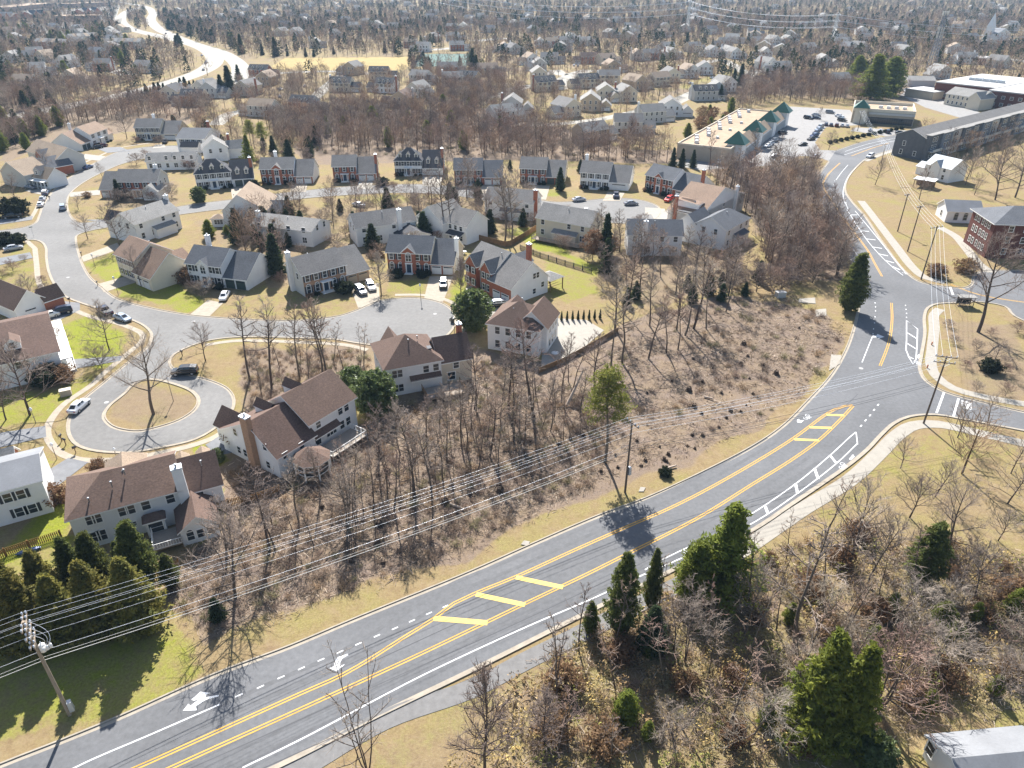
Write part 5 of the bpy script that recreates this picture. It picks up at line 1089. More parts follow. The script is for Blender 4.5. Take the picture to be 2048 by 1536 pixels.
h = House('white church with a tall pointed spire at the far right', (1966,80), (1990,82), 0, 'church', 'church'); W = h.W; h.block(0,W,0,22,7,'u',5,'siding_white',None,'roof_pale'); mb = MB(); mb.box(2,8,-3,3,0,13); tw = mb.build('tower', M['siding_white'], h.root); mb = MB(); mb.poly([(1.8,-3.2,13),(8.2,-3.2,13),(8.2,3.2,13),(1.8,3.2,13),(5,0,27)], [(0,1,4),(1,2,4),(2,3,4),(3,0,4),(3,2,1,0)]); mb.build('spire', M['siding_white'], tw); done(h)
h = House('white flat-roofed restaurant with a raised white box on top', (1905,124), (1960,130), 0, 'building', 'flat_building'); W = h.W; mb = MB(); mb.box(0,W,0,18,0,4.5); mb.build('wall', M['brick_dark'], h.root); mb = MB(); mb.box(-.3,W+.3,-.3,18.3,4.5,5); mb.box(W*.15,W*.5,6,12,5,7.5); mb.build('roof', M['flat_white'], h.root); done(h)

FARL = {'W':'small white house among the far trees ','C':'small cream house among the far trees ','G':'small grey house among the far trees '}
g_ = np.random.default_rng(99); taken = []
for (x0,x1,y0,y1,n,where) in ((330,800,6,60,34,'at the top left of centre'),(800,1400,6,60,34,'at the top centre'),(1400,2040,6,110,44,'at the top right'),(10,230,60,180,12,'left of the highway'),(1000,1600,60,110,10,'above the bright street')):
    for _ in range(n*6):
        px, py = g_.uniform(x0,x1), y0+(y1-y0)*g_.uniform(0,1)**1.3; p = G(px, py)
        if any((p-q).length < 30 for q in taken) or any(math.hypot(f[0].x-p.x, f[0].y-p.y) < 26 for f in FOOT): continue
        taken.append(p); c = 'WCGWC'[g_.integers(5)]; vmode = g_.uniform() < .5; wid = float(g_.uniform(10,14))
        h = House(FARL[c]+where, (px,py), (px+10,py), 0, group=FARL[c]+where, yaw=float(g_.uniform(-.6,.6)), W=wid); h.o = p; h.root.location = p
        rf = ['roof_grey','roof_lgrey','roof_tan','roof_slate','roof_lgrey'][g_.integers(5)]
        h.block(0, wid, 0, 11, 5.8, 'v' if vmode else 'u', 3.3, WALLW[c][0], None, rf); h.block(wid, wid+6, 1, 8, 3, 'u', 2.6, WALLW[c][0], None, rf); done(h); n -= 1
        if n == 0: break
# ------------------------------------------------------------------ trees: generators
def prisms(P0, P1, R0, R1, n=3):
    "tapered n-sided sticks, vectorised -> verts, quads"
    P0, P1 = np.asarray(P0, float), np.asarray(P1, float); R0, R1 = np.asarray(R0, float), np.asarray(R1, float)
    d = P1-P0; L_ = np.linalg.norm(d, axis=1, keepdims=True); d = d/np.maximum(L_, 1e-6)
    ref = np.where(np.abs(d[:, 2:3]) > .9, np.array([[1., 0, 0]]), np.array([[0., 0, 1]]))
    a = np.cross(d, ref); a /= np.maximum(np.linalg.norm(a, axis=1, keepdims=True), 1e-6); b_ = np.cross(d, a)
    V = np.empty((len(P0), 2*n, 3))
    for k in range(n):
        o = a*cos(2*pi*k/n) + b_*sin(2*pi*k/n)
        V[:, k] = P0 + o*R0[:, None]; V[:, n+k] = P1 + o*R1[:, None]
    base = (np.arange(len(P0))*2*n)[:, None]
    F = np.concatenate([base + np.array([[k, (k+1) % n, n+(k+1) % n, n+k]]) for k in range(n)], 0)
    return V.reshape(-1, 3), F
def np_mesh(name, V, F, mats, smooth=False, midx=None, tint=None):
    me = bpy.data.meshes.new(name); V = np.asarray(V, np.float32); F = np.asarray(F, np.int32); k = F.shape[1]
    me.vertices.add(len(V)); me.vertices.foreach_set('co', V.ravel())
    me.loops.add(F.size); me.loops.foreach_set('vertex_index', F.ravel())
    me.polygons.add(len(F)); me.polygons.foreach_set('loop_start', np.arange(len(F), dtype=np.int32)*k); me.polygons.foreach_set('loop_total', np.full(len(F), k, np.int32))
    if midx is not None: me.polygons.foreach_set('material_index', midx.astype(np.int32))
    me.update(calc_edges=True)
    if smooth: me.polygons.foreach_set('use_smooth', np.ones(len(F), bool))
    for m_ in (mats if isinstance(mats, (list, tuple)) else [mats]): me.materials.append(m_)
    if tint is not None:
        c = me.color_attributes.new('tint', 'FLOAT_COLOR', 'POINT'); c.data.foreach_set('color', np.concatenate([tint, np.ones((len(tint), 1))], 1).astype(np.float32).ravel())
    return me
def unit(v): return v/ max(1e-9, np.linalg.norm(v))

def bare_skeleton(seed, H=1.0, cb=.4, spread=.32, nprim=22, nsec=6, nter=5, lean=.03, stems=1, up=.75, r0=.016, droop=0.0, twr=.0016):
    "unit-height bare tree: returns stick lists for trunk+limbs and for branches+twigs"
    g = np.random.default_rng(seed); T = []; C = []
    def stick(lst, a, b_, ra, rb_): lst.append((a, b_, ra, rb_))
    def grow(lst, p, d, L_, ra, rb_, nseg, wig):
        pts = [p]; 
        for k in range(nseg):
            d = unit(d + g.normal(0, wig, 3) + np.array([0, 0, .05]))
            q = p + d*L_/nseg; f0, f1 = k/nseg, (k+1)/nseg
            stick(lst, p, q, ra+(rb_-ra)*f0, ra+(rb_-ra)*f1); p = q; pts.append(q)
        return pts, d
    for st in range(stems):
        a0 = g.uniform(0, 2*pi); d = unit(np.array([lean*cos(a0)+ (0 if stems == 1 else .28*cos(st*2*pi/stems+a0)), lean*sin(a0)+(0 if stems == 1 else .28*sin(st*2*pi/stems+a0)), 1]))
        hs = H*(1 if st == 0 else g.uniform(.8, .98))
        tr, _ = grow(T, np.array([0, 0, -.01]), d, hs*.93, r0*H*(1 if stems == 1 else .62), r0*H*.16, 9, .045)
        tr = np.array(tr)
        npm = nprim if stems == 1 else int(nprim/stems*1.3)
        for i in range(npm):
            f = cb + (1-cb)*((i+g.uniform(0, 1))/npm)**.9; f = min(f, .985); x = f*9; k = int(x); p = tr[k]+(tr[min(k+1, 9)]-tr[k])*(x-k)
            az = i*2.4 + g.uniform(-.5, .5); rel = (f-cb)/(1-cb)
            el = up*(.35+.75*rel) + g.uniform(-.12, .12)
            L1 = H*spread*(1.15-.75*rel)*g.uniform(.75, 1.2)
            dd = np.array([cos(az)*cos(el), sin(az)*cos(el), sin(el)])
            rb0 = r0*H*(.42-.26*rel)
            b1, de = grow(T if rel < .75 else C, p, dd, L1, rb0, twr*H*1.6, 4, .13)
            b1 = np.array(b1)
            for j in range(nsec):
                t = .25+.75*(j+g.uniform(0, 1))/nsec; y = min(t, .999)*4; k2 = int(y); q = b1[k2]+(b1[k2+1]-b1[k2])*(y-k2)
                ax = unit(b1[k2+1]-b1[k2]); rnd = unit(g.normal(0, 1, 3)); d2 = unit(ax*.75 + rnd*.75 + np.array([0, 0, .28-droop]))
                L2 = L1*(.62-.3*t)*g.uniform(.7, 1.3)
                b2, _ = grow(C, q, d2, L2, twr*H*1.5, twr*H*.9, 3, .18); b2 = np.array(b2)
                for m_ in range(nter):
                    t3 = g.uniform(.15, 1.0)*.999*3; k3 = int(t3); q3 = b2[k3]+(b2[k3+1]-b2[k3])*(t3-k3)
                    d3 = unit(unit(b2[k3+1]-b2[k3])*.6 + unit(g.normal(0, 1, 3))*.8 + np.array([0, 0, .25-droop*1.5]))
                    L3 = L2*g.uniform(.35, .8)
                    mid_ = q3 + d3*L3*.55; e = mid_ + unit(d3+g.normal(0, .25, 3))*L3*.45
                    stick(C, q3, mid_, twr*H*.9, twr*H*.75); stick(C, mid_, e, twr*H*.75, twr*H*.4)
    return T, C
def sticks_mesh(name, S_, m_, n):
    P0, P1, R0, R1 = zip(*S_); V, F = prisms(P0, P1, R0, R1, n); return np_mesh(name, V, F, m_, smooth=True)
BARE = {}
def bare_proto(kind, seed, tw, **k):
    T, C = bare_skeleton(seed, **k)
    BARE.setdefault(kind, []).append((sticks_mesh('trunk', T, M['bark'], 5), sticks_mesh('crown', C, M[tw], 3)))
for i in range(5): bare_proto('wood', 100+i, ['twig','twig','twig_red','twig','twig'][i], cb=.42+.06*(i % 3), spread=.20, nprim=20, nsec=5, nter=4, r0=.0135, lean=[.03,.1,.05,.13,.07][i], twr=.0015)
for i in range(4): bare_proto('slim', 130+i, ['twig','twig_red','twig','twig_red'][i], cb=.40, spread=.15, nprim=14, nsec=4, nter=3, r0=.010, lean=[.06,.16,.1,.22][i], twr=.0016)
for i in range(3): bare_proto('yard', 150+i, 'twig', cb=.2, spread=.44, nprim=22, nsec=6, nter=5, r0=.016, lean=.03, up=.85, twr=.0018)
for i in range(3): bare_proto('multi', 170+i, ['twig','twig_red','twig'][i], cb=.15, spread=.36, nprim=26, nsec=5, nter=5, stems=3, r0=.016, lean=.05, twr=.0019)
for i in range(2): bare_proto('round', 180+i, ['twig_red','twig'][i], cb=.12, spread=.62, nprim=26, nsec=7, nter=6, stems=2, r0=.022, lean=.05, up=.6, twr=.0026)
for i in range(2): bare_proto('oval', 190+i, 'twig', cb=.16, spread=.26, nprim=34, nsec=7, nter=6, r0=.014, up=1.15, twr=.0017)
for i in range(3): bare_proto('pale', 200+i, 'twig_pale', cb=.28, spread=.42, nprim=20, nsec=7, nter=6, stems=1+i % 2, r0=.015, lean=.12, up=.7, twr=.0018, droop=.12)
for i in range(2): bare_proto('wispy', 220+i, 'twig', cb=.28, spread=.2, nprim=26, nsec=4, nter=3, stems=4, r0=.009, lean=.04, up=1.0, twr=.0010)
for i in range(2): bare_proto('big', 210+i, 'twig', cb=.26, spread=.42, nprim=15, nsec=9, nter=7, r0=.02, lean=.04, up=.95, twr=.0012)

LEAF = {}
def leaf_clumps(g, centres, rad, per, size, aspect=1.6):
    "small leaf cards scattered in balls round the centres"
    n = len(centres)*per; c = np.repeat(centres, per, 0); r = np.repeat(rad, per)[:, None]
    off = g.normal(0, .5, (n, 3)); off /= np.maximum(1, np.linalg.norm(off, axis=1, keepdims=True)); p = c+off*r*np.array([1, 1, .8])
    a = g.normal(0, 1, (n, 3)); a /= np.linalg.norm(a, axis=1, keepdims=True); b_ = np.cross(a, g.normal(0, 1, (n, 3))); b_ /= np.maximum(np.linalg.norm(b_, axis=1, keepdims=True), 1e-6)
    s = size*g.uniform(.6, 1.3, (n, 1)); a *= s*aspect; b_ *= s
    V = np.stack([p-a, p-b_*.6, p+a, p+b_*.6], 1).reshape(-1, 3)
    return V, np.arange(n*4).reshape(-1, 4)
def conifer(seed, H, R, shape='cone', nb=150, per=26, size=.16, cb=.04, m_='leaf_cedar', core=.55, tufty=.5):
    g = np.random.default_rng(seed); cs = []; rs = []; T = [((0, 0, -.1), (0, 0, H*.96), H*.014+.03, .02)]
    def prof(f):
        if shape == 'cone': return (1-f)**.85*(1 if f > .08 else .7+f*3.7)
        if shape == 'ovate': return min(1, (f+.10)*3.2)*(1-f)**.62*1.05
        if shape == 'peak': return min(1, (f+.12)*5)*(1-f)**.8*(.86+.28*((int(f*17)*7) % 3)/2)
        if shape == 'column': return min(1, (f+.05)*5)*(1-f**3.5)**.7
        if shape == 'layer': return (1-f)**.9*(.72+.42*(int(f*13) % 2))
        if shape == 'round': return sqrt(max(0, 1-(2*f-1)**2))*.98+.05
        return (1-f)
    for i in range(nb):
        f = cb+(1-cb)*((i+g.uniform(0, 1))/nb)**1.15; f = min(f, .995)
        az = i*2.39996+g.uniform(-.3, .3); rr_ = R*prof((f-cb)/(1-cb))*g.uniform(.72, 1.14)
        for k in range(3):
            t = (.45, .75, 1.0)[k]; q = np.array([cos(az)*rr_*t, sin(az)*rr_*t, f*H + rr_*t*(.22 if shape in ('cone','ovate') else -.12 if shape == 'layer' else .1)])
            cs.append(q+g.normal(0, .06*R, 3)); rs.append((.22+.2*(1-f))*R*tufty+.12)
        if i % 2 == 0: T.append(((0, 0, f*H-.1), (cos(az)*rr_*.9, sin(az)*rr_*.9, f*H+rr_*.1), .035, .012))
    V, F = leaf_clumps(g, np.array(cs), np.array(rs), per, size)
    if core:
        nz_, na_ = 10, 10; cv = []
        for a in range(nz_+1):
            f = a/nz_; 
            for k in range(na_): r_ = R*core*prof(f)*(1+.25*g.uniform(-1, 1))+.02; cv.append((r_*cos(2*pi*k/na_), r_*sin(2*pi*k/na_), H*(cb+(1-cb)*f*.96)))
        cf = [(a*na_+k, a*na_+(k+1) % na_, (a+1)*na_+(k+1) % na_, (a+1)*na_+k) for a in range(nz_) for k in range(na_)]
        F = np.concatenate([F, np.array(cf)+len(V)]); V = np.concatenate([V, np.array(cv)])
    return (sticks_mesh('trunk', [(np.array(a), np.array(b_), c, d) for a, b_, c, d in T], M['bark'], 5), np_mesh('crown', V, F, M[m_]))
def leaf_proto(kind, *a, **k): LEAF.setdefault(kind, []).append((conifer(*a, **k), a[1]))
for i in range(3): leaf_proto('cypress', 300+i, 9.5, 2.5, 'peak', 230, 16, .15, m_='leaf_cypress', core=.55, tufty=.32)
for i in range(2): leaf_proto('cedar', 310+i, 11, 2.7, 'ovate', 240, 18, .15, m_='leaf_cedar', core=.55, tufty=.32)
for i in range(2): leaf_proto('twin', 315+i, 12, 2.9, 'peak', 260, 16, .16, m_='leaf_bright', core=.5, tufty=.28)
for i in range(3): leaf_proto('darkcedar', 320+i, 8, 2.2, 'cone', 120, 26, .14, m_='leaf_spruce', core=.6)
for i in range(2): leaf_proto('spruce', 330+i, 12, 2.8, 'layer', 150, 24, .15, m_='leaf_spruce', core=.5)
for i in range(2): leaf_proto('whitepine', 340+i, 13, 3.6, 'layer', 150, 18, .17, cb=.1, m_='leaf_bright', core=.3, tufty=.34)
for i in range(2): leaf_proto('mixed', 350+i, 9, 2.6, 'ovate', 120, 26, .14, m_='leaf_bright', core=.5)
for i in range(2): leaf_proto('magnolia', 360+i, 6.5, 2.9, 'round', 170, 24, .17, cb=.02, m_='leaf_magnolia', core=.6, tufty=.36)
for i in range(2): leaf_proto('shrub_green', 370+i, 1.6, 1.2, 'round', 40, 26, .10, cb=.0, m_='leaf_dark', core=.7)
for i in range(2): leaf_proto('shrub_dry', 380+i, 1.8, 1.3, 'round', 40, 16, .09, cb=.0, m_='leaf_dry', core=0)
leaf_proto('arbor', 390, 6.5, 1.15, 'cone', 110, 24, .11, m_='leaf_spruce', core=.7)
for i in range(2): leaf_proto('dryleaf', 395+i, 6, 2.2, 'round', 60, 16, .12, cb=.25, m_='leaf_dry', core=0)
def pine_proto(seed, H=16, R=3.6):
    g = np.random.default_rng(seed); T = []; cs = []; rs = []
    pts = [np.array([.25*sin(z*.35), .2*cos(z*.3), z]) for z in np.linspace(-.1, H*.95, 9)]
    for k in range(8): T.append((pts[k], pts[k+1], .24-.022*k, .24-.022*(k+1)))
    for i in range(46):
        f = .52+.46*(i+g.uniform(0,1))/46; az = i*2.4; q = pts[min(8, int(f*8/.95))]; p0 = np.array([q[0], q[1], f*H])
        L_ = R*(1.1-.75*(f-.52)/.46)*g.uniform(.55, 1.15); e = p0+np.array([cos(az)*L_, sin(az)*L_, L_*.25]); T.append((p0, e, .06, .02))
        for t in (.55, .8, 1.0): cs.append(p0+(e-p0)*t+g.normal(0, .2, 3)); rs.append(.75)
    V, F = leaf_clumps(g, np.array(cs), np.array(rs), 34, .12, 2.2)
    return (sticks_mesh('trunk', T, M['bark'], 6), np_mesh('crown', V, F, M['leaf_pine']))
for i in range(2): LEAF.setdefault('pine', []).append((pine_proto(400+i), 16))

PROTO_OBJ = {}
NAMES = {'wood':'bare_tree','slim':'bare_tree','yard':'bare_tree','multi':'bare_tree','round':'bare_shrub','oval':'bare_tree','pale':'bare_tree','big':'bare_tree','wispy':'bare_tree','twin':'conifer_tree','cypress':'cypress_tree','cedar':'cedar_tree','darkcedar':'cedar_tree','spruce':'spruce_tree','whitepine':'pine_tree','mixed':'evergreen_tree','magnolia':'evergreen_shrub','shrub_green':'shrub','shrub_dry':'dry_shrub','arbor':'evergreen_column','dryleaf':'brown_leaved_tree','pine':'pine_tree'}
CATS = {'bare_tree':'tree','bare_shrub':'shrub','evergreen_shrub':'shrub','shrub':'shrub','dry_shrub':'shrub','evergreen_column':'tree'}
def plant(kind, pos, H, label, group=None, rz=None, wide=1.0, idx=None):
    lst = BARE.get(kind) or LEAF[kind]; k = rng.integers(len(lst)) if idx is None else idx % len(lst)
    if kind in BARE: (tm, cm), h0 = lst[k], 1.0
    else: (tm, cm), h0 = lst[k]
    s = H/h0; nm = NAMES[kind]
    r = empty(nm, (pos[0], pos[1], 0), rng.uniform(0, 2*pi) if rz is None else rz, label, CATS.get(nm, 'tree'), group); r.scale = (s*wide, s*wide, s)
    link_mesh('trunk' if 'shrub' not in nm else 'stems', tm, r); link_mesh('crown', cm, r); return r

CLEAR = []            # outlines no scattered tree may stand on
CLEAR.append([(p.x, p.y) for p in ROAD_POLY]); CLEAR.append([(p.x, p.y) for p in cST])
for l, wd in ((SW,3),(SW2,3),(SW3,3)):
    c_ = catmull(gpts(l)); CLEAR.append([(p.x,p.y) for p in offset(c_, wd/2)+offset(c_, -wd/2)[::-1]])
CLEAR.append([(p.x, p.y) for p in gpts(LOT)])
for l, wd in [(cH1,20),(cH2,20),(catmull(gpts(H3),4),12)] + [(catmull(gpts(q),5), w_+3) for q, w_ in FAR_STREETS]: CLEAR.append([(p.x,p.y) for p in offset(l, wd/2)+offset(l, -wd/2)[::-1]])
for m_, q in DRV: CLEAR.append([(p.x, p.y) for p in gpts(q)])
CLEAR.append([(p.x,p.y) for p in gpts([(535,138),(570,116),(800,114),(838,112),(810,140),(690,141)])]); CLEAR.append([(p.x,p.y) for p in gpts([(826,134),(846,106),(942,106),(934,134)])])
def clear_of(pts, extra=()):
    pts = np.asarray(pts); bad = np.zeros(len(pts), bool)
    for p in CLEAR + [[(v.x, v.y) for v in f] for f in FOOT] + list(extra):
        q = np.array(p); m_ = (pts[:,0] > q[:,0].min()) & (pts[:,0] < q[:,0].max()) & (pts[:,1] > q[:,1].min()) & (pts[:,1] < q[:,1].max())
        if m_.any(): 
            s_ = np.zeros(len(pts), bool); s_[m_] = in_poly(pts[m_,0], pts[m_,1], p); bad |= s_
    return ~bad
def scatter(poly, n, gap, seed, extra=()):
    "n points at least gap apart inside a photo-pixel outline laid on the ground"
    g = np.random.default_rng(seed); P = [(v.x, v.y) for v in gpts(poly)]; xs, ys = zip(*P); out = []
    c = np.stack([g.uniform(min(xs), max(xs), n*30), g.uniform(min(ys), max(ys), n*30)], 1)
    c = c[in_poly(c[:,0], c[:,1], P)]; c = c[clear_of(c, extra)] if len(c) else c
    cell = {}
    for x, y in c:
        k = (int(x//gap), int(y//gap)); ok = True
        for a in (-1,0,1):
            for b_ in (-1,0,1):
                for q in cell.get((k[0]+a, k[1]+b_), ()):
                    if (q[0]-x)**2+(q[1]-y)**2 < gap*gap: ok = False
        if ok: cell.setdefault(k, []).append((x, y)); out.append((x, y))
        if len(out) >= n: break
    return out
# ------------------------------------------------------------------ trees: where they stand
PL = []   # bare trees: kind, pos, H, label, group, wide
def bt(kind, base, top, label, group=None, wide=1.0): 
    g_ = G(*base); PL.append((kind, (g_.x, g_.y), max(2.0, height_at(base, top)), label, group, wide, True))
bt('big', (307,828), 672, 'wide bare tree on the island inside the loop road', wide=1.0)
bt('yard', (283,573), 500, 'dark bare tree in a round mulch bed between two driveways')
bt('yard', (176,478), 432, 'low spreading bare tree at the street corner beside the curved kerb', wide=1.3)
bt('yard', (240,494), 412, 'tall bare tree beside the driveway of the reddish tan house')
bt('yard', (69,606), 552, 'crooked bare tree on the corner lawn above the parked suv', wide=1.2)
bt('yard', (219,700), 612, 'bare tree on the yellow-green lawn across from the parked pickup')
bt('round', (204,735), 690, 'reddish bare tree where the grey driveway meets the walk')
bt('yard', (411,722), 650, 'small bare tree on the dry lawn behind the black open car')
for b_, t, l in (((500,762),588,'tall bare trunk standing first in the line left of the cul-de-sac'), ((543,777),598,'second tall bare trunk in the line left of the cul-de-sac'), ((600,758),600,'middle tall bare trunk in the line left of the cul-de-sac'), ((646,762),585,'fourth tall bare trunk in the line left of the cul-de-sac'), ((657,768),592,'last bare trunk in the line, next to the brown hip roof')): bt('wood', b_, t, l)
bt('slim', (617,764), 668, 'thin young bare tree between the tall trunks by the cul-de-sac')
bt('yard', (471,1195), 1030, 'leaning bare tree with heavy limbs right of the conifer row')
bt('wood', (540,1100), 930, 'tall dark bare tree below the screened porch', wide=1.15)
bt('wood', (452,1120), 1000, 'bare tree with broad crown right of the gabled sunroom', wide=1.4)
bt('wood', (831,994), 808, 'tallest bare trunk in the left part of the cut-over wood', wide=1.0)
bt('wood', (864,998), 840, 'tall bare trunk with a broken pale limb in the cut-over wood')
bt('wood', (788,1026), 895, 'bare trunk left of the tallest one in the cut-over wood')
bt('multi', (697,1034), 900, 'forked bare tree below the deck of the porch house')
bt('wood', (1068,832), 640, 'large bare tree below the white concrete patio', wide=1.2)
bt('wood', (1018,830), 690, 'bare tree with round crown below the grey-white brown-roofed house', wide=1.4)
bt('wood', (1244,726), 575, 'thick bare tree with long shadow beside the cleared slope', wide=1.2)
bt('wood', (1333,706), 585, 'straight broken trunk with long shadow at the edge of the cleared slope')
bt('wood', (1387,657), 515, 'bare tree leaning right above the cleared slope', wide=1.3)
bt('wood', (1353,660), 535, 'bare tree just left of the one leaning over the cleared slope')
bt('wood', (1222,731), 575, 'bare trunk left of the thick tree beside the cleared slope')
bt('slim', (1140,795), 650, 'thin bare trunk between the patio and the pale fallen log')
bt('slim', (1191,734), 640, 'thin bare trunk at the right tip of the white patio')
bt('yard', (1531,516), 405, 'tall branching bare tree right of the dark hip-roofed house')
bt('big', (1956,664), 480, 'huge spreading bare tree between the two side streets', wide=1.0)
bt('slim', (1589,1297), 1060, 'tall bare tree with fine twigs in the middle of the lower right wood', wide=1.6)
bt('yard', (1699,1134), 985, 'slim bare tree on the tan slope below the sidewalk')
bt('yard', (1735,1169), 1040, 'small bare tree leaning right on the tan slope')
bt('big', (1889,1122), 965, 'dark forked bare tree behind the dark evergreen on the right slope', wide=.8)
bt('multi', (1756,1421), 1225, 'many-stemmed bare tree beside the pair of large green conifers')
bt('pale', (1864,1335), 1225, 'pale twisted bare tree lit by the sun in the lower right wood', wide=1.2)
bt('multi', (1923,1176), 1080, 'fan-shaped bare tree on the right slope')
bt('slim', (1669,1300), 1120, 'bare trunk behind the pair of large green conifers')
bt('wispy', (737,1550), 1318, 'fan of bare stems in front of the trail at the bottom edge', wide=.9)
bt('oval', (969,1545), 1332, 'upright bare tree beside the trail at the bottom', wide=.8)
bt('oval', (1088,1500), 1375, 'bare tree with dry leaves clinging at the edge of the lower wood')
bt('slim', (1109,1380), 1225, 'slender bare tree beside the trail below the yellow hatching', wide=1.2)
bt('yard', (600,413), 362, 'pair-stemmed bare street tree left of the tall parked row on the upper street'); bt('yard', (589,407), 366, 'bare street tree touching its taller twin on the upper street')
bt('yard', (666,421), 358, 'bare tree behind the low grey-roofed house'); bt('yard', (703,429), 385, 'bare tree beside the white car on the upper street'); bt('yard', (736,400), 355, 'bare street tree below the plain brick house')
bt('yard', (98,352), 300, 'bare tree in front of the beige-roofed house with brick gables'); bt('yard', (32,402), 352, 'pale bare tree on the far left lawn'); bt('yard', (157,419), 393, 'low spreading bare tree beside the blue car', wide=1.6); bt('yard', (205,355), 326, 'small bare tree on the inner kerb of the left street'); bt('yard', (254,278), 225, 'bare tree between the tan-roofed and the grey-roofed house')
bt('wood', (893,478), 325, 'thick tall trunk behind the red brick house', wide=.9); bt('wood', (906,474), 330, 'second thick trunk behind the red brick house', wide=.9); bt('wood', (1010,483), 330, 'tall bare tree above the bright green garden'); bt('wood', (1022,490), 345, 'bare tree leaning beside the garden fence')
bt('oval', (762,584), 503, 'dense oval bare tree left of the red brick house', wide=1.2); bt('oval', (922,592), 515, 'bare oval street tree in a mulch ring right of the red brick house', wide=1.1)
bt('yard', (1280,700-120), 470, 'bare tree on the dry garden below the dark grey-roofed house')
bt('yard', (60,800+30), 690, 'bare tree with crossing limbs above the toys on the left lawn', wide=1.1); bt('yard', (12,840), 745, 'bare tree at the left edge above the grey driveway')
bt('wood', (1700,640-20), 540, 'thin bare tree just left of the roadside cedar')
bt('yard', (1915,845+30), 800, 'young bare tree on the corner below the crosswalk'); bt('yard', (1975,848), 795, 'round young bare tree beside the lower side street', wide=1.3); bt('yard', (1982,735), 680, 'bare sapling beside the clipped dark shrub')
bt('yard', (1990,400), 290, 'tall bare tree behind the brick office'); bt('yard', (2030,395), 275, 'bare tree at the right edge behind the brick office'); bt('yard', (1930,370), 300, 'bare tree right of the white metal-roofed cottage'); bt('yard', (1750,370), 318, 'bare tree in the field left of the white cottage'); bt('yard', (1838,400), 340, 'thin bare tree below the white cottage')
bt('yard', (1657,300), 262, 'bare tree on the grass beside the car park exit'); bt('yard', (1700,280), 255, 'bare tree on the clipped hedge bank'); bt('yard', (1560,300), 268, 'bare tree in the car park island'); bt('yard', (1640,240), 215, 'small bare tree between the parked cars')
ZN = [
 ('wood',[(520,1060),(760,925),(980,800),(1120,760),(1200,770),(1160,860),(920,975),(720,1060),(560,1120)],34,4.0,'tall bare tree in the cut-over wood between the porch house and the curving road','bare trees of the cut-over wood',(9,13)),
 ('slim',[(430,1080),(700,950),(960,800),(1190,760),(1180,880),(900,1010),(640,1120),(430,1180)],50,2.4,'thin bare tree in the cut-over wood between the porch house and the curving road','thin bare trees of the cut-over wood',(6,11)),
 ('wood',[(1210,640),(1400,560),(1560,560),(1500,640),(1260,740)],14,4.5,'bare tree at the upper edge of the cleared slope','bare trees above the cleared slope',(11,16)),
 ('slim',[(480,700),(720,700),(740,780),(640,800),(520,820)],14,2.5,'thin bare tree in the clump left of the brown hip roof','thin bare trees by the cul-de-sac',(7,11)),
 ('wood',[(1390,330),(1500,300),(1630,350),(1690,470),(1680,560),(1540,560),(1500,440)],46,4.5,'bare tree in the wood between the upper cul-de-sac and the road bend','bare trees of the road bend wood',(10,15)),
 ('wood',[(620,300),(660,225),(860,205),(1000,220),(1010,300)],60,5.5,'bare tree in the middle wood behind the upper street','bare trees of the middle wood',(13,18)),
 ('wood',[(1000,220),(1080,260),(1260,290),(1400,290),(1360,330),(1010,310)],34,5.5,'bare tree in the belt behind the brick houses and below the grey gabled houses','bare trees behind the brick houses',(12,16)),
 ('slim',[(1180,1250),(1480,1130),(1660,1080),(1780,1150),(2050,1180),(2050,1400),(1760,1460),(1500,1520),(1000,1540),(1130,1330)],40,3.6,'bare tree in the brushy wood at the lower right','bare trees of the lower right wood',(7,12)),
 ('pale',[(1250,1300),(1600,1200),(2050,1200),(2050,1400),(1800,1440),(1300,1530)],12,5,'pale grey bare tree in the brushy wood at the lower right','pale bare trees of the lower right wood',(6,10)),
 ('wood',[(0,250),(160,225),(400,190),(420,230),(270,235),(120,250),(0,300)],26,6,'bare tree in the belt between the highway and the left street','bare trees along the highway',(9,13)),
 ('yard',[(640,440),(880,350),(1060,390),(1000,480),(700,470),(560,500),(540,430)],24,6,'bare garden tree among the houses above the cul-de-sac','bare garden trees above the cul-de-sac',(8,13)),
 ('wood',[(1180,470),(1420,470),(1420,540),(1200,580)],14,5,'bare tree around the dark grey-roofed garden houses','bare trees by the dark roofs',(9,13)),
 ('yard',[(330,250),(620,300),(640,380),(520,300),(400,320)],16,7,'bare garden tree among the houses of the upper left street','bare garden trees of the upper left street',(7,11)),
 ('round',[(440,470),(600,440),(560,540),(470,500)],9,4,'bushy bare tree beside the pointed evergreens','bushy bare trees by the evergreens',(5,8)),
 ('yard',[(1750,930),(2040,930),(2040,1090),(1800,1090)],8,7,'small bare tree on the dry slope below the sidewalk','small bare trees on the dry slope',(5,9)),
 ('yard',[(1840,290),(2040,310),(2040,400),(1880,390)],7,9,'bare tree around the field behind the brick office','bare trees around the field',(9,13)),
 ('wood',[(1420,190),(1560,170),(1830,185),(1690,208),(1540,205),(1470,230)],44,6,'bare tree in the belt behind the shops','bare trees behind the shops',(9,12)),
 ('yard',[(1800,280),(1980,240),(2050,290),(1900,330)],12,6,'bare tree below the long row of grey town houses','bare trees below the town houses',(7,11)),
]
for zi, (kind, poly, n, gap, label, grp, (h0, h1)) in enumerate(ZN):
    for x, y in scatter(poly, n, gap, 900+zi): PL.append((kind, (x, y), float(rng.uniform(h0, h1)), label, grp, float(rng.uniform(.85, 1.25)), False))
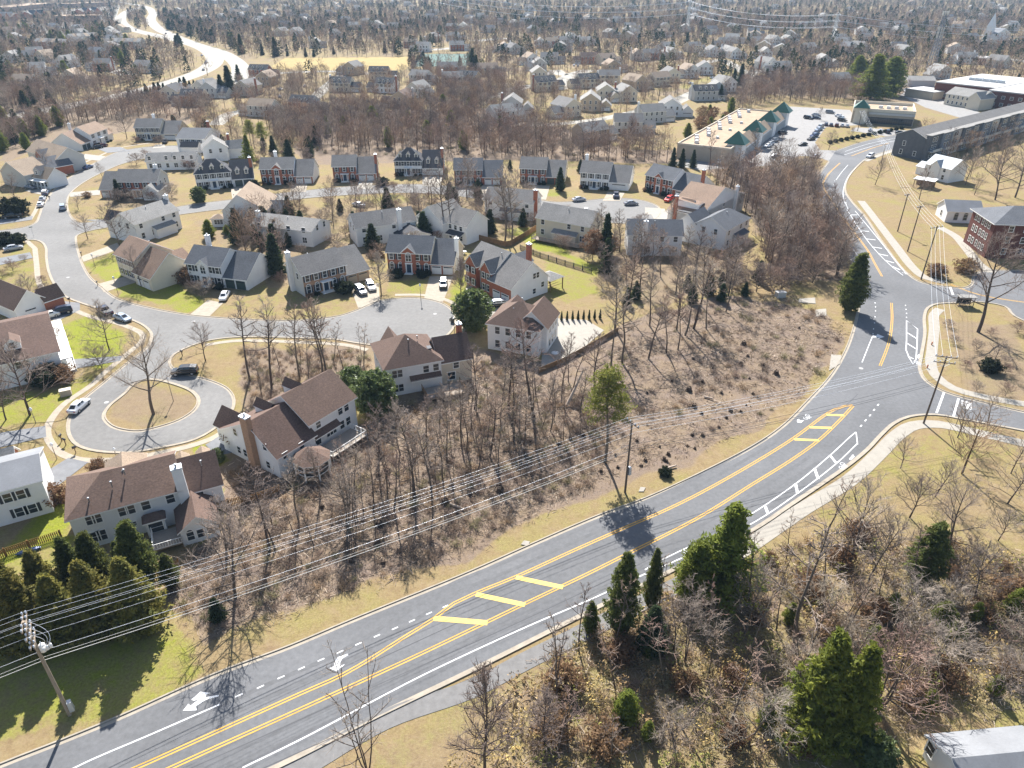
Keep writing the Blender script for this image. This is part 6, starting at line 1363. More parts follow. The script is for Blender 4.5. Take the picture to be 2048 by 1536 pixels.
# far woods: bare trees past the first three hundred are one mass
LEFT = []
PL.sort(key=lambda p: (not p[6], -p[2]/math.hypot(p[1][0], p[1][1])))
for i, (kind, pos, H, label, grp, wide, nm) in enumerate(PL):
    if i < 298: plant(kind, pos, H, label, grp, wide=wide)
    else: LEFT.append((pos, H))

# evergreens, each placed
def ev(kind, base, top, label, group=None, wide=1.0, H=None):
    g_ = G(*base); return plant(kind, (g_.x, g_.y), H or max(.6, height_at(base, top)), label, group, wide=wide)
for k, (b_, t, w_) in enumerate([((30,1290),1195,1.1),((75,1292),1150,1.15),((140,1275),1155,1.2),((210,1262),1128,1.2),((285,1255),1122,1.2),((35,1225),1120,1.1),((105,1215),1105,1.1),((-20,1270),1160,1.1)]): ev('cypress', b_, t, 'olive cone-shaped cypress in the dense row between the lawn and the overhead wires', 'cypress row', w_)
ev('cedar', (155,1170), 1078, 'green cedar in front of the left windows of the sunroom house'); ev('cedar', (205,1178), 1068, 'cedar between two others in front of the sunroom house'); ev('cedar', (290,1170), 1045, 'tallest cedar in front of the bay window and deck'); ev('cedar', (255,1160), 1085, 'brownish cedar half hidden beside the tallest one by the deck', wide=.8)
ev('cedar', (345,1170), 1110, 'small lone cedar at the right end of the conifer row', wide=1.1)
ev('cedar', (1697,622), 508, 'large dark green cedar standing alone at the road edge casting a round shadow', wide=1.05)
ev('pine', (1208,925), 738, 'pine with a tall bare trunk and a yellow-green crown by the roadside wires', wide=1.05)
ev('whitepine', (1440,1185), 1012, 'bright yellow-green pine beside the sidewalk in front of the buffer lines', wide=1.3); ev('mixed', (1385,1195), 1085, 'bushy light green evergreen left of the bright roadside pine', wide=1.2)
ev('cedar', (1240,1262), 1110, 'dark green cedar left of the bright roadside pine, overlapping the yellow line', wide=.75); ev('cedar', (1300,1215), 1100, 'narrow cedar between the dark one and the bright pine', wide=.55); ev('cedar', (1180,1265), 1205, 'low bushy cedar beside the dark roadside one', wide=.9)
ev('darkcedar', (1300,1300), 1215, 'dark evergreen under the roadside cedars')
ev('twin', (1615,1480), 1275, 'left one of the pair of large green conifers at the bottom', wide=1.0); ev('twin', (1675,1490), 1300, 'right one of the pair of large green conifers at the bottom', wide=.95)
ev('cedar', (1840,1160), 1050, 'dark evergreen with dry leaves behind the bare fork on the right slope', wide=1.2); ev('mixed', (1880,1250), 1205, 'yellow-green evergreen bush on the lower right slope', wide=1.4); ev('mixed', (1905,1300-20), 1245, 'low yellow-green bush right of the pale twisted tree', wide=1.6); ev('mixed', (2030,1225), 1180, 'green bush at the right edge of the lower wood', wide=1.5); ev('magnolia', (1740,1530), 1485, 'low green bush at the bottom edge beside the pale roof', wide=1.3)
ev('mixed', (1250,1440), 1385, 'olive green bush in the brush at the bottom', wide=1.3)
ev('magnolia', (948,658), 585, 'dark glossy evergreen at the end of the cul-de-sac'); ev('magnolia', (708,785), 738, 'round pale green shrub left of the larger one', wide=1.1); ev('magnolia', (752,825), 750, 'large round pale green shrub beside the brown hip roof', wide=1.05)
ev('magnolia', (372,752), 727, 'small dark evergreen behind the black open car') if False else None
ev('magnolia', (437,925), 900, 'small round evergreen on the bright lawn beside the tall brick chimney')
ev('arbor', (555,552), 470, 'largest dark cone evergreen between two houses', wide=1.3)
for b_, t, l in (((535,470),435,'pointed evergreen nearest the beige gable wall'), ((553,480),440,'dark pointed evergreen second from the beige gable wall'), ((488,470),432,'pointed evergreen in front of the beige gable wall'), ((470,460),430,'small pointed evergreen left in the hedge by the beige gable'), ((575,485),455,'pointed evergreen right of the taller two by the low grey roof')): ev('arbor', b_, t, l, wide=1.1)
ev('mixed', (420,475), 440, 'yellow-green bush in the garden behind the white rear wall', wide=1.4); ev('mixed', (455,470), 450, 'second yellow-green bush in the garden behind the white rear wall', wide=1.4)
for k in range(9): ev('arbor', (1112+k*11, 642-k*.6), 622-k*.6, 'small pointed evergreen in the row above the white patio', 'patio evergreens', .8, H=2.2)
ev('arbor', (1210,520), 430, 'tall dark column evergreen left of the dark grey-roofed house', wide=1.0); ev('spruce', (1212,545), 478, 'dark evergreen mass left of the dark grey-roofed house', wide=1.0); ev('dryleaf', (1185,520), 462, 'reddish brown leafy tree by the cream house'); ev('dryleaf', (1225,510), 475, 'rust-leaved tree beside the dark evergreen mass')
ev('arbor', (1120,382), 336, 'dark column evergreen in front of the dark garage doors', wide=1.2); ev('arbor', (1403,435), 375, 'dark narrow evergreen at the end of the upper cul-de-sac', wide=.8); ev('magnolia', (1385,480), 450, 'dark round shrub between the two dark-roofed houses', wide=1.1); ev('magnolia', (400,405), 375, 'dark evergreen at the corner of the black mansard house') ; ev('arbor', (240,400), 360, 'dark column evergreen before the tangled brick house', wide=1.3)
ev('darkcedar', (1160,345), 320, 'dark evergreen beside the white house with the black truck'); ev('darkcedar', (1020,340), 320, 'dark evergreen between two brick houses')
for b_, t, l in (((1345,335),296,'left spruce of the three behind the slate-roofed brick house'), ((1363,335),298,'middle spruce of the three behind the slate-roofed brick house'), ((1385,335),300,'right spruce of the three behind the slate-roofed brick house'), ((1458,350),322,'dark spruce beside the tan-roofed gable'), ((1490,375),345,'dark spruce in the brown trees right of the tan-roofed gable')): ev('spruce', b_, t, l, wide=1.1)
ev('whitepine', (500,330), 270, 'green pine behind the black mansard house'); ev('pine', (530,310), 245, 'pine with dark crown above the arched-window brick house'); ev('pine', (505,300), 240, 'pine beside the darker one above the brick house'); ev('whitepine', (655,270), 232, 'yellow-green pine in the middle wood'); ev('whitepine', (850,205), 180, 'green pine right of the dormered dark roof')
ev('whitepine', (1740,200), 110, 'broad yellow-green pine group beyond the shops', wide=1.9); ev('mixed', (1775,190), 115, 'olive pine at the right of the broad group beyond the shops', wide=1.6); ev('mixed', (1710,170), 112, 'olive pine at the left of the broad group beyond the shops', wide=1.5)
ev('spruce', (945,150), 98, 'tall dark evergreen beside the tennis courts', wide=1.0); ev('spruce', (953,150), 110, 'dark evergreen right of the tall one by the tennis courts'); ev('darkcedar', (920,133), 112, 'evergreen in the corner of the tennis courts')
for b_, t, l in (((462,190),132,'largest dark spruce at the highway curve'), ((445,192),150,'dark spruce left of the largest at the highway curve'), ((478,160),130,'spruce right of the largest at the highway curve')): ev('spruce', b_, t, l, wide=1.3)
g_ = np.random.default_rng(5)
for k in range(16): ev('darkcedar', (262+k*8.5, 205-k*1.9), 190-k*1.9-g_.uniform(0,4), 'dark evergreen in the screen along the highway', 'highway evergreen screen', 1.0, H=float(g_.uniform(5,8)))
for k, (b_, t) in enumerate([((484,107),68),((552,112),74),((612,113),95),((628,113),96),((525,110),88),((575,112),98),((770,105),82),((790,105),85),((668,108),92)]): ev('spruce', b_, t, 'dark spruce along the far edge of the sports field', 'sports field spruces', 1.1)
for k, (b_, t) in enumerate([((1480,170),128),((1466,175),138),((1560,170),132),((1545,168),135),((1530,172),138),((1575,165),136),((1440,200),170),((1655,130),100),((1650,128),104)]): ev('spruce', b_, t, 'dark spruce beyond the shopping centre', 'spruces beyond the shops', 1.2)
for i, (x, y) in enumerate(scatter([(0,190),(60,170),(150,205),(110,270),(0,330)], 26, 6, 41)): plant('darkcedar' if i % 3 else 'mixed', (x, y), float(rng.uniform(6,10)), 'evergreen in the thicket at the far left below the highway', 'far left evergreens', wide=1.2)
for i, (x, y) in enumerate(scatter([(320,100),(420,85),(480,95),(400,60),(330,30)], 26, 14, 42)): plant('darkcedar', (x, y), float(rng.uniform(10,14)), 'dark evergreen in the wood along the far highway bend', 'highway bend evergreens', wide=1.3)
for i, (x, y) in enumerate(scatter([(1430,210),(1480,230),(1440,270),(1380,300),(1370,270)], 12, 5, 43)): plant('mixed' if i % 2 else 'dryleaf', (x, y), float(rng.uniform(5,8)), 'bushy tree in the hedge behind the flat-roofed shops', 'hedge behind the shops', wide=1.2)
for i, (x, y) in enumerate(scatter([(1420,540),(1560,520),(1680,460),(1700,540),(1560,590),(1440,600)], 22, 3.2, 44)): plant('round', (x, y), float(rng.uniform(5,8.5)), 'dark bushy thicket tree at the top of the cleared slope', 'thicket above the slope', wide=.9)
for i, (x, y) in enumerate(scatter([(1230,590),(1480,560),(1560,560),(1500,610),(1260,620)], 9, 4, 45)): plant('darkcedar', (x, y), float(rng.uniform(3,5.5)), 'dark evergreen bush in the thicket above the cleared slope', 'thicket evergreens', wide=1.1)
for i, (x, y) in enumerate(scatter([(0,60),(230,60),(330,150),(260,180),(100,150),(0,190)], 40, 12, 46)): plant('mixed' if i % 3 else 'spruce', (x, y), float(rng.uniform(8,12)), 'evergreen among the far town houses left of the highway', 'far left town evergreens', wide=1.2)
# single shrubs
for b_, t, l, k in (((96,765),735,'dark rounded shrub at the corner of the left porch house','shrub_green'), ((48,948),928,'clipped dark shrub inside the curved walk','shrub_green'), ((128,762),735,'tan ornamental grass clump beside the driveway end','shrub_dry'), ((197,940),922,'bare reddish hedge clump above the brown hip roof','shrub_dry'), ((112,1005),975,'red-brown shrub between the pale roof and the brown roof','shrub_dry'), ((490,965-80),850,'dry shrub at the end of the driveway of the porch house','shrub_dry'), ((1978,742),722,'clipped dark green shrub right of the wide sidewalk','shrub_green'), ((1330,950),938,'small green shrub at the road edge','shrub_green'), ((438,1240),1198,'dark evergreen bush under the leaning bare tree','darkcedar'), ((690,610-25),565,'dark clipped shrub in front of the tan brick house','shrub_green'), ((625,580),560,'dark shrub under the left window of the tan brick house','shrub_green'), ((795,555),542,'dark shrub left of the blue door','shrub_green'), ((845,555),544,'dark shrub right of the blue door','shrub_green'), ((327,548),532,'small dark shrub along the cream garage wall','shrub_green'), ((410,590),560,'bare round shrub in front of the black-shuttered house','round'), ((390,585),562,'second bare round shrub in front of the black-shuttered house','round'), ((372,565),540,'olive shrub at the corner of the black-shuttered house','shrub_dry'), ((519,392),375,'dark ball shrub in front of the arched-window brick house','shrub_green'), ((508,376),362,'dark ball shrub beside the dormered garage','shrub_green'), ((765,370),356,'dark ball shrub in front of the white dormer house','shrub_green'), ((830,415),385,'large bare shrub on the lawn of the upper street','round'), ((560,565),545,'pale bare shrub between the two middle houses','round'), ((120,690),655,'bare shrub in front of the left porch','round'), ((112,700),672,'dark evergreen shrub at the left porch steps','magnolia'), ((1870,560-8),530,'red-brown bush on the sidewalk corner','shrub_dry'), ((1930,545),520,'red-brown hedge on the office corner','shrub_dry'), ((175,615-220),385,'low bush beside the blue car','shrub_dry'), ((30,430),400,'low dark shrub by the black pickup','shrub_green'), ((35,488),470,'wide dark hedge at the left corner','shrub_green'), ((12,488),468,'dark hedge at the left edge','shrub_green')): ev(k, b_, t, l, wide=1.15)
for i, (x, y) in enumerate(scatter([(215,395),(320,380),(345,395),(300,405),(230,408)], 8, 3, 48)): plant('round', (x, y), float(rng.uniform(3,5)), 'tangled bare shrub in front of the hidden brick house', 'tangled shrubs')
for k in range(14): ev('shrub_green', (1660+k*11, 287-k*2.2), 276, 'clipped hedge bush in the line along the road bank by the car park', 'hedge bushes', 1.1, H=1.3)

# ------------------------------------------------------------------ masses nobody could count
def tint_mat(name, base, rough=.95, trans=False):
    m_ = bpy.data.materials.new(name); m_.use_nodes = True; N_ = m_.node_tree; b_ = N_.nodes['Principled BSDF']; b_.inputs['Roughness'].default_value = rough; b_.inputs['Specular IOR Level'].default_value = .1
    v = N_.nodes.new('ShaderNodeVertexColor'); v.layer_name = 'tint'; N_.links.new(v.outputs[0], b_.inputs['Base Color']); return m_
TM = tint_mat('mixed twigs and leaves', None)
def mass(name, pts, Hs, maker, tints, seed, kind='stuff'):
    g = np.random.default_rng(seed); protos = maker; Vs = []; Fs = []; Ts = []; off = 0
    which = g.integers(len(protos), size=len(pts))
    for k, (V0, F0, bk) in enumerate(protos):
        idx = np.where(which == k)[0]
        if not len(idx): continue
        a = g.uniform(0, 2*pi, len(idx)); s = np.asarray(Hs)[idx]; c_, s_ = np.cos(a), np.sin(a); wd = s*g.uniform(.85, 1.2, len(idx))
        V = np.empty((len(idx), len(V0), 3)); V[:,:,0] = (c_[:,None]*V0[:,0]-s_[:,None]*V0[:,1])*wd[:,None]; V[:,:,1] = (s_[:,None]*V0[:,0]+c_[:,None]*V0[:,1])*wd[:,None]; V[:,:,2] = V0[:,2]*s[:,None]
        P = np.asarray(pts)[idx]; V[:,:,0] += P[:,0,None]; V[:,:,1] += P[:,1,None]
        F = (F0[None]+(np.arange(len(idx))*len(V0))[:,None,None]+off).reshape(-1, F0.shape[1]); off += V.size//3
        t = np.asarray(tints)[idx]; T_ = np.repeat(t[:,None,:], len(V0), 1); T_ = T_*bk[None,:,None]
        Vs.append(V.reshape(-1,3)); Fs.append(F); Ts.append(T_.reshape(-1,3))
    me_ = np_mesh(name, np.concatenate(Vs), np.concatenate(Fs), TM, tint=np.concatenate(Ts)); o = link_mesh(name, me_); return tag(o, kind=kind)
def far_bare(seed, ntw=70, wtw=.010, cb=.3, R=.3):
    g = np.random.default_rng(seed); P0 = [np.array([0,0,0])]; P1 = [np.array([0,0,.75])]; R0 = [.017]; R1 = [.007]
    for i in range(ntw):
        f = cb+(.97-cb)*g.uniform(0,1); az = g.uniform(0,2*pi); rr_ = R*sqrt(max(0, 1-((f-.62)/.42)**2))*g.uniform(.25,1.05); e = np.array([cos(az)*rr_, sin(az)*rr_, f]); d = unit(np.array([cos(az)*.6, sin(az)*.6, .8])+g.normal(0,.35,3))*g.uniform(.10,.22)
        P0.append(e-d*.6); P1.append(e+d*.4); R0.append(wtw*.5); R1.append(wtw*.28)
    V, F = prisms(P0, P1, R0, R1, 3); bk = np.ones(len(V)); bk[:6] = .4; return V, F, bk
def far_leafy(seed, R=.3, n=110, cone=False):
    g = np.random.default_rng(seed); cs = []; rs = []
    for i in range(n):
        f = g.uniform(.05,.98); az = g.uniform(0,2*pi); p_ = (1-f)**.8 if cone else sqrt(max(0,1-(2*f-1)**2)); r_ = R*p_*g.uniform(.5,1.05); cs.append((cos(az)*r_, sin(az)*r_, f)); rs.append(.05)
    V, F = leaf_clumps(g, np.array(cs), np.array(rs), 2, .045); return V, F, np.repeat(g.uniform(.6,1.25,len(V)//4),4)
FB = [far_bare(500+i, 150, .0085) for i in range(4)]; FB2 = [far_bare(510+i, 34, .021) for i in range(4)]; FL = [far_leafy(520+i, cone=(i % 2 == 0)) for i in range(3)]
def region(polys, n, gap, seed, extra=()):
    out = []
    for k, (p, m_) in enumerate(polys): out += scatter(p, int(n*m_), gap, seed+k, extra)
    return out
BT = np.array([.92,.90,.92])*np.array([[.25,.19,.15],[.30,.215,.16],[.22,.18,.155],[.33,.27,.21],[.28,.19,.14],[.36,.25,.16]])

for zi, (kind, poly, n, gap, h0, h1, lab, grp) in enumerate([
 ('round',[(440,440),(700,390),(1060,370),(1060,470),(900,480),(740,530),(600,520),(450,500)],46,4,2,5,'bare garden shrub among the houses above the cul-de-sac','bare garden shrubs above the cul-de-sac'),
 ('darkcedar',[(440,450),(600,430),(610,500),(480,500)],16,3.2,4,7,'dark evergreen in the hedge behind the black-shuttered house','evergreen hedge of the middle gardens'),
 ('darkcedar',[(620,430),(1060,380),(1060,460),(720,510)],12,6,4,8,'dark garden evergreen above the cul-de-sac','garden evergreens above the cul-de-sac'),
 ('round',[(200,270),(640,290),(640,340),(360,350),(200,330)],22,5,2,4.5,'bare garden shrub in the upper left street','bare garden shrubs of the upper left street'),
 ('darkcedar',[(230,250),(640,280),(640,320),(400,320)],12,7,5,8,'dark evergreen among the upper left gardens','upper left garden evergreens'),
 ('round',[(1060,400),(1420,440),(1420,560),(1200,580),(1060,480)],20,4.5,2.5,5,'bare garden shrub around the upper cul-de-sac','bare garden shrubs of the upper cul-de-sac'),
 ('round',[(1890,640),(2040,660),(2040,800),(1940,780)],10,4,1.5,3,'low bare shrub around the huge bare tree','shrubs at the huge bare tree'),
 ('shrub_dry',[(1200,1230),(1480,1130),(1760,1060),(2040,1150),(2040,1380),(1500,1530),(1000,1530)],24,5,1.2,2.8,'dry leafy bush in the lower right brush','dry bushes of the lower right brush'),
 ('mixed',[(1250,1300),(1600,1200),(2040,1200),(2040,1400),(1300,1520)],12,7,2,4.5,'olive green bush in the lower right brush','olive bushes of the lower right brush'),
 ('round',[(620,300),(1000,220),(1260,290),(1390,325),(1000,316)],30,6,2.5,5,'bare bush at the foot of the middle wood','bushes of the middle wood'),
 ('mixed',[(600,290),(860,210),(1000,225),(1250,290),(1000,310)],12,12,6,10,'olive evergreen scattered in the middle wood','evergreens of the middle wood'),
 ('round',[(0,520),(70,500),(110,640),(0,600)],8,4,1.5,3,'bare shrub on the far left corner lawns','bare shrubs of the left lawns')]):
    for x, y in scatter(poly, n, gap, 1500+zi): plant(kind, (x, y), float(rng.uniform(h0, h1)), lab, grp, wide=float(rng.uniform(.9,1.3)))
for h in FRONTS:
    if h.o.length > 420: continue
    for k in range(6):
        u = h.W*(.06+.88*k/5); 
        if abs(u-h.W/2) < 1.3: continue
        p = h.world(u, -.9); plant('shrub_green' if k % 3 else 'shrub_dry', (p.x, p.y), float(rng.uniform(.7,1.3)), 'clipped low shrub in the bed under the front windows of a shuttered house', 'foundation shrubs')
# ------------------------------------------------------------------ vehicles
PAINT = {}
def paint(name, c, metal=.2, rough=.25):
    if name not in PAINT: 
        m_ = mat('car paint '+name, c, rough, .5, metal); m_.node_tree.nodes['Principled BSDF'].inputs['Coat Weight'].default_value = .6; PAINT[name] = m_
    return PAINT[name]
CARC = {'white':(.72,.72,.72),'silver':(.42,.43,.45),'grey':(.16,.17,.19),'black':(.012,.012,.014),'blue':(.035,.065,.15),'navy':(.015,.022,.05),'red':(.42,.02,.015),'maroon':(.09,.012,.014),'pale blue':(.30,.36,.44)}
M['tyre'] = mat('tyre rubber', (.018,.018,.018), .9, .2); M['rim'] = mat('alloy rim', (.45,.45,.46), .35, .5, metal=.6); M['carglass'] = mat('car glass', (.02,.025,.03), .08, .6); M['lampred'] = mat('tail lamp', (.35,.02,.02), .3, .5); M['lampwhite'] = mat('headlamp lens', (.7,.7,.7), .2, .6)
def loft(secs, m_=0):
    "body skin over cross-sections (x, half width low, half width high, z low, z shoulder, z top)"
    mb = MB(); rings = []
    for (x, wl, wt, z0, zs, zt) in secs: rings.append([(x,-wl*.92,z0),(x,-wl,(z0+zs)/2),(x,-wl*.98,zs),(x,-wt,zt),(x,wt,zt),(x,wl*.98,zs),(x,wl,(z0+zs)/2),(x,wl*.92,z0)])
    vs_ = [p for r in rings for p in r]; n = 8; fs_ = []
    for i in range(len(rings)-1):
        for k in range(n): fs_.append((i*n+k, i*n+(k+1) % n, (i+1)*n+(k+1) % n, (i+1)*n+k))
    fs_.append(tuple(range(n))[::-1]); fs_.append(tuple((len(rings)-1)*n+k for k in range(n)))
    mb.poly(vs_, fs_, m_, False); return mb
CARM = {}
def car_meshes(kind):
    if kind in CARM: return CARM[kind]
    if kind == 'sedan': L_, W_, H_ = 4.7, .9, 1.45; body = [(-2.35,.72,.6,.35,.6,.75),(-2.2,.86,.74,.25,.75,.93),(-1.4,.9,.78,.22,.82,.98),(.9,.9,.78,.22,.82,.96),(1.9,.88,.72,.22,.72,.84),(2.28,.8,.6,.28,.58,.68),(2.36,.7,.5,.35,.5,.58)]; cab = [(-1.95,.72,.6,.93,.95,.97),(-1.15,.78,.56,.93,1.05,1.38),(-.2,.79,.58,.93,1.08,1.45),(.55,.79,.56,.93,1.05,1.38),(1.45,.74,.62,.9,.92,.94)]; ax = (-1.4,1.45); wr = .33
    elif kind == 'suv': L_, W_, H_ = 4.8, .96, 1.75; body = [(-2.4,.8,.7,.4,.8,1.0),(-2.3,.92,.8,.3,.9,1.08),(-1,.96,.84,.26,.95,1.1),(1.0,.96,.84,.26,.95,1.1),(1.8,.94,.8,.28,.9,1.04),(2.3,.86,.7,.32,.75,.9),(2.4,.78,.6,.4,.65,.75)]; cab = [(-2.3,.84,.66,1.05,1.2,1.62),(-1.2,.86,.66,1.05,1.3,1.74),(.2,.86,.66,1.05,1.3,1.75),(.7,.85,.64,1.05,1.25,1.66),(1.4,.8,.68,1.03,1.06,1.08)]; ax = (-1.45,1.5); wr = .38
    else: L_, W_, H_ = 5.5, .98, 1.8; body = [(-2.75,.9,.86,.5,.95,1.1),(-2.7,.96,.9,.4,1.0,1.15),(-.7,.98,.92,.36,1.0,1.15),(1.2,.98,.88,.36,1.0,1.16),(2.4,.94,.82,.38,.95,1.1),(2.72,.88,.74,.42,.8,.95),(2.78,.8,.66,.5,.7,.8)]; cab = [(-.75,.88,.7,1.12,1.3,1.72),(-.5,.9,.7,1.12,1.35,1.8),(.6,.9,.7,1.12,1.35,1.8),(.95,.88,.68,1.12,1.3,1.7),(1.6,.82,.7,1.1,1.14,1.16)]; ax = (-1.75,1.75); wr = .42
    b_ = loft(body); w = MB()
    r = loft(cab)
    # windows: thin dark panes a little proud of the cabin sides, front and rear
    g = MB()
    P = [r.v[i*8:(i+1)*8] for i in range(len(cab))]
    def pane(a, b2, c, d, out):
        q = [Vector(x) for x in (a, b2, c, d)]; cen = sum(q, Vector())/4; n = (q[1]-q[0]).cross(q[3]-q[0]); n = n.normalized() if n.length > 0 else Vector(out)
        if n.dot(Vector(out)) < 0: n = -n; q = q[::-1]
        g.face([tuple(cen+(x-cen)*.86+n*.012) for x in q])
    for i in range(len(cab)-1):
        for s_, (k, k2) in ((-1,(2,3)),(1,(5,4))): 
            if 0 < i < len(cab)-2 or kind == 'suv' and i == 0: pane(P[i][k], P[i+1][k], P[i+1][k2], P[i][k2], (0,s_,.3))
    pane(P[-2][3], P[-1][3], P[-1][4], P[-2][4], (1,0,1))
    if kind == 'sedan': pane(P[0][3], P[1][3], P[1][4], P[0][4], (-1,0,1))
    else: pane(P[0][2], P[0][3], P[0][4], P[0][5], (-1,0,0))
    ty = MB(); seg = 12
    ring_ = [(0,-.11,wr*.62),(0,-.11,wr),(0,.11,wr),(0,.11,wr*.62)]
    vs_ = []; fs_ = []
    for k in range(seg):
        a = 2*pi*k/seg
        for (_, y, r_) in ring_: vs_.append((r_*cos(a), y, r_*sin(a)))
    for k in range(seg):
        k2 = (k+1) % seg
        for j in range(4): fs_.append((k*4+j, k*4+(j+1) % 4, k2*4+(j+1) % 4, k2*4+j))
    ty.poly(vs_, fs_); rm = MB(); rm.poly([(wr*.62*cos(2*pi*k/seg), y, wr*.62*sin(2*pi*k/seg)) for y in (-.1,.1) for k in range(seg)], [tuple(range(seg)), tuple(range(seg, 2*seg))[::-1]])
    bed = None
    if kind == 'pickup': bed = MB(); bed.box(-2.6,-.85,-.76,.76,1.155,1.165)
    lm = MB(); lm.box(.0,.04,-.16,.16,0,.16)
    CARM[kind] = dict(body=b_.mesh('body', M['tyre']), cabin=r.mesh('cabin', M['tyre']), glass=g.mesh('windows', M['carglass']), tyre=ty.mesh('tyre', M['tyre']), rim=rm.mesh('rim', M['rim']), bed=bed.mesh('bed', M['dark_metal']) if bed else None, lamp=lm.mesh('lamp', M['lampwhite']), ax=ax, wr=wr, hw=body[3][1], xf=body[-1][0], xr=body[0][0], zl=body[-2][4], zr=body[1][4]); return CARM[kind]
def setmat(o, m_): o.material_slots[0].link = 'OBJECT'; o.material_slots[0].material = m_
def car(kind, px, py, toward, colour, label, group=None, roof=None, cat='car'):
    d = car_meshes(kind); p = G(px, py); q = G(*toward); a = atan2(q.y-p.y, q.x-p.x)
    r = empty({'sedan':'parked_car','suv':'suv','pickup':'pickup_truck'}[kind], (p.x, p.y, .045), a, label, cat if kind == 'sedan' else {'suv':'suv','pickup':'truck'}[kind], group)
    pm = paint(colour, CARC[colour]); b_ = link_mesh('body', d['body'], r); setmat(b_, pm); c_ = link_mesh('cabin', d['cabin'], r); setmat(c_, paint(roof, CARC[roof]) if roof else pm); link_mesh('windows', d['glass'], c_)
    if d['bed']: link_mesh('bed', d['bed'], r)
    for x in d['ax']:
        for s_ in (-1,1): t = link_mesh('wheel', d['tyre'], r, (x, s_*(d['hw']-.08), d['wr'])); link_mesh('rim', d['rim'], t)
    for s_ in (-1,1):
        link_mesh('headlight', d['lamp'], r, (d['xf']-.10, s_*.58, d['zl']-.02)); t = link_mesh('tail_light', d['lamp'], r, (d['xr']-.02, s_*.66, d['zr']-.12)); setmat(t, M['lampred'])
    return r
car('suv',371,748,(340,750),'black','black open-topped off-road car standing on the loop road beside the kerb')
car('sedan',160,817,(178,801),'white','white sedan parked at the kerb of the loop road beside the utility box')
car('pickup',211,627,(190,612),'navy','dark pickup parked at the kerb behind the pale blue car')
car('sedan',246,640,(270,649),'pale blue','pale blue sedan parked in front of the dark pickup at the kerb')
car('suv',122,628,(95,634),'navy','dark blue suv on the short driveway by the porch house'); car('sedan',97,636,(75,642),'white','white car half hidden in front of the dark blue suv')
car('suv',722,586,(735,598),'grey','dark grey suv on the driveway of the tan brick house', roof='silver'); car('suv',742,577,(750,590),'white','white suv on the driveway of the tan brick house')
car('suv',887,573,(886,590),'black','black car with light roof on the driveway of the red brick house', roof='white'); car('suv',992,614,(970,616),'black','black suv on the white drive of the many-gabled house', roof='silver')
car('sedan',450,596,(444,606),'white','white car under the garage of the black-shuttered house')
car('sedan',177,337,(190,332),'blue','blue car alone at the kerb of the left street'); car('suv',92,389,(97,381),'blue','blue suv, farthest of the three parked in a line on the left street', roof='white'); car('sedan',86,401,(91,392),'silver','silver car in the middle of three parked in a line on the left street'); car('sedan',82,412,(86,403),'white','white car nearest in the line of three on the left street')
car('suv',127,418,(127,405),'pale blue','pale blue van-like car on the right side of the left street'); car('sedan',195,297,(175,300),'black','black car on the asphalt drive below the tan-roofed house'); car('sedan',205,294,(188,297),'maroon','dark red car right of the black one below the tan-roofed house')
car('sedan',62,378,(80,381),'grey','grey sedan on the drive at the far left'); car('sedan',110,345,(90,346),'maroon','maroon car on the drive beneath the bare tree'); car('pickup',331,286,(326,293),'black','black pickup in front of the cream house with dark red shutters'); car('suv',384,296,(372,300),'navy','dark suv with light roof beside the slate-roofed house', roof='white')
car('pickup',26,436,(8,438),'black','black pickup on the far left driveway'); car('sedan',35,423,(18,424),'maroon','purple-red car behind the black pickup'); car('sedan',718,413,(735,416),'white','white car parked on the upper street by a bare tree')
car('pickup',1232,394,(1232,402),'navy','dark pickup on the drive of the white house with wide garage door'); car('sedan',1158,402,(1178,400),'silver','silver car on the upper cul-de-sac'); car('sedan',1172,424,(1172,415),'white','white car behind the bare branches on the upper cul-de-sac'); car('suv',1338,402,(1326,408),'red','red car in front of the slate-roofed brick house'); car('sedan',1262,410,(1280,409),'grey','grey car lying in shade on the upper cul-de-sac')
car('suv',1740,315,(1725,321),'white','white car driving on the main road near the shops'); car('sedan',1655,426,(1651,417),'silver','silver car at the left kerb of the main road behind bare branches'); car('sedan',28,500,(50,496),'silver','silver car behind the dark hedge at the far left')
CARPLACE = [' in the double row at the far side of the car park', ' nose to the grass bank of the car park', ' in the slanted row along the grass bank', ' in front of the pyramid-towered shop row', ' at the near end of the car park', ' beside the second flat-roofed shop']
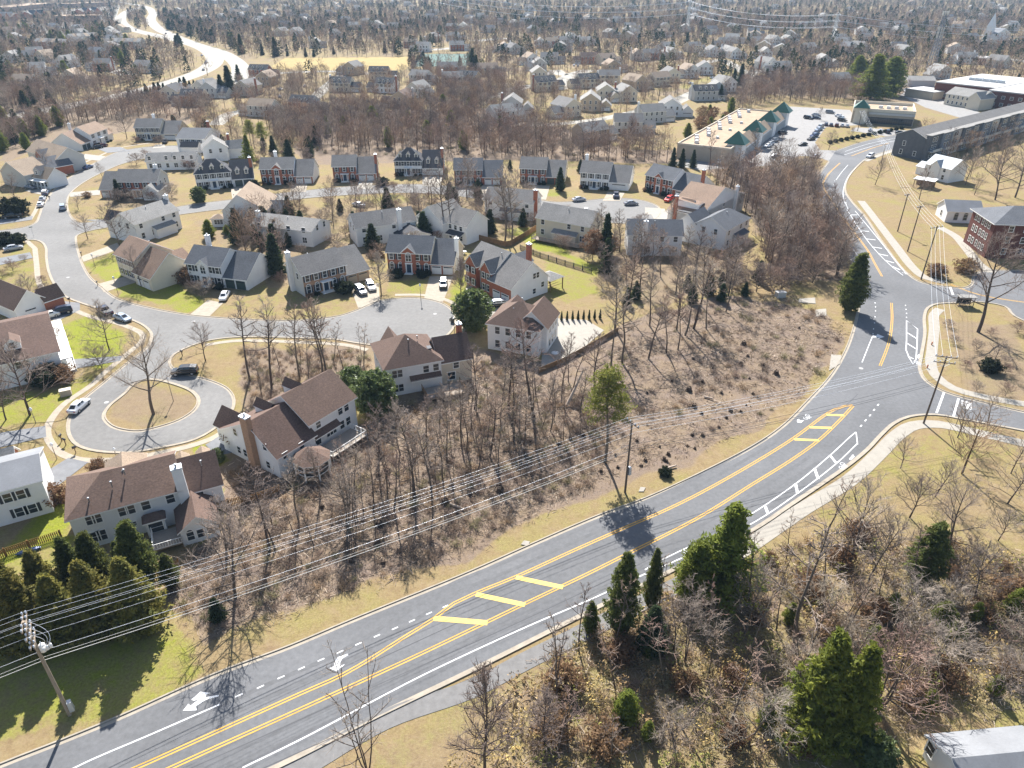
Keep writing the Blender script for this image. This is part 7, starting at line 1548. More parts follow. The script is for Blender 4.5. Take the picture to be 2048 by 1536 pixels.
for k, (px, py, tw, c) in enumerate([(1616,238,(1630,240),'black'),(1632,232,(1645,233),'silver'),(1632,238,(1645,239),'navy'),(1660,227,(1670,228),'grey'),(1678,234,(1690,236),'white'),(1683,238,(1695,240),'silver'),(1684,243,(1697,245),'black'),(1652,251,(1652,246),'navy'),(1662,252,(1662,247),'navy'),(1673,253,(1673,248),'maroon'),(1684,253,(1684,248),'silver'),(1694,254,(1694,249),'silver'),(1640,256,(1626,260),'silver'),(1637,261,(1622,264),'pale blue'),(1632,267,(1618,271),'navy'),(1628,274,(1612,277),'blue'),(1622,280,(1606,283),'black'),(1605,291,(1590,293),'black'),(1565,268,(1580,266),'black'),(1540,290,(1525,294),'silver'),(1535,294,(1520,298),'white'),(1548,284,(1535,288),'grey'),(1502,298,(1515,291),'silver'),(1512,290,(1525,284),'grey'),(1524,282,(1536,276),'navy'),(1537,273,(1548,267),'grey'),(1546,265,(1556,260),'black'),(1555,258,(1565,252),'silver'),(1552,315,(1565,314),'silver'),(1629,316,(1618,318),'silver'),(1437,326,(1437,318),'white'),(1740,262,(1740,256),'silver'),(1760,264,(1760,258),'white'),(1775,266,(1775,260),'navy'),(1800,268,(1820,269),'black'),(1815,186,(1822,188),'silver'),(1808,184,(1815,186),'white')]):
    lab = {'black':'black car','silver':'silver car','white':'white car','navy':'dark blue car','grey':'grey car','blue':'blue car','maroon':'dark red car','pale blue':'pale blue car'}[c]
    car('suv' if k % 3 == 0 else 'sedan', px, py, tw, c, lab + CARPLACE[min(k, 99)//1 if False else (0 if k < 7 else 1 if k < 12 else 2 if k < 18 else 3 if k < 28 else 4 if k < 32 else 5)] , lab + CARPLACE[0 if k < 7 else 1 if k < 12 else 2 if k < 18 else 3 if k < 28 else 4 if k < 32 else 5])
for k, (px, py, tw, c) in enumerate([(411,128,(416,134),'navy'),(413,125,(418,131),'grey'),(404,112,(410,118),'navy'),(407,141,(400,146),'black'),(297,52,(293,46),'black'),(332,68,(326,64),'navy'),(272,61,(280,66),'black'),(610,174,(616,168),'silver'),(560,195,(566,188),'pale blue'),(560,180,(575,182),'grey'),(1148,132,(1148,126),'white'),(1156,133,(1156,127),'silver'),(1138,170,(1146,164),'navy'),(1396,102,(1406,102),'navy'),(1450,124,(1460,126),'white'),(1380,168,(1390,166),'silver'),(1425,158,(1436,160),'silver'),(1560,145,(1572,144),'white'),(233,146,(233,140),'white'),(239,146,(239,140),'silver'),(100,168,(112,168),'grey')]):
    car('sedan', px, py, tw, c, ['dark blue car nearest the camera on the left carriageway of the highway','grey car just ahead of the dark blue one on the highway','dark blue car alone on the highway bend','black car where the highway leaves behind the dark spruces','black car farthest up the highway','dark car on the right carriageway of the highway','black car on the left carriageway by the median tip','silver car on the street below the sports field','pale blue car at the kerb below the sports field','grey van-like car before the cream gable','white car at the head of the far white cul-de-sac','silver car beside the white one at the far cul-de-sac','dark blue car entering the far white cul-de-sac','dark blue car before the far cream house','white car beside the far white gable','silver car on the bright street','second silver car on the bright street','white car by the white house beyond the dark spruces','white car on the drive of the white house near the highway','silver car beside the white one near the highway','grey car at the far left among bare trees'][k])
# ------------------------------------------------------------------ utility poles and wires
WTOP = {}
def pole(base, top, label, arms=(0.98,), armw=2.4, dirw=None, boxz=None, m_='wood_pole', xf=False, H=None, lean=None, r=.17):
    g_ = G(*base); H = H or height_at(base, top); yaw = atan2(*(dirw[::-1])) if dirw else 0
    o = empty('utility_pole', (g_.x, g_.y, 0), yaw, label, 'pole')
    mb = MB(); mb.tube([(0,0,-.2),(0,0,H)], [r, r*.7], 8); mb.build('post', M[m_], o)
    for k, f in enumerate(arms):
        for s_ in ((-.16,.16) if xf else (.14,)):
            mb = MB(); mb.box(s_-.06,s_+.06,-armw/2,armw/2,H*f-.07,H*f+.07); a = mb.build('crossarm', M['wood_pole' if xf else m_], o)
            for y in (-armw*.46,-armw*.2,armw*.2,armw*.46):
                mb = MB(); mb.lathe([(.05,0),(.09,.08),(.05,.14),(.09,.2),(.04,.3)], 8, 0, (s_,y,H*f+.07)); mb.build('insulator', M['insul'], a)
        mb = MB(); mb.tube([(.14,armw*.3,H*f-.05),(.05,0,H*f-.8)], .03, 4); mb.build('brace', M['steel'], o); mb = MB(); mb.tube([(.14,-armw*.3,H*f-.05),(.05,0,H*f-.8)], .03, 4); mb.build('brace', M['steel'], o)
    if xf:
        for k in range(3): mb = MB(); mb.lathe([(.05,0),(.14,.06),(.14,.5),(.1,.56)], 8, 0, (.55+.28*k,-.35+.12*k,H*.70)); mb.lathe([(.03,.56),(.05,.62),(.03,.68),(.05,.74),(.02,.8)], 6, 0, (.55+.28*k,-.35+.12*k,H*.70)); mb.build('cutout_switch', M['siding_white'], o)
        mb = MB(); mb.lathe([(.2,0),(.3,.05),(.3,.85),(.22,.95),(.1,1.0)], 12, 0, (.42,.1,H*.68)); tr = mb.build('transformer', M['siding_white'], o); mb = MB(); mb.lathe([(.04,0),(.07,.08),(.03,.16),(.06,.22),(.02,.3)], 6, 0, (.42,.1,H*.68+1.0)); mb.build('bushing', M['insul'], tr)
        for k in range(3):
            mb = MB(); a = Vector((.14,-.9+.9*k,H*.93)); c = Vector((.6+.28*k,-.3+.12*k,H*.75)); mb.tube([a.lerp(c, t)+Vector((.5*sin(pi*t),.25*sin(pi*t),-.4*sin(pi*t))) for t in np.linspace(0,1,8)], .018, 4); mb.build('jumper_wire', M['wire'], o)
    if boxz: mb = MB(); mb.box(.15,.6,-.3,.3,boxz,boxz+1.3,bev=.04); mb.build('equipment_box', M['steel'], o)
    return o, g_, H, yaw
def attach(P, y, f): 
    o, g_, H, yaw = P; return Vector((g_.x-sin(yaw)*y, g_.y+cos(yaw)*y, H*f+.3))
def wire(a, b_, label, sag=.02, r=.016, m_='wire', group=None, name='power_line'):
    L_ = (b_-a).length; mb = MB(); n = max(8, min(40, int(L_/4)))
    mb.tube([a.lerp(b_, k/n)-Vector((0,0,4*L_*sag*(k/n)*(1-k/n))) for k in range(n+1)], r, 4, cap=False); o = mb.build(name, M[m_]); return tag(o, label, 'cable', group)
pl0, pm0 = G(140,1430), G(1250,985); dlm = (pm0.x-pl0.x, pm0.y-pl0.y)
PLo = pole((140,1430), 1243, 'large wooden utility pole with double crossarms, transformer and switches at the lower left', (.985,.90,.82), 2.6, dlm, boxz=.6, xf=True, r=.2)
pr0 = G(1847,847); dmr = (pr0.x-pm0.x, pr0.y-pm0.y)
PMo = pole((1250,985), 845, 'slender utility pole with box at the kerb beside the pine', (.98,), 2.6, dlm, boxz=3.2, m_='pole_dark')
PRo = pole((1847,847), 712, 'dark utility pole with two wide crossarms on the corner of the lower side street', (.98,.90), 3.2, (.3,1), m_='pole_dark')
PSo = pole((1842,559), 452, 'utility pole with wide double crossarm at the upper side street corner', (.97,), 3.8, (-.35,1), m_='pole_dark')
PTo = pole((1815,503), 412, 'leaning-looking utility pole second from the upper street corner', (.97,), 2.0, (-.35,1), m_='pole_dark'); PUo = pole((1795,463), 388, 'utility pole third from the upper street corner in the tan field', (.97,), 2.0, (-.35,1), m_='pole_dark')
PVo = pole((1762,326), 288, 'grey utility pole at the kerb below the town house terrace', (.97,), 3.0, (-.35,1)); PWo = pole((1715,262), 222, 'utility pole on the grass bank of the car park', (.97,), 3.0, (-.35,1), m_='pole_dark')
BL = [Vector((pl0.x,pl0.y,0)) - Vector((dlm[0],dlm[1],0))*.45, None, None, PLo[3]]
def off(P, vec): return (P[0], Vector((P[1].x+vec[0], P[1].y+vec[1], 0)), P[2], P[3])
PXo = off(PLo, (-dlm[0]*.45, -dlm[1]*.45)); POr = off(PMo, (dmr[0]*1.0, dmr[1]*1.0))
HT = [(-1.2,.985),(-.5,.985),(.5,.985),(1.2,.985),(-1.1,.90),(1.1,.90)]
for k, (y, f) in enumerate(HT):
    wire(attach(PLo,y,f), attach(PMo,y,.98 if k < 4 else .9), 'thin bright power line strung from the left pole to the slender middle pole', .012, .010, group='power lines left to middle'); wire(attach(PXo,y,f), attach(PLo,y,f), 'thin bright power line leaving the left pole toward the picture edge', .012, .010, group='power lines leaving left')
    wire(attach(PMo,y,.98 if k < 4 else .9), attach(PRo,y,.98 if k < 4 else .9), 'thin power line strung from the middle pole across the road to the corner pole', .015, .014, group='power lines middle to corner')
for k, (f, r_, m_) in enumerate(((.66,.016,'wire'),(.60,.018,'cable'),(.57,.03,'cable'))):
    wire(attach(PLo,.2,f), attach(PMo,.2,f), 'thicker lower cable strung between the left and middle poles', .014, r_, 'wire' if k == 0 else 'siding_grey', 'lower cables left to middle'); wire(attach(PXo,.2,f), attach(PLo,.2,f), 'thicker lower cable leaving the left pole toward the picture edge', .014, r_, 'wire' if k == 0 else 'siding_grey', 'lower cables leaving left'); wire(attach(PMo,.2,f), attach(PRo,.2,f), 'thicker lower cable strung over the road to the corner pole', .015, .022, 'cable', 'lower cables over the road')
for k, y in enumerate((-1.6,-.6,.6,1.6)):
    wire(attach(PRo,y,.98), attach(PSo,y*1.1,.97), 'power line between the two side street corner poles', .02, .016, group='corner power lines'); wire(attach(PSo,y*1.1,.97), attach(PVo,y*.8,.97), 'power line over the tan field toward the town houses', .02, .018, group='field power lines'); wire(attach(PVo,y*.8,.97), attach(PWo,y*.8,.97), 'power line from the grey pole to the car park bank pole', .02, .018, group='car park power lines')
mbw = MB(); c_ = attach(PLo,.2,.57).lerp(attach(PMo,.2,.57), .235)-Vector((0,0,1.3))
mbw.tube([c_+Vector((.75*cos(a)*.9, .75*cos(a)*.4, .75*sin(a)-.2)) for a in np.linspace(0, 2*pi, 20)], .06, 5, cap=False); tag(mbw.build('cable_coil', M['cable']), 'black loop of spare cable hanging from the lower wires', 'cable coil')
# cell tower and transmission towers
def lattice(name, base, top, w0, w1, label, cat, arms=(), H=None, yaw=0, m_='steel', k_=14, th=.12):
    g_ = G(*base); H = H or height_at(base, top); o = empty(name, (g_.x,g_.y,0), yaw, label, cat); mb = MB()
    cn = [(-1,-1),(1,-1),(1,1),(-1,1)]
    P = lambda c, f: Vector((c[0]*(w0+(w1-w0)*f)/2, c[1]*(w0+(w1-w0)*f)/2, H*f))
    for c in cn: mb.tube([P(c,0),P(c,1)], th, 4)
    for i in range(k_):
        for j in range(4): mb.tube([P(cn[j],i/k_),P(cn[(j+1)%4],(i+1)/k_)], th*.6, 3); mb.tube([P(cn[(j+1)%4],i/k_),P(cn[j],(i+1)/k_)], th*.6, 3)
    mb.build('lattice_mast', M[m_], o)
    for f, L_ in arms:
        mb = MB(); mb.tube([(0,-L_,H*f),(0,L_,H*f)], th*1.3, 4); mb.tube([(0,-L_,H*f),(0,0,H*f+2)], th, 4); mb.tube([(0,L_,H*f),(0,0,H*f+2)], th, 4); mb.build('crossarm', M[m_], o)
    return o, g_, H
ct = lattice('cell_tower', (1860,142), 24, 5.0, 1.4, 'tall grey lattice cell tower with antennas beyond the brick building', 'tower', m_='blue_grey', k_=16, th=.22)
for z, n in ((.98,9),(.72,7),(.66,7),(.6,7)):
    for k in range(n):
        a = 2*pi*k/n; mb = MB(); r_ = 1.9; x, y = r_*cos(a), r_*sin(a); mb.box(x-.22,x+.22,y-.22,y+.22,ct[2]*z-1.3,ct[2]*z+1.3); mb.tube([(0,0,ct[2]*z),(x,y,ct[2]*z)], .07, 4); mb.build('antenna', M['siding_grey'], ct[0])
TT = []
for b_, t, l in (((1374,62),2,'double-armed transmission pylon above the far trees at the top'), ((1664,88),28,'transmission pylon above the far houses left of the cell tower')):
    TT.append(lattice('transmission_pylon', b_, t, 4, 1.2, l, 'pylon', ((.98,5),(.78,6.5),(.58,5)), yaw=.2, th=.16))
def tp(i, f, s_): o, g_, H = TT[i]; L_ = {.98:5,.78:6.5,.58:5}[f]; return Vector((g_.x-sin(.2)*L_*s_, g_.y+cos(.2)*L_*s_, H*f))
for f in (.98,.78,.58):
    for s_ in (-1,1):
        a, b_ = tp(0,f,s_), tp(1,f,s_); wire(a, b_, 'white high-voltage line sagging between the two pylons', .03, .13, group='high-voltage lines between pylons')
        L0 = G(1150,22,TT[0][2]*f) if False else a+Vector((-330,190,6)); wire(L0, a, 'white high-voltage line running off to the top from the first pylon', .03, .15, group='high-voltage lines at the top'); wire(b_, b_+Vector((330,-130,0)), 'white high-voltage line running off to the right edge', .03, .10, group='high-voltage lines at the right')
# ------------------------------------------------------------------ street furniture
def lamp_post(base, H, label):
    g_ = G(*base); o = empty('street_lamp', (g_.x,g_.y,0), 0, label, 'street lamp'); mb = MB(); mb.tube([(0,0,0),(0,0,H)], [.07,.05], 6); mb.build('post', M['wood_pole'], o)
    mb = MB(); mb.lathe([(.08,0),(.2,.1),(.24,.45),(.14,.6),(.03,.72)], 8, 0, (0,0,H)); mb.build('lantern', M['lampwhite'], o)
for b_, H, l in (((347,802),4.2,'lamp post standing on the dry island of the loop'), ((237,590),4.0,'lamp post on the lawn beside the concrete driveway'), ((842,602),3.6,'lamp post at the kerb before the red brick house'), ((263,330),4.0,'lamp post on the inner kerb of the left street bend'), ((72,846),2.4,'low lamp post on the lawn at the left grey driveway'), ((114,918),2.4,'low lamp post inside the curved sidewalk'), ((238,928),2.4,'low lamp post above the brown hip roof'), ((233,398),3.4,'white-globed lamp post before the hidden brick house'), ((1911,852),3.6,'dark lamp post on the corner of the lower side street'), ((191,535),3.0,'lamp post on the small lawn of the reddish tan house')): lamp_post(b_, H, l)
g_ = G(68,474); o = empty('street_sign', (g_.x,g_.y,0), .4, 'street name sign on the corner of the left street', 'sign'); mb = MB(); mb.tube([(0,0,0),(0,0,2.8)], .04, 6); mb.build('post', M['steel'], o); mb = MB(); mb.box(-.45,.45,-.015,.015,2.8,3.0); mb.build('sign_plate', M['green_roof'], o)
def mailbox(base, label, c='dark_metal'):
    g_ = G(*base); o = empty('mailbox', (g_.x,g_.y,0), float(rng.uniform(0,6)), label, 'mailbox'); mb = MB(); mb.box(-.06,.06,-.06,.06,0,1.05); mb.box(-.05,.05,-.3,.3,.85,.95); mb.build('post', M['fence_wood'], o)
    mb = MB(); n = 6; A = [(-.12,-.28),(.12,-.28)]; prof_ = [(.13*cos(a), .13*sin(a)+1.2) for a in np.linspace(0, pi, n)]; ring_ = [(.13,1.05)]+prof_+[(-.13,1.05)]; m_ = len(ring_); mb.poly([(x,-.3,z) for x, z in ring_]+[(x,.3,z) for x, z in ring_], [tuple(range(m_)), tuple(range(m_,2*m_))[::-1]]+[(k,k+m_,(k+1)%m_+m_,(k+1)%m_) for k in range(m_)]); mb.build('box', M[c], o)
for b_, l in (((196,572),'mailbox at the kerb left of the concrete driveway'), ((103,583),'mailbox where the left walk meets the bend'), ((140,606),'mailbox beside the walk near the dark blue suv'), ((164,513),'mailbox on the kerb of the upper short driveway'), ((124,882),'mailbox with dark flag on the verge inside the curved walk'), ((132,890),'second mailbox close beside the one with the dark flag'), ((152,906),'mailbox on the verge at the end of the curved walk'), ((249,918),'reddish mailbox beyond the brown hip roof'), ((440,846),'mailbox on the right side of the loop road'), ((903,622),'mailbox post on the right of the round cul-de-sac'), ((100,580-180),'mailbox on the left street kerb'), ((365,712),'mailbox post at the dry corner of the loop')): mailbox(b_, l)
g_ = G(909,668); o = empty('basketball_hoop', (g_.x,g_.y,0), 2.6, 'basketball hoop with pale backboard at the edge of the cul-de-sac', 'basketball hoop'); mb = MB(); mb.tube([(0,0,0),(0,0,2.6),(.7,0,3.2)], .06, 6); mb.build('post', M['dark_metal'], o); mb = MB(); mb.box(.7,.75,-.6,.6,2.9,3.7); bb = mb.build('backboard', M['siding_grey'], o); mb = MB(); mb.tube([(1.0+.23*cos(a), .23*sin(a), 3.05) for a in np.linspace(0,2*pi,13)], .02, 4); mb.build('rim', M['door_red'], bb)
def bin_(base, c, label, name='rubbish_bin', s=1.0):
    g_ = G(*base); o = empty(name, (g_.x,g_.y,0), float(rng.uniform(0,3)), label, 'bin'); mb = MB(); mb.poly([(-.25*s,-.3*s,0),(.25*s,-.3*s,0),(.25*s,.3*s,0),(-.25*s,.3*s,0),(-.32*s,-.38*s,1.0*s),(.32*s,-.38*s,1.0*s),(.32*s,.38*s,1.0*s),(-.32*s,.38*s,1.0*s)], [(0,1,5,4),(1,2,6,5),(2,3,7,6),(3,0,4,7),(4,5,6,7)]); mb.build('body', c, o); mb = MB(); mb.box(-.34*s,.34*s,-.42*s,.42*s,1.0*s,1.08*s,bev=.04); mb.build('lid', c, o)
bin_((905,645), M['dark_metal'], 'black wheeled bin at the edge of the round cul-de-sac'); bin_((716,582), M['door_dark'], 'blue wheeled bin in the garage shade of the tan brick house')
g_ = G(133,790); o = empty('utility_box', (g_.x,g_.y,0), .5, 'beige utility box on the green verge near the white sedan', 'utility box'); mb = MB(); mb.box(-.9,.9,-.55,.55,0,1.1,bev=.05); mb.build('cabinet', M['stucco'], o); mb = MB(); mb.box(-.95,.95,-.6,.6,1.1,1.18,bev=.05); mb.build('lid', M['siding_cream'], o)
g_ = G(1560,594); o = empty('utility_box', (g_.x,g_.y,0), .2, 'pale grey utility box at the top of the cleared slope', 'utility box'); mb = MB(); mb.box(-1.1,1.1,-.7,.7,0,1.3,bev=.05); mb.build('cabinet', M['siding_grey'], o); mb = MB(); mb.box(-1.15,1.15,-.75,.75,1.3,1.4,bev=.05); mb.build('lid', M['siding_white'], o)
g_ = G(1928,612); o = empty('bus_shelter', (g_.x,g_.y,0), -.1, 'small shelter with flat grey roof on the corner of the upper side street', 'shelter'); mb = MB(); [mb.box(x-.06,x+.06,y-.06,y+.06,0,2.3) for x in (-1.5,1.5) for y in (-.7,.7)]; mb.build('frame', M['dark_metal'], o); mb = MB(); mb.box(-1.9,1.9,-1.0,1.0,2.3,2.42,bev=.05); mb.build('roof', M['roof_lgrey'], o); mb = MB(); mb.box(-1.44,1.44,.66,.70,.3,2.1); mb.build('back_panel', M['carglass'], o); mb = MB(); mb.box(-1.2,1.2,.2,.6,.42,.5); mb.build('bench', M['deck'], o)
for b_, l in (((1863,690),'orange-topped fire hydrant on the verge of the wide sidewalk'), ((1854,736),'second orange-topped hydrant nearer the corner pole')):
    g_ = G(*b_); o = empty('fire_hydrant', (g_.x,g_.y,0), 0, l, 'hydrant'); mb = MB(); mb.lathe([(.16,0),(.12,.06),(.12,.5),(.15,.54),(.13,.64),(.05,.74)], 8); mb.build('barrel', paint('hydrant', (.5,.13,.02)), o); mb = MB(); mb.tube([(-.22,0,.42),(.22,0,.42)], .06, 6); mb.build('outlet', M['steel'], o)
g_ = G(1934,470); o = empty('traffic_cone', (g_.x,g_.y,0), 0, 'orange cone by the path to the brick office', 'cone'); mb = MB(); mb.box(-.5,.5,-.5,.5,0,.1); mb.build('base', M['dark_metal'], o); mb = MB(); mb.lathe([(.4,.1),(.08,1.7)], 10); mb.build('cone', paint('orange', (.6,.12,.03)), o)
g_ = G(58,1104); o = empty('kayak', (g_.x,g_.y,.05), .5, 'blue plastic boat lying beside the brown picket fence', 'boat'); mb = loft([(-1.5,.05,.03,.1,.15,.2),(-.9,.38,.25,.02,.25,.36),(0,.45,.3,0,.28,.4),(.9,.36,.24,.02,.25,.36),(1.5,.05,.03,.1,.15,.2)]); mb.build('hull', paint('blue', CARC['blue']), o); mb = MB(); mb.lathe([(.24,.385),(.28,.44),(.2,.44)], 10); mb.build('cockpit', M['dark_metal'], o)
# fences
def fence(name, pts, label, H=1.15, m_='fence_wood', gap=.22, rails=(.3,.95), solid=False):
    P = gpts(pts); o = empty(name, P[0], 0, label, 'fence'); c0 = P[0]; line = []
    for a, b_ in zip(P, P[1:]): n = max(1, int((b_-a).length/2.2)); line += [a.lerp(b_, k/n) for k in range(n)]
    line.append(P[-1]); line = [p-c0 for p in line]
    for p in line[:95]:
        mb = MB(); mb.box(p.x-.06,p.x+.06,p.y-.06,p.y+.06,0,H+.1); mb.build('post', M[m_], o)
    mb = MB()
    for a, b_ in zip(line, line[1:]):
        for r_ in rails: mb.tube([a+Vector((0,0,r_)), b_+Vector((0,0,r_))], .045, 4)
    mb.build('rails', M[m_], o)
    mb = MB()
    for a, b_ in zip(line, line[1:]):
        d = b_-a; n = max(1, int(d.length/gap)); t = d.normalized()*(.06 if not solid else gap*.48)
        for k in range(n): p = a.lerp(b_, (k+.5)/n); q = Vector((-t.y,t.x,0)).normalized()*.03; mb.poly([p-t+q,p+t+q,p+t-q,p-t-q]+[x+Vector((0,0,H)) for x in (p-t+q,p+t+q,p+t-q,p-t-q)], [(0,1,5,4),(1,2,6,5),(2,3,7,6),(3,0,4,7),(4,5,6,7)])
    mb.build('pickets', M[m_], o)
M['fence_gold'] = mat('golden brown fence wood', (0.27,0.15,0.055), 0.9, 0.2, var=.2, scale=2)
fence('picket_fence', [(-30,1138),(13,1112),(60,1096),(124,1075)], 'golden brown picket fence below the bright lawn at the lower left', m_='fence_gold', H=1.3); fence('picket_fence', [(300,1166),(338,1148),(360,1132)], 'short brown picket fence right of the conifer row', m_='fence_gold', H=1.3); fence('picket_fence', [(416,1026),(458,1012),(505,1004),(560,985)], 'brown picket fence closing the bright lawn beside the sunroom house', m_='fence_gold', H=1.3)
fence('board_fence', [(1078,746),(1130,724),(1182,695),(1236,664)], 'dark brown board fence along the lower edge of the white patio', 1.1, gap=.3, solid=True); fence('board_fence', [(836,480),(905,471),(960,481),(1010,494),(1022,492)], 'brown fence behind the red brick house', 1.6, gap=.3, solid=True); fence('board_fence', [(1021,492),(1048,476),(1073,460)], 'brown fence running diagonally across the bright green garden', 1.6, gap=.3, solid=True)
fence('metal_fence', [(1040,498),(1080,514),(1130,530),(1183,546)], 'black metal fence between the two bright green gardens', 1.3, 'dark_metal', .3); fence('board_fence', [(735,470),(745,500),(770,520)], 'short dark fence left of the red brick house', 1.6, gap=.3, solid=True); fence('board_fence', [(925,262),(1000,268)], 'pale fence in the middle wood clearing', 1.4, gap=.4)
fence('tennis_fence', [(826,134),(848,107),(940,107),(933,134),(826,134)], 'tall green-blue mesh fence round the tennis courts', 3.2, 'door_dark', 1.5, (.2,1.6,3.1))
# stumps, log
g0 = np.random.default_rng(77); mb = MB(); n = 9
ring_ = lambda r_, z, k_: [(r_*(1+.18*g0.uniform(-1,1))*cos(2*pi*k/n), r_*(1+.18*g0.uniform(-1,1))*sin(2*pi*k/n), z+k_*g0.uniform(-1,1)) for k in range(n)]
R3 = [ring_(.62,0,0), ring_(.40,.16,.03), ring_(.34,.48,.12)]; mb.poly([p for r in R3 for p in r], [(i*n+k,i*n+(k+1)%n,(i+1)*n+(k+1)%n,(i+1)*n+k) for i in range(2) for k in range(n)]+[tuple(2*n+k for k in range(n))]); stump_me = mb.mesh('tree_stump', M['stump'])
SPX = [(1425,115),(1750,20),(1130,200),(1245,255),(1005,330),(1105,385),(1295,400),(1135,480),(1350,505),(1410,510),(1440,470),(1325,545),(1280,600),(1180,520),(1125,645),(1185,650),(1095,710),(1140,725),(935,715),(850,795),(825,825),(960,790),(690,835),(675,765),(590,860),(345,700),(265,920),(490,650),(410,670),(1615,290),(1480,405),(1460,315),(1185,335),(1155,290),(1410,230),(1450,185),(985,760),(860,400),(1540,240),(455,500),(130,940),(15,960),(200,1010),(720,640),(975,800),(800,680)]
for k, (zx, zy) in enumerate(SPX):
    g_ = G(1000+zx/2.926, 650+zy/2.926); big_ = k in (29,5,7,0); s = 1.25 if big_ else float(g0.uniform(.4,.8)); o = link_mesh('tree_stump', stump_me, None, (g_.x,g_.y,0), float(g0.uniform(0,6))); o.scale = (s*g0.uniform(.7,1.1), s, s*g0.uniform(.9,1.5))
    tag(o, 'dark cut tree stump on the cleared leaf-covered slope beside the curving road' if not big_ else 'large dark stump standing out on the cleared slope', 'stump', 'stumps on the cleared slope' if not big_ else 'large stumps on the cleared slope')
SPZ = [(1600,1045),(1040,1230),(1065,1465),(1445,1095),(1780,1025),(690,1120),(1030,1345),(870,1455),(1095,905)]
for zx, zy in SPZ:
    g_ = G(420+zx/3.072, 650+zy/3.072); s = float(g0.uniform(.7,1.2)); o = link_mesh('tree_stump', stump_me, None, (g_.x,g_.y,0), float(g0.uniform(0,6))); o.scale = (s,s,s*1.3); tag(o, 'dark stump among the standing trunks of the cut-over wood', 'stump', 'stumps among the trunks')
mb = MB(); a, b_ = G(1133,814), G(1164,790); mb.tube([a+Vector((0,0,.3)), a.lerp(b_,.5)+Vector((0,0,2.6)), b_+Vector((0,0,5.2))], [.28,.24,.16], 8); tag(mb.build('fallen_log', M['log']), 'pale broken trunk leaning against a thin tree in the cut-over wood', 'log')
for k, (a, b_) in enumerate((((560,1040),(585,1032)), ((1330,940),(1352,934)), ((1408,1045-250),(1425,800)), ((900,1010),(930,1022)))):
    A, B = G(*a), G(*b_); mb = MB(); mb.tube([A+Vector((0,0,.2)), B+Vector((0,0,.3))], [.2,.13], 6); tag(mb.build('fallen_log', M['log']), ['pale log in the leaves below the screened porch','pale log near the road edge right of the pole','pale log on the cleared slope','pale log among the trunks of the cut-over wood'][k], 'log')
# garden things
def table(base, label):
    g_ = G(*base); o = empty('patio_table', (g_.x,g_.y,0), 0, label, 'table'); mb = MB(); mb.lathe([(.75,.70),(.75,.75)], 14); mb.build('table_top', M['siding_white'], o); mb = MB(); mb.lathe([(.3,0),(.05,.06),(.05,.7)], 8); mb.build('leg', M['steel'], o)
table((1110,712), 'round patio table on the white concrete near its lower corner'); table((928,508), 'round white table in the garden right of the red brick house'); table((915,504), 'second white table in the garden right of the red brick house'); table((1108,672), 'round table on the patio beside the house wall')
# ------------------------------------------------------------------ far woods, undergrowth, haze
far_polys = [([(-300,130),(0,100),(330,90),(420,150),(240,190),(0,235),(-300,300)],.5),([(480,160),(560,150),(640,215),(540,240),(470,225)],.35),([(-100,4),(2150,4),(2150,30),(-100,30)],4.0),([(-100,30),(2150,30),(2150,60),(-100,60)],3.0),([(-100,56),(240,56),(240,130),(-100,130)],.8),([(330,50),(2150,50),(2150,112),(830,112),(480,116),(340,75)],3.2),([(820,112),(1600,112),(1640,165),(1420,190),(1000,215),(860,205),(820,150)],1.6),([(1560,100),(2150,100),(2150,190),(1830,170),(1600,165)],1.5),([(600,150),(830,160),(860,205),(660,220),(560,250)],.5),([(400,215),(660,220),(620,300),(520,260),(400,280)],.5),([(1040,210),(1420,185),(1330,215),(1100,270)],.35),([(600,300),(650,225),(860,205),(1000,218),(1080,260),(1260,290),(1400,290),(1370,330),(1010,318)],.22),([(1390,330),(1500,300),(1630,350),(1690,470),(1680,560),(1540,560),(1500,440)],.05)]
EXT = []
for f in FOOT:
    xs, ys = [p.x for p in f], [p.y for p in f]; dd_ = math.hypot(xs[0], ys[0])
    if dd_ > 260: EXT.append([(min(xs)-3,min(ys)-(15 if dd_ < 900 else 26)),(max(xs)+3,min(ys)-(15 if dd_ < 900 else 26)),(max(xs)+3,max(ys)+2),(min(xs)-3,max(ys)+2)])
fp = region(far_polys, 1700, 7.0, 1000, EXT)
BELT = [([(600,300),(650,225),(860,205),(1000,218),(1080,260),(1260,290),(1400,290),(1370,330),(1010,318)],.62),([(1390,330),(1500,300),(1630,350),(1690,470),(1680,560),(1540,560),(1500,440)],.17),([(0,270),(160,232),(400,195),(430,232),(270,240),(130,255),(0,310)],.3),([(1420,190),(1560,170),(1830,185),(1690,208),(1540,205),(1470,230)],.5),([(850,140),(1000,160),(1060,215),(1000,222),(860,205)],.35),([(0,150),(200,175),(330,160),(200,195),(0,230)],.4),([(540,250),(660,225),(640,290),(560,295)],.2)]
fp += region(BELT, 420, 3.6, 1040, EXT)
fp = [p for p in fp if math.hypot(*p) > 150] + [p for p, H in LEFT]
fd = np.array([math.hypot(*p) for p in fp]); fp = np.array(fp)
gs = np.random.default_rng(31)
near = fd < 560
def tints_for(n, pal, g, v=.25): return pal[g.integers(len(pal), size=n)]*g.uniform(1-v, 1+v, (n,1))
mass('far_bare_wood', fp[near], gs.uniform(7,12,near.sum()), FB, tints_for(near.sum(), BT, gs), 61)
ev_f = (~near) & (gs.uniform(size=len(fp)) < .12); br_f = (~near) & ~ev_f
mass('distant_bare_wood', fp[br_f], gs.uniform(8,13,br_f.sum()), FB2, tints_for(br_f.sum(), BT, gs), 62)
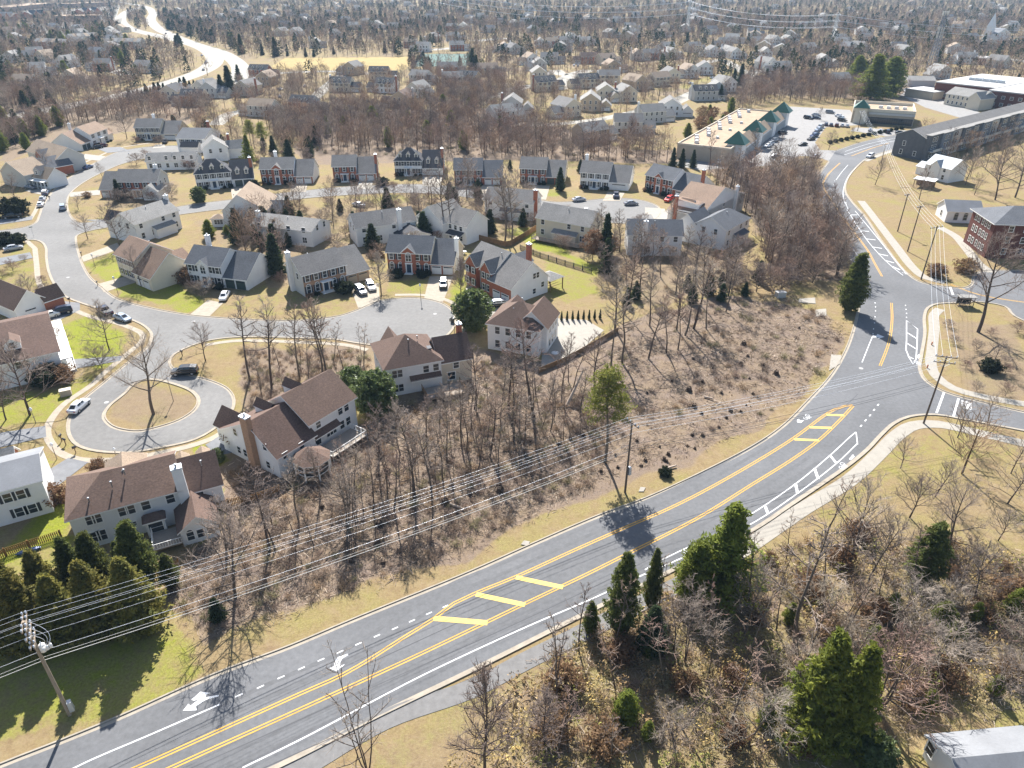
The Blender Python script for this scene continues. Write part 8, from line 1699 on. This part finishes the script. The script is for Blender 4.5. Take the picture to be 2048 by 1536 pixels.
mass('distant_evergreens', fp[ev_f], gs.uniform(8,14,ev_f.sum()), FL, tints_for(ev_f.sum(), np.array([[.04,.06,.03],[.055,.07,.035],[.10,.105,.04]]), gs), 63)
# undergrowth
def brush_proto(seed, n=46, w=.016):
    g = np.random.default_rng(seed); P0=[];P1=[];R0=[];R1=[]
    for i in range(n):
        az = g.uniform(0,2*pi); b_ = np.array([g.normal(0,.25),g.normal(0,.25),0]); d = unit(np.array([cos(az)*.7,sin(az)*.7,g.uniform(.5,1.3)])); m_ = b_+d*g.uniform(.3,.6); e = m_+unit(d+g.normal(0,.45,3))*g.uniform(.25,.5)
        P0 += [b_,m_]; P1 += [m_,e]; R0 += [w,w*.7]; R1 += [w*.7,w*.3]
    V, F = prisms(P0,P1,R0,R1,3); return V, F, np.ones(len(V))
BR_ = [brush_proto(600+i, 46, .018) for i in range(4)]
def tuft_proto(seed, n=40):
    g = np.random.default_rng(seed); V=[];F=[]
    for i in range(n):
        az = g.uniform(0,2*pi); r_ = g.uniform(0,.45); x,y = r_*cos(az), r_*sin(az); a2 = g.uniform(0,2*pi); w = .035; h_ = g.uniform(.35,1); lx,ly = g.normal(0,.28,2)
        k = len(V); V += [(x-w*cos(a2),y-w*sin(a2),0),(x+w*cos(a2),y+w*sin(a2),0),(x+lx+w*.4*cos(a2),y+ly+w*.4*sin(a2),h_),(x+lx-w*.4*cos(a2),y+ly-w*.4*sin(a2),h_)]; F.append((k,k+1,k+2,k+3))
    return np.array(V), np.array(F), np.ones(len(V))
TU = [tuft_proto(620+i) for i in range(3)]
W1 = [([(430,950),(720,870),(960,720),(1110,770),(1230,800),(1200,960),(900,1115),(600,1215),(400,1280),(350,1180)],1.0),([(1180,1250),(1480,1130),(1700,1050),(2060,1120),(2060,1400),(1760,1470),(1500,1550),(900,1550),(1000,1400)],.45),([(480,700),(740,700),(740,800),(640,810),(500,830)],.3),([(1400,340),(1500,310),(1640,360),(1690,470),(1690,560),(1450,590),(1240,600),(1420,530),(1500,440)],.5),([(620,310),(660,225),(1000,215),(1400,290),(1370,330),(1010,320)],.5),([(1210,650),(1560,580),(1690,660),(1630,770),(1480,870),(1250,960)],.25)]
bp_ = region(W1, 620, 1.1, 1100); bpa = np.array(bp_)
mass('undergrowth', bpa, gs.uniform(.5,1.7,len(bp_)), BR_, tints_for(len(bp_), np.array([[.29,.21,.16],[.34,.25,.18],[.25,.19,.15],[.38,.27,.17],[.31,.27,.15]]), gs), 64)
def litter_proto(seed, n=26):
    g = np.random.default_rng(seed); P0=[];P1=[];R0=[];R1=[]
    for i in range(n):
        x, y = g.uniform(-1.6,1.6,2); a = g.uniform(0,2*pi); L_ = g.uniform(.15,.9); z = g.uniform(.02,.14)
        P0.append(np.array([x,y,z])); P1.append(np.array([x+L_*cos(a),y+L_*sin(a),z+g.uniform(-.02,.2)])); r_ = g.uniform(.012,.04); R0.append(r_); R1.append(r_*.6)
    V, F = prisms(P0,P1,R0,R1,3); return V, F, np.repeat(g.uniform(.35,1.7,n), 6)
bl = region(W1[:2]+[([(1190,700),(1560,580),(1690,660),(1630,770),(1480,870),(1150,980)],.6)], 900, .9, 1170)
mass('fallen_branches', np.array(bl), gs.uniform(.8,1.25,len(bl)), [litter_proto(660+i) for i in range(4)], tints_for(len(bl), np.array([[.30,.23,.18],[.22,.16,.12],[.40,.33,.26]]), gs), 67)
W2 = [([(1180,1260),(1480,1140),(1700,1060),(2060,1120),(2060,1390),(1760,1460),(1500,1550),(900,1550),(1010,1400)],1.0)]
b2 = region(W2, 320, 1.7, 1150)
mass('leafy_undergrowth', np.array(b2), gs.uniform(1.0,2.6,len(b2)), [far_leafy(640+i, .5, 60) for i in range(3)], tints_for(len(b2), np.array([[.34,.24,.10],[.40,.29,.11],[.30,.20,.10],[.26,.25,.07],[.36,.27,.13]]), gs), 65)
W3 = [([(1500,600),(1690,640),(1690,700),(1630,770),(1500,860),(1300,950),(1400,760)],1.0)]
W3_ = [([(620,1195),(880,1080),(1000,1030),(1010,1060),(900,1120),(700,1215)],.5),([(0,1500),(200,1440),(430,1340),(940,1135),(1200,1020),(1400,935),(1560,845),(1660,740),(1640,760),(1560,830),(1400,915),(1190,1000),(900,1115),(600,1215),(400,1300),(100,1420)],1.4),([(1640,1020),(1760,930),(1860,870),(2050,900),(2050,1090),(1700,1100)],.9),([(1860,640),(1990,650),(2040,740),(2040,810),(1900,760)],.4),([(1500,600),(1690,640),(1690,700),(1630,770),(1500,860),(1300,950),(1400,760)],1.0),([(700,1530),(1000,1380),(1180,1280),(1200,1300),(1000,1440),(760,1560)],.5)]
tp_ = region(W3, 260, .8, 1200); tpa = np.array(tp_)
mass('dry_grass_tufts', tpa, gs.uniform(.12,.34,len(tp_)), TU, tints_for(len(tp_), np.array([[.34,.25,.125],[.40,.30,.16],[.30,.20,.10],[.36,.23,.11]]), gs), 66)
# haze
hz = MB(); hz.box(-3200, 3200, -150, 5200, -1, 70)
hm = bpy.data.materials.new('haze'); hm.use_nodes = True; N = hm.node_tree; N.nodes.remove(N.nodes['Principled BSDF'])
pv = N.nodes.new('ShaderNodeVolumePrincipled'); pv.inputs['Density'].default_value = HAZE; pv.inputs['Color'].default_value = (.50,.74,1.0,1); pv.inputs['Anisotropy'].default_value = 0.0
N.links.new(pv.outputs[0], N.nodes['Material Output'].inputs['Volume'])
ho = hz.build('haze', hm); tag(ho, kind='stuff')
